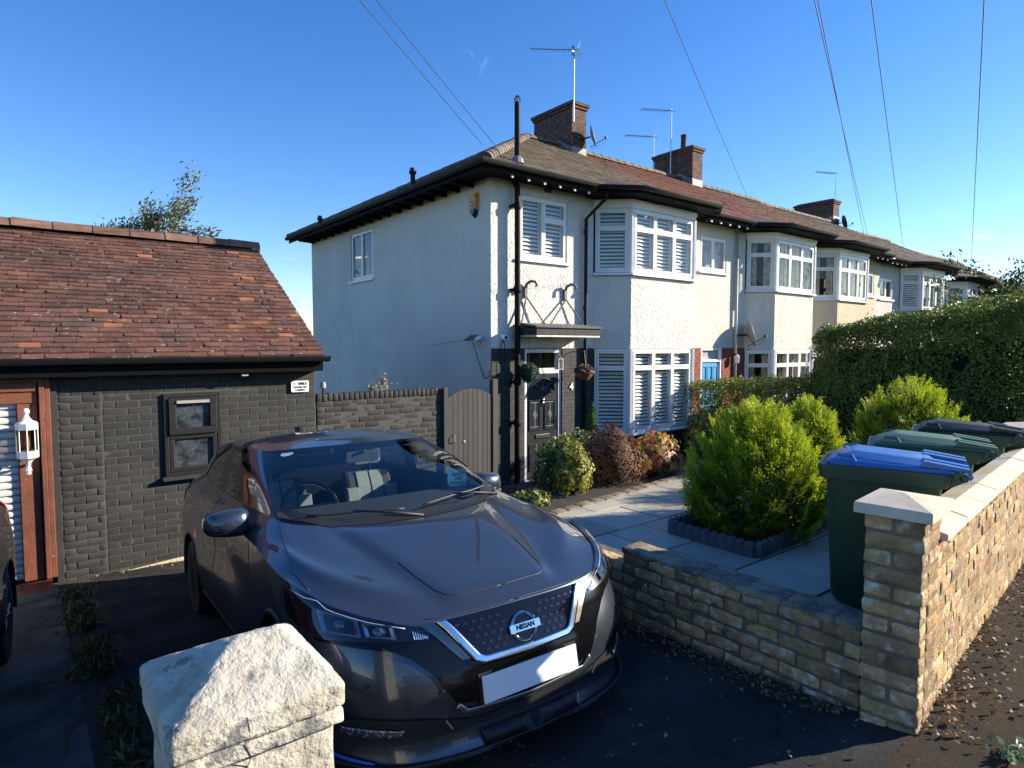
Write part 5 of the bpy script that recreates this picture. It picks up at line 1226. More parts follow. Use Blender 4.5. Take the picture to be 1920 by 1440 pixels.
def line_on(tri, name, pts, mat, parent, view='top', r=.004, mirror=True, eps=.000):
    mb = MB()
    for s in ((1, -1) if mirror is True else (mirror or 1,)):
        out = []
        for k in range(len(pts) - 1):
            n = max(2, int(math.dist(pts[k], pts[k + 1]) / .03))
            for i in range(n + (k == len(pts) - 2)):
                f = i / n; p = [pts[k][q] * (1 - f) + pts[k + 1][q] * f for q in (0, 1)]
                if view == 'top': o, d = Vector((p[0] * s, p[1], 3)), Vector((0, 0, -1))
                elif view == 'front': o, d = Vector((p[0] * s, -1, p[1])), Vector((0, 1, 0))
                else: o, d = Vector((2 * s, p[0], p[1])), Vector((-s, 0, 0))
                h, nrm, _, _ = tri.ray_cast(o, d)
                if h is None: continue
                if nrm.dot(d) > 0: nrm = -nrm
                out.append(h + nrm * eps)
        if len(out) > 1: mb.tube(out, r, 5)
    return mb.build(name, mat, parent, smooth=True)

def wheel(car, x, y, side):
    c = (x, y, .315)
    w = MB(); prof = [(.20, -.10), (.255, -.105), (.295, -.10), (.315, -.075), (.318, 0), (.315, .075), (.295, .10), (.255, .105), (.20, .10), (.19, .05), (.19, -.05), (.20, -.10)]
    w.lathe([(r_, h) for r_, h in prof], c, 'X', 36); wo_ = w.build('wheel', m_rub, car, smooth=True, sharp=40)
    r_ = MB(); d = side
    r_.lathe([(.21, d * .085), (.205, d * .095), (.19, d * .07), (.18, d * .0)], c, 'X', 36)
    for k in range(5):
        a = 2 * math.pi * k / 5
        for da in (-.17, .17):
            p0 = Vector((c[0] + d * .075, c[1] + .05 * math.cos(a), c[2] + .05 * math.sin(a))); p1 = Vector((c[0] + d * .082, c[1] + .195 * math.cos(a + da), c[2] + .195 * math.sin(a + da)))
            r_.tube([p0, p1], [.024, .017], 6)
    r_.lathe([(.0001, d * .088), (.055, d * .085), (.06, d * .05)], c, 'X', 16)
    r_.build('rim', m_alloy, wo_, smooth=True, sharp=40)
    MB().lathe([(.0001, d * .02), (.18, d * .02)], c, 'X', 24).build('brake_disc', m_mb, wo_)

def make_car(label, loc, rot, paint, full=True):
    car = thing('parked_car', label, 'car', loc, rot, None, True)
    bo, tri = make_body(car, paint)
    # underside, wheel wells
    mb = MB(); mb.box(-.78, .78, .35, 4.2, .19, .215); mb.build('underbody', m_mb, car)
    for (y) in (.905, 3.605):
        N = 16
        for s in (1, -1):
            mb = MB()
            for k in range(N):
                a0, a1 = math.pi * k / N, math.pi * (k + 1) / N; r_ = .36
                mb.quad((s * .55, y + r_ * math.cos(a0), .335 + r_ * math.sin(a0)), (s * .55, y + r_ * math.cos(a1), .335 + r_ * math.sin(a1)), (s * .872, y + r_ * math.cos(a1), .335 + r_ * math.sin(a1)), (s * .872, y + r_ * math.cos(a0), .335 + r_ * math.sin(a0)))
            mb.add([(s * .55, y + .36 * math.cos(math.pi * k / N), .335 + .36 * math.sin(math.pi * k / N)) for k in range(N + 1)] + [(s * .55, y - .36, .2), (s * .55, y + .36, .2)], [tuple(range(N + 1)) + (N + 1, N + 2)])
            # lip round the arch
            mb.tube([(s * .884, y + .356 * math.cos(math.pi * (k / N * 1.1 - .05)), .335 + .356 * math.sin(math.pi * (k / N * 1.1 - .05))) for k in range(N + 1)], .013, 6)
            mb.build('wheel_arch', m_mb, car, recalc=False)
    for y in (.905, 3.605):
        for s in (1, -1): wheel(car, s * .775, y, s)
    # mirrors
    for s in (1, -1):
        mb = MB(); C = Vector((s * (.945 if s < 0 else .885), 1.66 if s < 0 else 1.74, 1.035))
        v0 = len(mb.v); mb.sphere((0, 0, 0), 1, 10)
        vv = []
        for (x, y, z) in mb.v:
            f = lambda q, p: math.copysign(abs(q) ** p, q)
            x2, y2, z2 = f(x, .55), f(y, .7), f(z, .58); y2 = y2 if y2 < 0 else y2 * .35
            vv.append((C.x + x2 * .125, C.y + y2 * .11 + abs(x2 * s > 0) * .0 + .03 * max(0, x2 * s), C.z + z2 * .078 * (1 - .15 * x2 * s)))
        mb.v = vv; mi = mb.build('mirror', paint, car, smooth=True)
        st_ = MB(); st_.prism([(s * .76, 1.60, .955), (s * .95, 1.62, .962), (s * .95, 1.70, .962), (s * .76, 1.78, .955)], (0, 0, .03)); st_.build('mirror_stalk', m_mb, mi, bevel=.006)
        gl = MB(); gl.obox((C.x - .105, C.y + .037, C.z - .055), (.21, 0, 0), (0, 0, .11), (0, .003, 0)); gl.build('mirror_glass', m_chr, mi)
        if s < 0 or True:
            MB().sphere((C.x + s * .02, C.y - .099, C.z - .045), .02, 6, (3.2, .5, .35)).build('indicator', m_gb, mi, smooth=True)
    # door handles, shut lines
    for s in (1, -1):
        for y in (2.42, 3.20):
            if y > 3: continue
            h, nrm, _, _ = tri.ray_cast(Vector((2 * s, y, .87)), Vector((-s, 0, 0)))
            m = MB(); m.sphere(tuple(h + Vector((s * .022, 0, 0))), 1, 8, (.016, .11, .019)); m.build('door_handle', m_chr if full else paint, car, smooth=True)
    for s in (1, -1):
        line_on(tri, 'shut_line', [(1.42, .30), (1.46, .70), (1.50, .98)], m_mb, bo, 'side', .0035, s, -.0008)
        line_on(tri, 'shut_line', [(2.60, .30), (2.62, .70), (2.66, 1.06)], m_mb, bo, 'side', .0035, s, -.0008)
        line_on(tri, 'shut_line', [(1.46, .31), (3.15, .31)], m_mb, bo, 'side', .0035, s, -.0008)
    if full: front_end(car, bo, tri, paint)
    # tail lamps
    strip(tri, 'tail_lamp', [(.60, .80), (.72, .82), (.80, .86), (.83, .9)], [(.62, .9), (.70, 1.0), (.76, 1.05), (.80, 1.0)], M('red_lens', (.16, .008, .006), .12, coat=.6), car, 'front', 4, 4, .004) if False else None
    for s in (1, -1):
        mb = MB(); A = [(4.02, .93), (4.20, .90), (4.33, .88)]; B = [(3.86, 1.055), (4.08, 1.075), (4.30, 1.06)]
        vs = []
        for i in range(13):
            f = i / 12 * 2; k = min(1, int(f)); g = f - k
            for j in range(5):
                y = (A[k][0] * (1 - g) + A[k + 1][0] * g) * (1 - j / 4) + (B[k][0] * (1 - g) + B[k + 1][0] * g) * j / 4
                z = (A[k][1] * (1 - g) + A[k + 1][1] * g) * (1 - j / 4) + (B[k][1] * (1 - g) + B[k + 1][1] * g) * j / 4
                h, nrm, _, _ = tri.ray_cast(Vector((2 * s, y, z)), Vector((-s, 0, 0))); vs.append((h if h is not None else Vector((s * .7, y, z))) + Vector((s * .006, 0, 0)))
        mb.add(vs, [(i * 5 + j, (i + 1) * 5 + j, (i + 1) * 5 + j + 1, i * 5 + j + 1) for i in range(12) for j in range(4)])
        mb.build('tail_lamp', M('red_lens', (.13, .007, .006), .12, coat=.6), car, smooth=True)
    interior(car, full)
    return car

def interior(car, full):
    m_int = M('dark_cabin_trim', (.012, .012, .014), .8); m_seat = M('grey_seat_fabric', (.22, .245, .245), .8, bump=[(80, .3, .004, 4)]); m_seatd = M('dark_seat_fabric', (.03, .032, .036), .8)
    mb = MB(); mb.prism([(-.70, 1.20, 1.0), (-.70, 1.72, 1.045), (-.70, 1.86, 1.0), (-.70, 1.86, .70), (-.70, 1.2, .7)], (1.40, 0, 0)); 
    d = mb.build('dashboard', M('dashboard_vinyl', (.028, .029, .031), .65, bump=[(120, .2, .002, 3)]), car, bevel=.02)
    MB().box(-.72, .72, 1.2, 4.0, .22, .30).box(-.76, -.70, 1.7, 3.7, .3, 1.03).box(.70, .76, 1.7, 3.7, .3, 1.03).box(-.6, .6, 3.45, 3.6, .3, 1.12).build('cabin_lining', m_int, car)
    for s in (-1, 1):
        mb = MB(); x = s * .36
        mb.prism([(x - .25, 2.25, .45), (x - .25, 2.22, .60), (x - .25, 2.75, .56), (x - .25, 2.78, .45)], (.50, 0, 0))
        se = mb.build('seat', m_seatd, car, bevel=.03)
        bk = MB(); P = [(2.70, .55), (2.66, .75), (2.70, 1.0), (2.76, 1.12)]
        bk.prism([(x - .20, y, z) for y, z in P] + [(x - .20, y + .12, z) for y, z in P[::-1]], (.40, 0, 0)); bk.build('backrest', m_seatd, se, bevel=.03)
        pn = MB()
        for (a, b) in ((-.11, -.005), (.005, .11)): pn.prism([(x + a, y - .012, z) for y, z in P] + [(x + a, y, z) for y, z in P[::-1]], (b - a, 0, 0))
        for q in (-1, 1): pn.prism([(x + q * .165 - .05, y - .05, z) for y, z in P[:-1]] + [(x + q * .165 - .05, y + .02, z) for y, z in P[:-1][::-1]], (.10, 0, 0))
        pn.build('seat_cushion', m_seat, se, bevel=.015)
        hd = MB(); hd.prism([(x - .13, 2.75, 1.17), (x - .13, 2.74, 1.27), (x - .13, 2.78, 1.33), (x - .13, 2.86, 1.31), (x - .13, 2.86, 1.17)], (.26, 0, 0)); hr = hd.build('headrest', m_seat if s > 0 else m_seatd, se, bevel=.03)
        pp = MB()
        for q in (-.05, .05): pp.tube([(x + q, 2.80, 1.05), (x + q, 2.80, 1.19)], .007, 6)
        pp.build('headrest_posts', m_chr, hr)
    mb = MB(); mb.prism([(-.62, 3.42, .5), (-.62, 3.46, 1.10), (-.62, 3.56, 1.12), (-.62, 3.56, .5)], (1.24, 0, 0)); mb.build('rear_seat', m_seatd, car, bevel=.03)
    # steering wheel (right hand drive: the driver sits on the left of the picture)
    st = MB(); N = 28; c = Vector((-.36, 1.98, 1.0)); u = Vector((1, 0, 0)); w = Vector((0, .42, .91)).normalized()
    for k in range(N):
        a0, a1 = 2 * math.pi * k / N, 2 * math.pi * (k + 1) / N
        st.tube([c + u * .18 * math.cos(a0) + w * .18 * math.sin(a0), c + u * .18 * math.cos(a1) + w * .18 * math.sin(a1)], .016, 6, False)
    st.obox(c + u * -.17 - w * .03, u * .34, w * .05, w.cross(u) * .02); st.obox(c - u * .06 - w * .17, u * .12, w * .17, w.cross(u) * .025)
    st.build('steering_wheel', m_gb, car, smooth=True, sharp=40)
    rm = MB(); rm.obox((-.12, 1.92, 1.275), (.25, .03, 0), (0, -.01, .075), (0, .03, 0)); rm.tube([(0, 1.93, 1.34), (0, 1.88, 1.355)], .012, 6)
    rm.build('rear_view_mirror', m_int, car, bevel=.01)
    if full:
        for s in (-1, 1): MB().prism([(s * .36 - .19, 2.08, 1.35), (s * .36 + .19, 2.08, 1.35), (s * .36 + .19, 2.22, 1.385), (s * .36 - .19, 2.22, 1.385)], (0, 0, .012)).build('sun_visor', m_int, car)
        MB().quad((-.5, 2.15, 1.385), (.5, 2.15, 1.385), (.42, 3.6, 1.40), (-.42, 3.6, 1.40)).build('headlining', M('headlining', (.10, .10, .105), .95), car, recalc=False)

def front_end(car, bo, tri, paint):
    # black shield under the lamps, round the number plate
    up = [(-.60, .648), (-.52, .635), (-.43, .70), (-.40, .722), (0, .724), (.40, .722), (.43, .70), (.52, .635), (.60, .648)]
    lo = [(-.60, .646), (-.53, .605), (-.45, .53), (-.37, .40), (0, .345), (.37, .40), (.45, .53), (.53, .605), (.60, .646)]
    strip(tri, 'front_shield', lo, up, m_gb, car, 'front', 120, 20, .007)
    # thin black wedge below each lamp
    for s in (1, -1): strip(tri, 'lamp_wedge', [(.50 * s, .61), (.60 * s, .644), (.72 * s, .665), (.83 * s, .682)], [(.46 * s, .66), (.60 * s, .675), (.72 * s, .690), (.83 * s, .698)], m_gb, car, 'front', 40, 6, .008)
    # dark glazed grille panel with its relief of small blocks
    gp = strip(tri, 'grille_panel', [(-.235, .555), (0, .552), (.235, .555)], [(-.365, .716), (0, .72), (.365, .716)], M('midnight_grille', (.004, .0035, .007), .05, spec=.4), car, 'front', 80, 16, .012)
    gb_ = MB()
    for r_ in range(5):
        z = .575 + r_ * .029
        for k in range(-9, 10):
            x = k * .040 + (.02 if r_ % 2 else 0); lim = .225 + (z - .555) * .94
            if abs(x) > lim - .03 or (abs(x) < .085): continue
            h, nrm, _, _ = tri.ray_cast(Vector((x, -1, z)), Vector((0, 1, 0)))
            if h is None: continue
            if nrm.y > 0: nrm = -nrm
            c = h + nrm * .0125; t = Vector((1, 0, 0)) - nrm * nrm.x; t.normalize(); u = t.cross(nrm); u = u if u.z > 0 else -u
            gb_.prism([c - t * .013 - u * .003, c + t * .008 - u * .006, c + t * .014 + u * .004, c - t * .007 + u * .007], nrm * .003)
    gb_.build('grille_pattern', M('violet_grille_block', (.013, .012, .022), .12), gp)
    # chrome V: two arms and the base, a bevelled band standing proud
    Vo = [(-.405, .722), (-.372, .685), (-.275, .548), (-.235, .530), (0, .524), (.235, .530), (.275, .548), (.372, .685), (.405, .722)]
    Vi = [(-.365, .722), (-.338, .692), (-.245, .566), (-.222, .556), (0, .552), (.222, .556), (.245, .566), (.338, .692), (.365, .722)]
    strip(tri, 'chrome_trim', Vo, Vi, m_chr, car, 'front', 110, 4, .014, thick=.010)
    Wo = [(-.475, .722), (-.43, .680), (-.325, .562)]; Wi = [(-.415, .724), (-.388, .694), (-.285, .562)]
    for s in (1, -1): strip(tri, 'satin_trim', [(x * s, z) for x, z in Wo], [(x * s, z) for x, z in Wi], M('satin_dark_chrome', (.20, .17, .15), .22, metal=1.), car, 'front', 40, 4, .011)
    # round badge with a bar across it and the maker's lettering
    h, nrm, _, _ = tri.ray_cast(Vector((0, -1, .622)), Vector((0, 1, 0))); nrm = nrm if nrm.y < 0 else -nrm
    c = h + nrm * .018; u = Vector((1, 0, 0)); w = nrm.cross(u).normalized(); w = w if w.z > 0 else -w
    bd = MB(); N = 32
    for (r0, r1) in ((.056, .072),):
        vs = []
        for k in range(N):
            a = 2 * math.pi * k / N; e = u * math.cos(a) + w * math.sin(a) * .92
            vs += [c + e * r0, c + e * (r0 + r1) / 2 + nrm * .010, c + e * r1, c + e * (r0 + r1) / 2 - nrm * .006]
        bd.add(vs, [(k * 4 + j, ((k + 1) % N) * 4 + j, ((k + 1) % N) * 4 + (j + 1) % 4, k * 4 + (j + 1) % 4) for k in range(N) for j in range(4)])
    bd.obox(c - u * .083 - w * .017 - nrm * .004, u * .166, w * .034, nrm * .014)
    b_ = bd.build('badge', m_chr, car, smooth=True, sharp=35)
    MB().lathe([(.0001, 0), (.058, 0)], (0, 0, 0), 'Z', 24)
    bk = MB(); bk.add([c - nrm * .004] + [c - nrm * .004 + (u * math.cos(2 * math.pi * k / 24) + w * math.sin(2 * math.pi * k / 24) * .92) * .06 for k in range(24)], [(0, 1 + k, 1 + (k + 1) % 24) for k in range(24)]); bk.build('badge_backing', m_gb, b_)
    text_mesh('NISSAN', .030, c + nrm * .0108, u, w, .002, .0012).build('badge_lettering', m_gb, b_, recalc=False)
    # number plate, blank white
    h, nrm, _, _ = tri.ray_cast(Vector((0, -1, .435)), Vector((0, 1, 0)))
    m = MB(); m.obox((-.26, h.y - .028, .378), (.52, 0, 0), (0, .012, .111), (0, .012, -.001)); np_ = m.build('number_plate', M('plate_white', (.86, .86, .86), .35), car, bevel=.003)
    m = MB(); m.obox((-.27, h.y - .010, .370), (.54, 0, 0), (0, .012, .127), (0, .05, -.001)); m.build('plate_holder', m_mb, np_)
    # headlamps: dark housing, chrome pockets with projectors, clear lens
    HL = [(.455, .662), (.56, .672), (.70, .684), (.80, .692), (.845, .702), (.866, .725)]
    HU = [(.43, .706), (.56, .738), (.66, .765), (.76, .803), (.83, .848), (.862, .872)]
    for s in (1, -1):
        sc = lambda P: [(x * s, z) for x, z in P]
        hl = strip(tri, 'headlamp', sc(HL), sc(HU), M('lamp_housing', (.005, .005, .006), .3, spec=.25), car, 'front', 60, 16, .006)
        pk = MB(); pj = MB()
        for (x0, x1, zo) in ((.80, .69, .0), (.672, .575, -.012)):
            q = []
            for (x, t) in ((x0, .20), (x1, .18), (x1, .80), (x0, .72)):
                zl = np.interp(x, [p[0] for p in HL], [p[1] for p in HL]); zu = np.interp(x, [p[0] for p in HU], [p[1] for p in HU]); z = zl + (zu - zl) * t
                h, nn, _, _ = tri.ray_cast(Vector((x * s, -1, z)), Vector((0, 1, 0))); nn = nn if nn.y < 0 else -nn; q.append((h, nn))
            cc = sum((a[0] for a in q), Vector()) / 4; nn = sum((a[1] for a in q), Vector()).normalized()
            for i in range(4):
                a, b = q[i], q[(i + 1) % 4]; e = .016
                pk.tube([a[0] + a[1] * e, b[0] + b[1] * e], .0035, 6)
                ai, bi = a[0].lerp(cc, .22), b[0].lerp(cc, .22); pk.quad(a[0] + a[1] * e, b[0] + b[1] * e, bi + nn * .008, ai + nn * .008)
            v0 = (q[0][0] - q[1][0]).normalized(); w0 = nn.cross(v0).normalized(); vs = [cc + nn * .022]; K = 16
            for (rr_, e) in ((.016, .0195), (.028, .011)):
                for k in range(K): vs.append(cc + nn * e + (v0 * math.cos(2 * math.pi * k / K) + w0 * math.sin(2 * math.pi * k / K) * .8) * rr_)
            pj.add(vs, [(0, 1 + k, 1 + (k + 1) % K) for k in range(K)] + [(1 + k, 1 + K + k, 1 + K + (k + 1) % K, 1 + (k + 1) % K) for k in range(K)])
        pk.build('reflector_pocket', M('lamp_reflector', (.42, .43, .45), .18, metal=1.), hl, smooth=True, sharp=30); pj.build('projector', M('projector_glass', (.05, .06, .075), .03, coat=1.), hl, smooth=True)
        # faceted indicator at the inner end
        fa = MB()
        for k in range(7):
            x = (.505 - k * .0085); zl = np.interp(x, [p[0] for p in HL], [p[1] for p in HL]); zu = np.interp(x, [p[0] for p in HU], [p[1] for p in HU])
            h, nn, _, _ = tri.ray_cast(Vector((x * s, -1, zl + .006)), Vector((0, 1, 0))); h2, _, _, _ = tri.ray_cast(Vector((x * s, -1, zl + (zu - zl) * (.62 - .05 * k))), Vector((0, 1, 0))); nn = nn if nn.y < 0 else -nn
            fa.tube([h + nn * .012, h2 + nn * .012], .003, 4)
        fa.build('indicator_facets', m_chr, hl)
        # light guide strip along the top edge
        gd = MB(); pts = []
        for k in range(14):
            x = .53 + k * .0245; zu = np.interp(x, [p[0] for p in HU], [p[1] for p in HU]) - .014; h, nn, _, _ = tri.ray_cast(Vector((x * s, -1, zu)), Vector((0, 1, 0)))
            if h is not None: nn = nn if nn.y < 0 else -nn; pts.append(h + nn * .014)
        gd.tube(pts, .002, 5); gd.build('light_guide', M('clear_plastic', (.6, .63, .66), .15), hl, smooth=True)
        strip(tri, 'lens', sc(HL), sc(HU), m_lens, hl, 'front', 60, 12, .028)
    # fog lamp recess with lamp and bright blade, lower opening, splitter with blue line
    for s in (1, -1): strip(tri, 'bumper_recess', [(x * s, z) for x, z in ((.10, .295), (.30, .29), (.55, .272), (.72, .272), (.80, .29))], [(x * s, z) for x, z in ((.10, .30), (.30, .318), (.50, .365), (.66, .385), (.79, .390))], m_mb, car, 'front', 80, 10, .008)
    for s in (1, -1):
        fg = strip(tri, 'fog_lamp', [(.58 * s, .312), (.70 * s, .308), (.77 * s, .315)], [(.575 * s, .338), (.70 * s, .352), (.77 * s, .352)], M('fog_lens', (.10, .105, .115), .12, metal=.6, coat=1., bump=[(160, .8, .004, 2)], var=((.5, .5, .52), 70, .56, .62, 2)), car, 'front', 24, 4, .014, thick=.004)
        bl = MB(); h, nn, _, _ = tri.ray_cast(Vector((.42 * s, -1, .33)), Vector((0, 1, 0))); bl.tube([h + Vector((.0, -.012, .012)), h + Vector((-.03 * s, -.012, -.03))], .006, 5); bl.build('recess_blade', m_chr, car)
    strip(tri, 'lower_opening', [(-.52, .285), (0, .278), (.52, .285)], [(-.46, .300), (0, .326), (.46, .300)], m_mb, car, 'front', 80, 6, .008)
    strip(tri, 'plate_trim', [(-.375, .385), (-.33, .352), (0, .338), (.33, .352), (.375, .385)], [(-.36, .405), (-.32, .368), (0, .352), (.32, .368), (.36, .405)], m_alloy, car, 'front', 80, 3, .013, thick=.006)
    strip(tri, 'shield_edge', [(.60, .652), (.53, .61), (.45, .535), (.36, .385)], [(.60, .658), (.52, .618), (.44, .54), (.35, .385)], m_alloy, car, 'front', 30, 2, .005, mirror=True) if False else None
    strip(tri, 'splitter', [(-.80, .185), (-.62, .178), (0, .172), (.62, .178), (.80, .185)], [(-.80, .205), (-.62, .196), (0, .190), (.62, .196), (.80, .205)], m_mb, car, 'front', 60, 3, .02, thick=.01)
    for s in (1, -1): strip(tri, 'blue_accent', [(.68 * s, .200), (.74 * s, .205), (.79 * s, .212)], [(.68 * s, .208), (.74 * s, .217), (.79 * s, .226)], M('blue_accent', (.03, .16, .55), .3, coat=.5), car, 'front', 24, 2, .014)
    # parking sensors
    for s in (1, -1):
        for (x, z) in ((.42, .47), (.70, .52)):
            h, nn, _, _ = tri.ray_cast(Vector((x * s, -1, z)), Vector((0, 1, 0))); nn = nn if nn.y < 0 else -nn; m = MB(); u = nn.orthogonal().normalized(); w = nn.cross(u)
            m.tube([h - nn * .004 + Vector((0, 0, 0)), h + nn * .005], .011, 12); m.build('parking_sensor', m_mb, car, smooth=True, sharp=40)
    # bonnet shut line, charging flap, bonnet crease
    line_on(tri, 'bonnet_gap', [(0, .135), (.38, .158), (.44, .18)], m_mb, bo, 'top', .0028, eps=-.0008)
    for s in (1, -1): line_on(tri, 'bonnet_gap', [(.80, .60), (.81, .80), (.775, 1.08), (.735, 1.32)], m_mb, bo, 'top', .0032, s, -.0008)
    line_on(tri, 'flap_gap', [(0, .235), (.24, .25), (.28, .275), (.305, .33), (.33, .46), (.35, .62)], m_mb, bo, 'top', .0036, eps=-.0008)
    # cowl, wipers
    strip(tri, 'scuttle', [(-.66, 1.30), (-.5, 1.145), (-.3, 1.075), (0, 1.045), (.3, 1.075), (.5, 1.145), (.66, 1.30)], [(-.70, 1.46), (-.52, 1.24), (-.3, 1.155), (0, 1.13), (.3, 1.155), (.52, 1.24), (.70, 1.46)], m_mb, car, 'top', 60, 4, .003)
    for (a, b, pv) in (((-.60, 1.285), (-.06, 1.145), (.02, 1.06)), ((.06, 1.15), (.62, 1.32), (.66, 1.24))):
        out = []
        for k in range(12):
            f = k / 11; x, y = a[0] * (1 - f) + b[0] * f, a[1] * (1 - f) + b[1] * f - .012 * math.sin(math.pi * f)
            h, nn, _, _ = tri.ray_cast(Vector((x, y, 3)), Vector((0, 0, -1))); out.append(h + Vector((0, -.004, .014)))
        m = MB(); m.tube(out, [.005] + [.0075] * 10 + [.005], 6); h, nn, _, _ = tri.ray_cast(Vector((pv[0], pv[1], 3)), Vector((0, 0, -1))); m.tube([h + Vector((0, 0, .008)), h.lerp(out[5], .5) + Vector((0, -.004, .014)), out[5] + Vector((0, 0, .006))], [.009, .008, .006], 6)
        m.build('wiper', m_mb, car, smooth=True)
    # stickers inside the screen: round disc, baby on board shield
    def on_screen(x, y, off):
        h, nn, _, _ = tri.ray_cast(Vector((x, y, 3)), Vector((0, 0, -1))); nn = nn if nn.z > 0 else -nn; return h + nn * off, nn
    h, nn = on_screen(-.485, 2.03, -.004)
    u = Vector((1, 0, 0)); u = (u - nn * u.dot(nn)).normalized(); w = nn.cross(u)
    m = MB(); m.add([h + (u * math.cos(2 * math.pi * k / 20) * .042 + w * math.sin(2 * math.pi * k / 20) * .034) for k in range(20)], [tuple(range(20))]); m.build('permit_disc', M('pale_disc', (.62, .72, .70), .5), car)
    h = Vector((.655, 1.76, 1.09)); nn = Vector((-.15, -.96, .22)).normalized(); u = Vector((1, 0, 0)); u = (u - nn * u.dot(nn)).normalized(); w = nn.cross(u); w = w if w.z > 0 else -w; u = w.cross(nn) if w.cross(nn).x > 0 else -w.cross(nn)
    ang = R(-6); u2 = u * math.cos(ang) + w * math.sin(ang); w2 = w * math.cos(ang) - u * math.sin(ang)
    sh = [(-.07, .085), (0, .07), (.075, .075), (.075, -.03), (.05, -.075), (0, -.085), (-.05, -.07), (-.075, -.03)]
    m = MB(); m.prism([h + u2 * a + w2 * b for a, b in sh], nn * .002); bb = m.build('baby_sign', M('pale_green_card', (.80, .90, .70), .5), car)
    tm = MB()
    for (b, off) in (('BABY', .030), ('ON', .0), ('BOARD!', -.032)):
        t = text_mesh(b, .034, h + u2 * .005 + w2 * off + nn * .0045, u2, w2, .001, .0006); tm.add(t.v, t.f)
    tm.build('baby_sign_lettering', m_ink, bb, recalc=False)
    # roof aerial
    h, nn, _, _ = tri.ray_cast(Vector((0, 3.35, 3)), Vector((0, 0, -1))); m = MB(); m.prism([(0 - .025, 3.30, h.z - .01), (.025, 3.30, h.z - .01), (.02, 3.46, h.z - .01), (-.02, 3.46, h.z - .01)], (0, .05, .055)); m.build('roof_aerial', m_mb, car, bevel=.012)

CAR = make_car('dark grey hatchback parked nose out on the asphalt drive in front of the black garage', (1.745, 2.02, -1.885), (-.098, 0, R(-3.0)), m_paint)
NC = make_car('dark purple car parked on the concrete drive, only a rear wheel and wing showing', (-1.264, 1.825, -1.83), (-.085, 0, R(-4)), flake_paint('dark_purple_car_paint', (.018, .010, .015), (.04, .022, .032)), False)
# ------------------------------------------------------------------ paved patio
PZ = -1.65
m_slab = M('grey_sandstone_slab', (.43, .395, .32), .7, island=.16, hue=.01, var=[((.50, .465, .38), 1.6, .45, .7, 6), ((.27, .27, .25), 6, .55, .75, 7), ((.20, .20, .175), 2.3, .6, .8, 8)], bump=[(14, .25, .02, 6), (120, .2, .003, 3)], spec=.3)
m_slabp = M('buff_slab', (.42, .38, .30), .75, island=.12, var=((.30, .28, .24), 4, .45, .7, 6), bump=[(40, .4, .01, 5)], spec=.3)
mb = MB(); mbp = MB(); rr_ = random.Random(11)
rows = [(1.30, 1.93), (1.94, 2.54), (2.55, 3.15), (3.16, 3.76), (3.77, 4.33)]
def ynear(x): return swall(x) + .22
for k, (y0, y1) in enumerate(rows):
    x = 3.32 + (0 if k % 2 else -.2)
    cuts = {2: [3.30, 4.10, 5.0], 3: [3.30, 4.03, 4.46], 1: [3.30, 3.75, 4.45]}.get(k, [3.30])
    xs = list(cuts)
    while xs[-1] < 9.3: xs.append(xs[-1] + rr_.choice([.45, .60, .75, .9]))
    for a, b in zip(xs[:-1], xs[1:]):
        ya, yb_ = y0, y1
        if k == 0: ya = ynear((a + b) / 2)
        dz = rr_.uniform(-.002, .002)
        if yb_ - ya > .1: mb.box(a + .006, b - .006, ya + .006, yb_ - .006, PZ - .04 + dz, PZ + dz)
edge = lambda x: 4.50 + .125 * (x - 4.0)          # outer line of the paving along the flower bed
x = 3.30
while x < 9.0:
    w = rr_.uniform(.42, .62); a, b = x + .005, x + w - .005; mbp.prism([(a, 4.345, PZ - .04), (b, 4.345, PZ - .04), (b, edge(b) - .01, PZ - .04), (a, edge(a) - .01, PZ - .04)], (0, 0, .04)); x += w
pt = mb.build('patio', m_slab, bevel=.003, org=(5, 3, PZ)); ptag(pt, kind='structure')
ptag(mbp.build('patio_border', m_slabp, bevel=.003, org=(5, 4.5, PZ)), kind='structure')
jb = MB(); jb.prism([(3.29, swall(3.3) + .19, -2.4), (9.3, swall(9.3) + .19, -2.4), (9.3, edge(9.3), -2.4), (3.29, edge(3.29), -2.4)], (0, 0, 2.4 + PZ - .012))
ptag(jb.build('patio_base', M('dark_joint', (.03, .03, .028), .95), org=(5, 3, -2.4)), kind='structure')
# edging of rough bricks between paving and bed
ed = thing('bed_edging', 'row of rough sandstone edging blocks between the patio and the flower bed', 'edging', (5.5, 4.75, PZ))
mb = MB(); x = 3.3
while x < 8.6:
    w = rr_.uniform(.17, .24); xm = x + w / 2
    brick(mb, (xm, edge(xm) + .06, PZ - .036), Vector((1, .125, 0)).normalized(), Vector((.124, -.99, 0)), w - .008, .12, .09, .008, .006, 14, T4, .006); x += w
mb.build('blocks', M('sandstone_edging', (.25, .20, .14), .9, var=((.15, .125, .09), 9, .4, .65, 6), island=.25, bump=[(60, .8, .01, 6)], spec=.15), ed, smooth=True)
# bed soil sloping down to the house
xs_, ys_ = lin(3.2, 12.0, 60), lin(4.72, 8.2, 24)
mb = MB(); mb.v = [(x, max(y, edge(x) + .02), -1.70 - .62 * smoothstep(edge(x) + .4, 7.3, y) + .03 * mnoise.noise(Vector((x * 5, y * 5, 0)))) for y in ys_ for x in xs_]
mb.f = [(j * 60 + i, j * 60 + i + 1, (j + 1) * 60 + i + 1, (j + 1) * 60 + i) for j in range(23) for i in range(59)]; mb.mi = [0] * len(mb.f)
ptag(mb.build('flower_bed', m_soil, recalc=False, smooth=True, org=(0, 0, 0)), kind='structure')

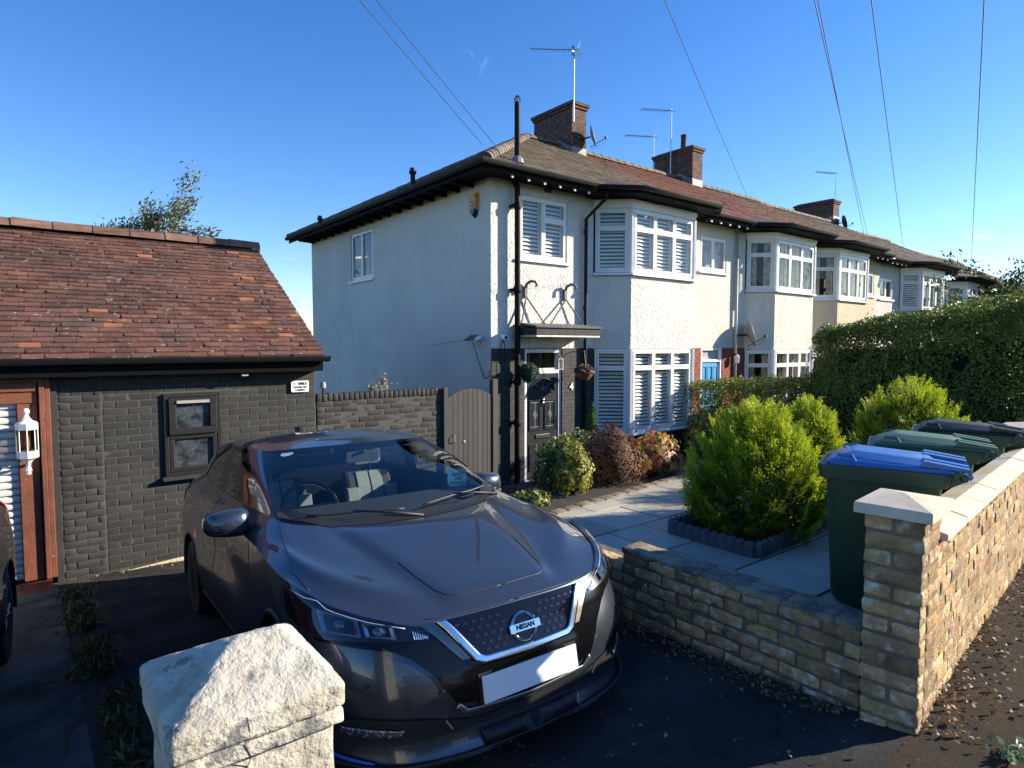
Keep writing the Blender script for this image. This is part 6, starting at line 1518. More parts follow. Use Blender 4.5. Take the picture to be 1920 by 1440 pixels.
# planting pocket with log-roll edging, soil
pe = thing('planter_edging', 'low grey scalloped edging around the bushes on the patio', 'edging', (5.2, 2.9, PZ))
mb = MB()
def logs(a, b):
    a, b = Vector(a), Vector(b); d = (b - a); L = d.length; d.normalize(); n = max(1, round(L / .085)); s = L / n
    for k in range(n):
        c = a + d * (k + .5) * s; w = Vector((-d.y, d.x, 0)); hh = .085
        P = [c - d * s * .47, c + d * s * .47]; arc_ = [P[0] + Vector((0, 0, hh))] + [c + Vector((0, 0, hh)) - d * (s * .47) * math.cos(math.pi * t / 6) + Vector((0, 0, .042 * math.sin(math.pi * t / 6))) for t in range(1, 6)] + [P[1] + Vector((0, 0, hh))]
        mb.prism([P[0] - w * .022] + [q - w * .022 for q in arc_] + [P[1] - w * .022], w * .044)
        i0 = [c + Vector((0, 0, hh - .004)) - d * (s * .26) * math.cos(math.pi * t / 6) + Vector((0, 0, .024 * math.sin(math.pi * t / 6))) for t in range(0, 7)]
        for sg in (1, -1): mb.prism([i0[0] - Vector((0, 0, .05)) + w * sg * .022] + [q + w * sg * .022 for q in i0] + [i0[-1] - Vector((0, 0, .05)) + w * sg * .022], w * sg * .005)
logs((4.46, 3.42, PZ), (4.44, 2.60, PZ)); logs((4.46, 2.58, PZ), (6.6, 2.66, PZ)); logs((4.48, 3.44, PZ), (6.6, 3.5, PZ))
mb.build('edging_strip', M('grey_log_edging', (.115, .115, .12), .85, island=.1, bump=[(50, .5, .008, 5)]), pe, recalc=True)
mb = MB(); mb.quad((4.49, 2.64, PZ + .03), (9.3, 2.68, PZ + .03), (9.3, 3.5, PZ + .03), (4.49, 3.42, PZ + .03)); ptag(mb.build('planter_soil', m_soil, org=(5, 3, PZ)), kind='structure')

# ------------------------------------------------------------------ wheeled bins
m_bin = M('dark_green_bin_plastic', (.024, .056, .026), .45, bump=[(150, .15, .002, 3)], var=((.035, .07, .035), 3, .5, .75, 5))
m_lidb = M('blue_lid_plastic', (.045, .15, .40), .38, bump=[(150, .15, .002, 3)], var=((.09, .21, .44), 3, .45, .75, 6)); m_lidg = M('green_lid_plastic', (.07, .14, .085), .5, bump=[(150, .15, .002, 3)]); m_lidk = M('black_lid_plastic', (.014, .018, .016), .5, bump=[(150, .15, .002, 3)])
def bin_(label, loc, rz, lid, s=1.):
    """local: +x = towards the hinge (back), y = width, z up; a two wheeled bin"""
    t = thing('wheelie_bin', label, 'bin', loc, (0, 0, rz), 'wheeled bins in a row behind the street wall', True); t.scale = (1.07, 1, 1.04)
    H = .90
    def ring(xa, xb, hw, z, r=.05, n=5):
        out = []
        for (cx_, cy_, a0) in ((xb - r, hw - r, 0), (xa + r, hw - r, 90), (xa + r, -hw + r, 180), (xb - r, -hw + r, 270)):
            for k in range(n): a = R(a0 + 90 * k / (n - 1)); out.append((cx_ + r * math.cos(a), cy_ + r * math.sin(a), z))
        return out
    rings = [ring(-.235, .20, .215, .03, .06), ring(-.265, .22, .225, .07, .06), ring(-.30, .265, .262, .78, .055), ring(-.305, .27, .265, .80, .05), ring(-.335, .29, .285, .80, .045), ring(-.345, .315, .29, .865, .045), ring(-.345, .315, .29, .88, .045)]
    mb = MB(); vs = [p for r_ in rings for p in r_]; n = len(rings[0])
    mb.add(vs, [(i * n + j, i * n + (j + 1) % n, (i + 1) * n + (j + 1) % n, (i + 1) * n + j) for i in range(len(rings) - 1) for j in range(n)] + [tuple(range(n))[::-1], tuple((len(rings) - 1) * n + j for j in range(n))])
    mb.tube([(.36, -.24, .86), (.36, .24, .86)], .022, 10)
    for y in (-.22, 0, .22): mb.obox((.30, y - .02, .80), (.06, 0, .04), (0, .04, 0), (-.02, 0, .06))
    for q in (-1, 1): mb.obox((.21, q * .17 - .012, .18), (.06, 0, .55), (0, .024, 0), (-.03, 0, .05))
    bd = mb.build('bin_body', m_bin, t, smooth=True, sharp=32)
    L = MB(); prof = [ring(-.30, .33, .262, .881, .05), ring(-.302, .33, .264, .897, .05), ring(-.285, .32, .25, .908, .05), ring(-.235, .20, .20, .916, .05), ring(-.175, .14, .15, .948, .04), ring(-.155, .10, .132, .95, .04)]
    # front taper: the raised middle panel narrows to the front
    def tp(p, k):
        x, y, z = p
        if k >= 3: x = x + (.06 if x > .1 else 0); z = z - .018 * (x - .0) / .3
        return (x, y, z)
    vs = [tp(p, k) for k, r_ in enumerate(prof) for p in r_]
    L.add(vs, [(i * n + j, i * n + (j + 1) % n, (i + 1) * n + (j + 1) % n, (i + 1) * n + j) for i in range(len(prof) - 1) for j in range(n)] + [tuple(range(n))[::-1], tuple((len(prof) - 1) * n + j for j in range(n))])
    # hinge fingers and front handles
    for y in (-.225, -.11, .11, .225): L.prism([(.16, y - .035, .915), (.37, y - .028, .90), (.385, y - .022, .85), (.40, y - .022, .87), (.385, y - .028, .915), (.18, y - .035, .945)], (0, .06, 0))
    for q in (-1, 1): L.tube([(-.25, q * .235, .90), (-.24, q * .235, .94), (-.17, q * .235, .94), (-.15, q * .235, .90)], .010, 8)
    L.build('lid', lid, t, smooth=True, sharp=30)
    for q in (-1, 1):
        w = MB(); w.lathe([(.03, -.025), (.095, -.025), (.10, -.015), (.10, .015), (.095, .025), (.03, .025)], (.235, q * .235, .10), 'Y', 18); w.build('wheel', m_rub, t, smooth=True, sharp=40)
    return t
BR = math.radians(-71)
row = Vector((.994, .105, 0))
b0 = Vector((4.295, 1.62, PZ + .002))
bin_('green wheelie bin with a blue lid, beside the brick gate pillar', b0, BR, m_lidb)
bin_('green wheelie bin with a faded green lid between the blue and black lidded ones', b0 + row * 1.05 + Vector((0, .03, 0)), BR + .03, m_lidg)
bin_('green wheelie bin with a black lid at the far end of the row', b0 + row * 2.2 + Vector((0, .0, 0)), BR - .02, m_lidk)

# ------------------------------------------------------------------ planting
G = np.random.default_rng(21)
def blob_points(n, c, r, power=.5, seed=0, flat=0):
    g = np.random.default_rng(seed); v = g.normal(0, 1, (n, 3)); v /= np.linalg.norm(v, axis=1)[:, None]
    k = g.uniform(0, 1, (n, 1)) ** power; return np.array(c) + v * k * np.array(r), v
def lumpy(v, seed, amp=.12, fr=3.):
    o = seed * 7.3; return np.array([1 + amp * mnoise.noise(Vector((p[0] * fr + o, p[1] * fr, p[2] * fr))) + amp * .5 * mnoise.noise(Vector((p[0] * fr * 2.7 + o, p[1] * fr * 2.7, p[2] * fr * 2.7))) for p in v])
def thuja(label, base, rad, h, n, seed, ncl=150, cone=.0, group=None, lean=(0, 0)):
    t = thing('golden_conifer', label, 'conifer', base, group='golden conifers on the patio'); g = np.random.default_rng(seed); B = np.array(base, float)
    MB().tube([B + [0, 0, -.05], B + [0, 0, h * .55]], [.05, .02], 7).build('trunk', M('shrub_bark', (.06, .045, .03), .9), t)
    # plume shaped sprays spread over an egg: each a flat fan of scale leaves pointing up and out, golden at the tips
    P, Nn, Up, Sz, Mi = [], [], [], [], []
    per = n // ncl
    for k in range(ncl):
        th = g.uniform(0, 2 * math.pi); zf = g.uniform(.0, 1) ** .85
        prof = math.sin(math.pi * min(1, (zf * .86 + .14)) ** (.75 + cone)) ** .62
        out = np.array([math.cos(th), math.sin(th), 0]); lump = 1 + .13 * math.sin(th * 5 + zf * 9 + seed) ; rr = rad * prof * lump * (1 + .05 * g.normal())
        c = B + out * rr * .84 + [lean[0] * zf, lean[1] * zf, .04 + zf * h * .9]
        up = out * (.55 * (1 - zf) + .18) + np.array([0, 0, .85]) + g.normal(0, .12, 3); up /= np.linalg.norm(up)
        side = np.cross(up, out); side /= np.linalg.norm(side)
        ang = g.uniform(-.9, .9); side2 = side * math.cos(ang) + out * math.sin(ang)
        L = g.uniform(.18, .33) * (rad / .55) ** .5
        u = g.uniform(0, 1, per); w = g.normal(0, .26, per) * (1 - .8 * u)
        # little fingers: snap the spread to a few side shoots
        w = np.round(w * 9) / 9 + g.normal(0, .018, per)
        p = c + up * (u * L - L * .35 + np.abs(w) * L * -.25)[:, None] + side2 * (w * L)[:, None] + g.normal(0, .007, (per, 3))
        P.append(p); Nn.append(np.tile(np.cross(up, side2), (per, 1)) + out * .6); Up.append(np.tile(up, (per, 1)) + side2 * (w * 1.6)[:, None]); Sz.append(np.full(per, .028) * (1.15 - .35 * u))
        Mi.append((u + g.normal(0, .15, per) > .52).astype(int))
    P = np.vstack(P); keep = P[:, 2] > B[2] + .03
    leaves('foliage', P[keep], np.vstack(Nn)[keep], np.concatenate(Sz)[keep], [leafmat('golden_thuja', (.10, .17, .012), (.20, .29, .018), .14, .55, .012, .3), leafmat('golden_thuja_tip', (.30, .40, .02), (.54, .57, .035), .12, .55, .012, .38)], t, 3.6, seed, updir=np.vstack(Up)[keep], jitter=.14, mi=np.concatenate(Mi)[keep])
    # dense inner foliage so that no light passes straight through
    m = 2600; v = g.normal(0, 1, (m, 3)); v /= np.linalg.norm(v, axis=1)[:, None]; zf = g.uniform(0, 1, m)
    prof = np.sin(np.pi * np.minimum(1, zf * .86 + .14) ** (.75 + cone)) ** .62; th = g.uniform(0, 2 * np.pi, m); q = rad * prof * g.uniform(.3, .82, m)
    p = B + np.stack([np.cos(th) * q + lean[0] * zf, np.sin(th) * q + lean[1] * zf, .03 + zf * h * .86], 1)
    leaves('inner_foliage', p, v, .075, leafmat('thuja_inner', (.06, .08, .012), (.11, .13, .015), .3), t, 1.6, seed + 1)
    return t
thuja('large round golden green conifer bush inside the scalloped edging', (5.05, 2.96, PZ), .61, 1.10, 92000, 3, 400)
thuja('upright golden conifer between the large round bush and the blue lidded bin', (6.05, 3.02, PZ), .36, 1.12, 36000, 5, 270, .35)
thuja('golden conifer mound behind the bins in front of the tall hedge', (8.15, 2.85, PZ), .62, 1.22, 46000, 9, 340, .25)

def shrub(name, label, cat, base, r, n, size, mats, seed, p=None, aspect=1.7, stems=9, zoff=.0, power=.45, upd=None, group=None, jit=.9):
    t = thing(name, label, cat, base, group=group); g = np.random.default_rng(seed); B = np.array(base, float); r = np.array(r, float)
    v = g.normal(0, 1, (n, 3)); v /= np.linalg.norm(v, axis=1)[:, None]; v[:, 2] = np.where(v[:, 2] < -.55, -v[:, 2], v[:, 2])
    k = g.uniform(0, 1, (n, 1)) ** power * lumpy(v, seed, .28, 2.2)[:, None]
    pos = B + [0, 0, r[2] * .70 + zoff] + v * k * r; ok = pos[:, 2] > B[2] - .02; pos, v = pos[ok], v[ok]
    mi = g.choice(len(mats), len(pos), p=p) if p is not None else None
    leaves('foliage', pos, v + [0, 0, .5], size, mats, t, aspect, seed, mi=mi, jitter=jit, updir=None if upd is None else np.tile(upd, (len(pos), 1)))
    mb = MB()
    for s_ in range(stems):
        a = g.uniform(0, 6.28); q = g.uniform(.3, .9); d = np.array([math.cos(a) * r[0] * q, math.sin(a) * r[1] * q, r[2] * g.uniform(1.0, 1.7)])
        mb.tube([B + d * 0 + [0, 0, -.05], B + d * .5 + [0, 0, r[2] * .15], B + d], [.012, .008, .003], 5)
    mb.build('stems', M('shrub_bark', (.06, .045, .03), .9), t)
    return t
L_rose = leafmat('rose_leaf', (.035, .07, .015), (.10, .15, .03), .4); L_white = leafmat('white_petal', (.62, .58, .48), (.74, .71, .62), .12); L_var = leafmat('golden_leaf', (.24, .24, .025), (.46, .42, .10), .3); L_dry = leafmat('brown_seed_head', (.085, .035, .018), (.20, .10, .05), .4, .8, .01, .15); L_or = leafmat('autumn_leaf', (.30, .085, .025), (.42, .20, .04), .4, .5, .03); L_pink = leafmat('faded_pink_floret', (.40, .16, .13), (.5, .26, .18), .3)
L_yg = leafmat('yellow_green_leaf', (.17, .20, .025), (.33, .32, .05), .3)
def bz(x, y): return -1.72 - .62 * smoothstep(edge(x) + .4, 7.3, y)
shrub('rose_bush', 'leafy rose bush with a few white blooms in front of the black front door', 'rose bush', (5.5, 6.0, bz(5.5, 6.0)), (.42, .38, .44), 4200, .05, [L_rose, L_var, L_white], 31, [.80, .16, .04], stems=14)
shrub('white_rose', 'taller white flowering rose behind the brown shrub beside the bay', 'rose bush', (6.3, 6.5, bz(6.3, 6.5)), (.42, .40, .56), 3400, .055, [L_rose, L_var, L_white], 37, [.74, .18, .08], stems=10)
shrub('golden_shrub', 'narrow yellow green variegated shrub at the end of the stone edging', 'shrub', (4.98, 5.2, bz(4.98, 5.2)), (.24, .22, .37), 3000, .05, [L_yg, L_var], 41, [.5, .5], stems=8)
shrub('golden_shrub', 'low tuft of yellow green leaves behind the car wing', 'shrub', (4.3, 5.15, bz(4.3, 5.15)), (.26, .2, .10), 900, .05, [L_rose, L_var], 43, [.6, .4], stems=4)
shrub('brown_shrub', 'rounded shrub of dry reddish brown foliage in the flower bed', 'shrub', (5.75, 5.35, bz(5.75, 5.35)), (.46, .40, .43), 11000, .030, [L_dry], 47, None, 1.5, stems=22, power=.35)
shrub('hydrangea', 'hydrangea with orange autumn leaves and faded pink heads next to the patio', 'hydrangea', (6.62, 5.38, bz(6.62, 5.38)), (.52, .36, .34), 2600, .075, [L_or, L_var, L_pink], 53, [.50, .26, .24], 1.4, stems=12, power=.6)
shrub('evergreen_bush', 'dark leafy evergreen bush spilling over the foot of the bay window', 'bush', (11.0, 7.5, -2.4), (.55, .50, .68), 5200, .06, [leafmat('privet_leaf', (.075, .12, .02), (.18, .225, .042), .45, .45, .015, .3), L_var], 59, [.93, .07], stems=14)
def conic(name, label, base, r, h, n, seed, mat, size=.05):
    t = thing(name, label, 'conifer', base); g = np.random.default_rng(seed); B = np.array(base, float)
    zf = g.uniform(0, 1, n) ** 1.1; th = g.uniform(0, 6.283, n); rr = r * (1 - zf) ** .75 * g.uniform(.3, 1.05, n) * (1 + .25 * np.sin(th * 3 + zf * 9))
    p = B + np.stack([np.cos(th) * rr, np.sin(th) * rr, zf * h], 1); out = np.stack([np.cos(th), np.sin(th), np.full(n, .2)], 1)
    leaves('foliage', p, np.cross(out, g.normal(0, 1, (n, 3))), size, mat, t, 2.6, seed, updir=out * .5 + [0, 0, 1], jitter=.4); MB().tube([B, B + [0, 0, h * .9]], [.025, .006], 6).build('trunk', M('shrub_bark', (.06, .045, .03), .9), t)
    return t
conic('young_conifer', 'small bright green conical conifer beside the lower bay window', (7.72, 7.6, -2.36), .24, 1.40, 3200, 61, leafmat('young_conifer_leaf', (.06, .13, .02), (.14, .22, .04), .3))

def hedge(label, x0, x1, y0, y1, zb, ztf, n, seed, size, mats, p=None, rough=.19):
    """clipped box of leaves: shell dense, inside sparse; ztf(x,y) = top level"""
    t = thing('hedge', label, 'hedge', ((x0 + x1) / 2, (y0 + y1) / 2, zb)); g = np.random.default_rng(seed)
    zt = ztf((x0 + x1) / 2, (y0 + y1) / 2); hx, hy, hz = (x1 - x0), (y1 - y0), zt - zb
    areas = np.array([hy * hz, hy * hz * .5, hx * hz, hx * hz * .5, hx * hy]); k = g.choice(5, n, p=areas / areas.sum())
    a, b = g.uniform(0, 1, n), g.uniform(0, 1, n); dep = np.abs(g.normal(0, .11, n)); dep = np.where(g.uniform(0, 1, n) < .25, g.uniform(0, .4, n), dep)
    X = np.empty(n); Y = np.empty(n); Zf = np.empty(n); N = np.zeros((n, 3))
    for f in range(5):
        m = k == f
        if f == 0: X[m] = x0 + dep[m]; Y[m] = y0 + a[m] * hy; Zf[m] = b[m]; N[m] = (-1, 0, .3)
        if f == 1: X[m] = x1 - dep[m]; Y[m] = y0 + a[m] * hy; Zf[m] = b[m]; N[m] = (1, 0, .3)
        if f == 2: X[m] = x0 + a[m] * hx; Y[m] = y0 + dep[m]; Zf[m] = b[m]; N[m] = (0, -1, .3)
        if f == 3: X[m] = x0 + a[m] * hx; Y[m] = y1 - dep[m]; Zf[m] = b[m]; N[m] = (0, 1, .3)
        if f == 4: X[m] = x0 + a[m] * hx; Y[m] = y0 + b[m] * hy; Zf[m] = 1 - dep[m] / hz; N[m] = (0, 0, 1)
    # lumps, and corners rounded off
    o = seed * 3.1
    lum = np.array([mnoise.noise(Vector((x * 1.6 + o, y * 1.6, z * 3))) + .6 * mnoise.noise(Vector((x * 4.5 + o, y * 4.5, z * 8))) for x, y, z in zip(X, Y, Zf)])
    ZT = np.array([ztf(x, y) for x, y in zip(X, Y)])
    Zz = zb + Zf * (ZT - zb)
    P = np.stack([X, Y, Zz], 1) + N * (lum * rough)[:, None]
    ctr = np.array([(x0 + x1) / 2, (y0 + y1) / 2]); rx = np.clip((np.abs(X - ctr[0]) / (hx / 2) - .6) / .4, 0, 1); ry = np.clip((np.abs(Y - ctr[1]) / (hy / 2) - .88) / .12, 0, 1)
    P[:, 2] -= (rx ** 2 * .10 + ry ** 2 * .12) * np.clip(Zf, 0, 1)
    thin = lum > -.55 if True else None
    mi = g.choice(len(mats), n, p=p) if p is not None else np.zeros(n, int)
    leaves('foliage', P[thin], N[thin], size, mats, t, 1.7, seed, mi=mi[thin], jitter=.9)
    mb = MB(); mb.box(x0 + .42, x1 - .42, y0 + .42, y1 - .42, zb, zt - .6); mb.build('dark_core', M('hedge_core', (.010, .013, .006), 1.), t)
    mb = MB()
    for s_ in range(24):
        x, y = g.uniform(x0 + .3, x1 - .3), g.uniform(y0 + .3, y1 - .3); mb.tube([(x, y, zb - .05), (x + g.normal(0, .05), y + g.normal(0, .05), zb + hz * .4), (x + g.normal(0, .1), y + g.normal(0, .1), zb + hz * .8)], [.03, .02, .006], 5)
    mb.build('stems', M('shrub_bark', (.06, .045, .03), .9), t)
    return t
L_pri = leafmat('privet_leaf', (.075, .12, .02), (.18, .225, .042), .45, .45, .015, .3); L_prit = leafmat('privet_tip', (.20, .23, .04), (.30, .31, .07), .3, .45, .015, .4)
hedge('tall dense privet hedge behind the bins, its top catching the sun', 11.6, 13.0, 2.2, 5.85, -1.9, lambda x, y: .33 + .42 * (5.85 - y) / 3.5 + .12 * smoothstep(12.2, 12.9, x), 82000, 71, .046, [L_pri, L_prit], [.88, .12])
hedge('lower leafy hedge between the tall hedge and the bay window', 11.25, 12.6, 5.85, 8.4, -2.35, lambda x, y: -.62 - .12 * (y - 5.9) / 2.4, 26000, 73, .048, [L_pri, L_prit], [.85, .15], .16)
hedge('farther stretch of hedge along the street beyond the tall hedge', 13.0, 18.5, 2.2, 4.4, -1.9, lambda x, y: .85 + .1 * math.sin(x * 1.7), 26000, 75, .07, [L_pri, L_prit], [.85, .15], .25)
for i, (x, y, h, r, lab) in enumerate(((14.8, 5.3, 2.75, .6, 'loose pale green shrub with wispy shoots above the hedge before the end bay'), (16.8, 5.1, 2.9, .8, 'bushy light green shrub rising above the hedge against the far roofs'), (19.3, 5.2, 3.0, .9, 'rounded shrub above the hedge at the far end of the terrace'), (21.5, 4.4, 3.4, 1.1, 'darker shrub above the hedge beside the dark tree'))):
    t = shrub('tall_shrub', lab, 'shrub', (x, y, -1.9), (r, r, h * .44), 9000, .085, [leafmat('pale_shrub_leaf', (.07, .11, .02), (.17, .21, .045), .4), L_prit], 81 + i, [.7, .3], 2.0, 10, power=.5)
    g = np.random.default_rng(90 + i); mb = MB(); pp, nn = [], []
    for s_ in range(16):
        a = g.uniform(0, 6.28); q = g.uniform(.1, .8) * r; b = np.array([x + math.cos(a) * q, y + math.sin(a) * q, -1.9 + h * .7]); tp = b + [g.normal(0, .10), g.normal(0, .1), h * g.uniform(.08, .27)]
        mb.tube([b, tp], [.008, .002], 4)
        for f in np.linspace(.1, 1, 14): pp.append(b + (tp - b) * f + g.normal(0, .04, 3)); nn.append(g.normal(0, 1, 3))
    mb.build('shoots', M('shrub_bark', (.06, .045, .03), .9), t); leaves('shoot_leaves', np.array(pp), np.array(nn), .09, leafmat('pale_shrub_leaf', (.07, .11, .02), (.17, .21, .045), .4), t, 2.2, 95 + i)

def tree(name, label, base, h, crown, nl, n, size, mats, seed, wind=(0, 0, 0), p=None, spread=.35, upright=.8):
    """trunk, limbs, twigs; leaves clustered round the twig ends"""
    t = thing(name, label, 'tree', base); g = np.random.default_rng(seed); B = np.array(base, float); mb = MB(); ends = []; Wd = np.array(wind, float)
    top = B + [0, 0, h * .55]; mb.tube([B, B + (top - B) * .5 + g.normal(0, .05, 3), top], [h * .028, h * .02, h * .014], 9)
    for i in range(nl):
        f = g.uniform(.45, 1); s0 = B + (top - B) * f; a = 2 * math.pi * i / nl + g.normal(0, .3)
        d = np.array([math.cos(a) * spread, math.sin(a) * spread, upright * g.uniform(.7, 1.2)]) * h * .42 * g.uniform(.6, 1.1)
        e = s0 + d + Wd * h * .05; m = s0 + d * .5 + g.normal(0, .1, 3); mb.tube([s0, m, e], [h * .011, h * .007, h * .003], 6)
        for k in range(5):
            q = m + (e - m) * g.uniform(.1, 1); r_ = q + g.normal(0, 1, 3) * crown * .34 + Wd * h * .05 + [0, 0, .1 * h * .3]; mb.tube([q, (q + r_) / 2 + g.normal(0, .06, 3), r_], [h * .004, h * .0025, h * .001], 4); ends.append((q, r_))
    mb.build('trunk', M('tree_bark', (.09, .075, .06), .9, bump=[(20, .6, .03, 5)]), t, smooth=True)
    P, N, U = [], [], []; per = n // len(ends)
    for (q, r_) in ends:
        f = g.uniform(.15, 1.25, (per, 1)); p_ = q + (r_ - q) * f + g.normal(0, crown * .085, (per, 3)) + Wd * g.uniform(0, .25, (per, 1)); P.append(p_); N.append(g.normal(0, 1, (per, 3))); U.append(np.tile((r_ - q) / np.linalg.norm(r_ - q) + Wd * .8, (per, 1)))
    P = np.vstack(P); mi = g.choice(len(mats), len(P), p=p) if p else None
    leaves('crown', P, np.vstack(N), size, mats, t, 2.8, seed, mi=mi, updir=np.vstack(U)); return t
tree('windblown_tree', 'windblown grey green tree behind the garage roof', (2.95, 25.0, -2.5), 7.6, 1.9, 17, 30000, .16, [leafmat('silver_leaf', (.10, .125, .055), (.23, .25, .14), .4), leafmat('olive_leaf', (.055, .065, .03), (.12, .10, .05), .4)], 101, (.75, 0, .2), [.7, .3], .31, .85)
tree('dark_tree', 'dark tree standing beyond the hedge past the end of the terrace', (31, 7.6, -2.5), 5.6, 2.8, 14, 26000, .20, [leafmat('dark_tree_leaf', (.02, .035, .012), (.05, .07, .02), .4)], 103, (0, 0, 0), None, .5, .7)
tree('far_tree', 'round green tree seen over the end of the hedge below the last roofs', (25, 6.6, -2.5), 4.3, 2.4, 12, 16000, .17, [leafmat('mid_tree_leaf', (.045, .075, .018), (.11, .15, .035), .4)], 107, (0, 0, 0), None, .6, .6)

for i_, (x, y, h_, lab) in enumerate(((44, 3.5, 7.5, 'street tree past the end of the terrace, hidden by the dark tree'), (58, -2, 8.5, 'tall tree far down the street past the last house'))):
    tree('street_tree', lab, (x, y, -2.6), h_, 3.2, 12, 9000, .3, [leafmat('mid_tree_leaf', (.045, .075, .018), (.11, .15, .035), .4)], 120 + i_, (0, 0, 0), None, .5, .7)
# ------------------------------------------------------------------ weeds, litter
def scatter_leaves(name, pts, size, mats, seed, zoff=.012, p=None, aspect=1.5):
    g = np.random.default_rng(seed); P = np.array([(x, y, gz(x, y) + zoff + g.uniform(0, .012)) for x, y in pts]); N = np.tile([0, 0, 1.], (len(P), 1))
    mi = g.choice(len(mats), len(P), p=p) if p else None
    o = leaves(name, P, N, size, mats, None, aspect, seed, org=(0, 0, 0), mi=mi, jitter=.45, fold=.25); return ptag(o, kind='stuff')
g = np.random.default_rng(200); pts = []
for k in range(1000):
    s = g.uniform(.02, 7.5); d = np.abs(g.normal(0, .16)) + .0; q = wp(s, d + (.0 if s < .36 else -.02)); pts.append((q.x, q.y))
for k in range(260):
    s = g.uniform(.3, 8); d = g.uniform(.2, 2.2) ** 1.0; q = wp(s, d); pts.append((q.x, q.y))
L_lit = leafmat('dead_leaf', (.16, .085, .035), (.34, .22, .11), .4, .7, .02, .15)
scatter_leaves('leaf_litter', pts, .027, [L_lit], 201)
pts = [(3.1 - abs(g.normal(0, .10)), g.uniform(1.3, 3.6)) for k in range(700)] + [(g.uniform(1.2, 3.0), g.uniform(.9, 3.3)) for k in range(220)] + [(g.uniform(.5, 2.9), 7.75 - abs(g.normal(0, .1))) for k in range(160)] + [(g.uniform(-2, .3), g.uniform(2, 7.3)) for k in range(160)]
scatter_leaves('fallen_leaves', pts, .026, [L_lit], 203)
# strip of grass and weeds between the two drives
L_gr = leafmat('weed_grass', (.035, .055, .015), (.085, .10, .03), .4)
n = 3600; y = g.uniform(1.2, 7.2, n); wdt = .10 + .10 * np.clip((5 - y) / 3, 0, 1); x = .31 + g.normal(0, 1, n) * wdt * .6
dens = np.array([mnoise.noise(Vector((a * 3, b * 1.7, 4))) for a, b in zip(x, y)]); ok = dens > -.25; x, y = x[ok], y[ok]
P = np.array([(a, b, gz(a, b) + g.uniform(.01, .07)) for a, b in zip(x, y)])
up_ = np.tile([0, 0, 1.], (len(P), 1)) + g.normal(0, .5, (len(P), 3))
ptag(leaves('weedy_grass', P, g.normal(0, 1, (len(P), 3)) * [1, 1, .3], .085, [L_gr, leafmat('straw', (.22, .17, .07), (.30, .25, .12), .3)], None, 5, 205, org=(0, 0, 0), updir=up_, mi=g.choice(2, len(P), p=[.75, .25])), kind='stuff')
ptag(sheet('verge_soil', lin(.1, .52, 12), lin(1.0, 7.75, 60), .006, m_soil, None, .02, 4), kind='structure')
for i, (x, y, r, lab) in enumerate(((.22, 2.45, .20, 'broad leaved weed beside the white pillar'), (.30, 2.95, .17, 'clump of weeds in the strip between the two drives, middle one'), (.08, 2.9, .12, 'small broad leaved weed at the edge of the concrete drive'))):
    t = thing('weed_plant', lab, 'weed', (x, y, gz(x, y)), group='weeds between the drives'); gg = np.random.default_rng(300 + i); P, N, U, S_ = [], [], [], []
    for k in range(46):
        a = gg.uniform(0, 6.283); q = r * gg.uniform(.15, 1); P.append((x + math.cos(a) * q, y + math.sin(a) * q, gz(x, y) + .05 + .12 * gg.uniform(0, 1))); N.append((math.cos(a) * .3, math.sin(a) * .3, 1)); U.append((math.cos(a), math.sin(a), .35))
    leaves('foliage', np.array(P), np.array(N), .13, leafmat('dock_leaf', (.035, .07, .015), (.08, .12, .03), .3), t, 2.2, 300 + i, updir=np.array(U), jitter=.35, fold=.2)
    mb = MB()
    for k in range(8): a = gg.uniform(0, 6.283); mb.tube([(x, y, gz(x, y) - .01), (x + math.cos(a) * r * .6, y + math.sin(a) * r * .6, gz(x, y) + .1)], .004, 4)
    mb.build('stems', M('green_stem', (.06, .09, .03), .6), t)
q = wp(.12, .32); t = thing('weed_plant', 'small pale weed growing in the tarmac at the foot of the brick pillar', 'weed', (q.x, q.y, gz(q.x, q.y)))
gg = np.random.default_rng(330); P = np.array([(q.x + gg.normal(0, .045), q.y + gg.normal(0, .03), gz(q.x, q.y) + gg.uniform(.01, .04)) for k in range(60)]); leaves('foliage', P, np.tile([0, 0, 1.], (60, 1)), .04, leafmat('pale_weed', (.16, .24, .13), (.26, .34, .2), .3), t, 1.6, 331)

# ------------------------------------------------------------------ overhead cables from a pole behind the viewer
m_cab = M('black_cable', (.012, .012, .014), .6)
def ray(u, v):
    a = math.radians(38.1); fh = Vector((math.sin(a), math.cos(a), 0)); Rr = Vector((math.cos(a), -math.sin(a), 0)); pit = math.atan(70 / 1171); f = fh * math.cos(pit) - Vector((0, 0, 1)) * math.sin(pit); d = -(fh * math.sin(pit) + Vector((0, 0, 1)) * math.cos(pit))
    return f + Rr * ((u - 960) / 1171) + d * ((v - 720) / 1171)
POLE = Vector((-12.2, -3.4, 6.4))
ends_ = [((928, 272), 8.35, 'lower of two cables meeting at the hipped corner of the brown roof', .0), ((905, 272), 8.5, 'upper of two cables meeting at the hipped corner of the brown roof', .25),
         ((1405, 378), 12.9, 'single cable crossing the sky to the red roof', .1), ((1620, 440), 13.0, 'cable of the close pair that meets the roof next to the third chimney', .0), ((1627, 442), 13.4, 'outer cable of the close pair that ends past the third chimney', .3),
         ((1695, 472), 12.9, 'cable crossing the sky to the dark far roofs', .1), ((1820, 512), 10.5, 'nearly upright cable running down to the end of the terrace', -.1)]
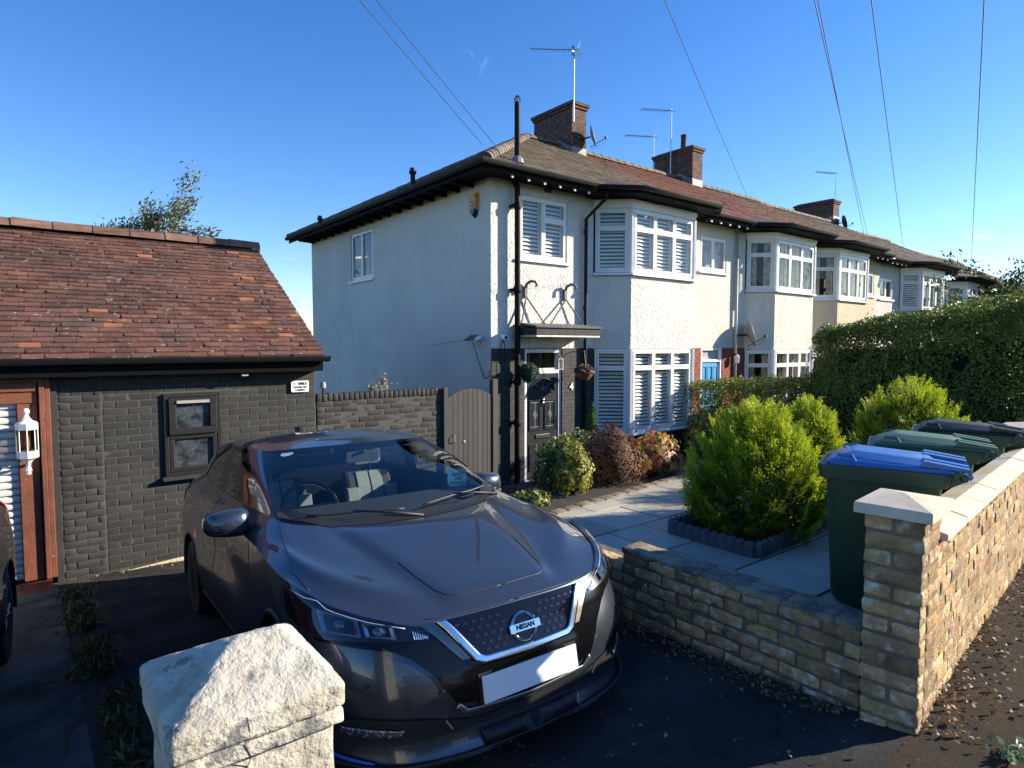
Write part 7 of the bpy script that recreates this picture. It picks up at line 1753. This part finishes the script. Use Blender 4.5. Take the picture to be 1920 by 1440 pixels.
for (uv, Y, lab, off) in ends_:
    r_ = ray(*uv); E_ = r_ * (Y / r_.y); A_ = POLE + Vector((0, off, off * .5)); mb = MB(); n_ = 40
    sag = .004 * (E_ - A_).length
    pts_ = [A_.lerp(E_, k / n_) - Vector((0, 0, 4 * sag * (k / n_) * (1 - k / n_))) for k in range(n_ + 1)]
    mb.tube(pts_, .0032 + .00014 * (E_.length), 5); o = mb.build('overhead_cable', m_cab, org=tuple(E_), smooth=True); ptag(o, lab, 'cable', 'overhead cables')

# ------------------------------------------------------------------ the other side of the street (seen only in reflections)
def plain_house(label, x0, x1, y0, y1, wallm):
    t = thing('opposite_house', label, 'house', ((x0 + x1) / 2, (y0 + y1) / 2, -1.8), group='houses across the street')
    mb = MB(); ze = 2.9; mb.box(x0, x1, y0, y1, -1.8, ze); mb.build('wall', wallm, t)
    ym = (y0 + y1) / 2; mb = MB(); mb.add([(x0 - .3, y0 - .4, ze), (x1 + .3, y0 - .4, ze), (x1 + .3, y1 + .4, ze), (x0 - .3, y1 + .4, ze), (x0 + 2.2, ym, ze + 2.1), (x1 - 2.2, ym, ze + 2.1)], [(0, 1, 5, 4), (1, 2, 5), (2, 3, 4, 5), (3, 0, 4), (3, 2, 1, 0)]); mb.build('roof', TILES[2], t)
    for xa in (x0 + 1.0, x1 - 2.6):
        for za in (-.9, 1.2): window(t, (xa + 1.6, y1, za), (-1, 0, 0), (0, 1, 0), 1.6, 1.3, grid_cells(1.6, 1.3, 2, []), 'none', True, .05, -.06)
    return t
plain_house('cream house with a hipped russet roof on the other side of the street', -9, 1.5, -26, -18, m_rw2)
plain_house('red brick house with a hipped russet roof on the other side of the street', 5.5, 16, -26, -18, m_rb)
g_ = np.random.default_rng(500); n_ = 9000; xx = g_.uniform(-26, 30, n_); P_ = np.stack([xx, -14 + g_.normal(0, .45, n_), -1.8 + g_.uniform(0, 1, n_) * (2.2 + .5 * np.sin(xx * .7))], 1)
oh = leaves('opposite_hedge', P_, g_.normal(0, 1, (n_, 3)), .30, [L_pri], None, 1.6, 501); ptag(oh, 'long dark garden hedge running along the far side of the street', 'hedge')
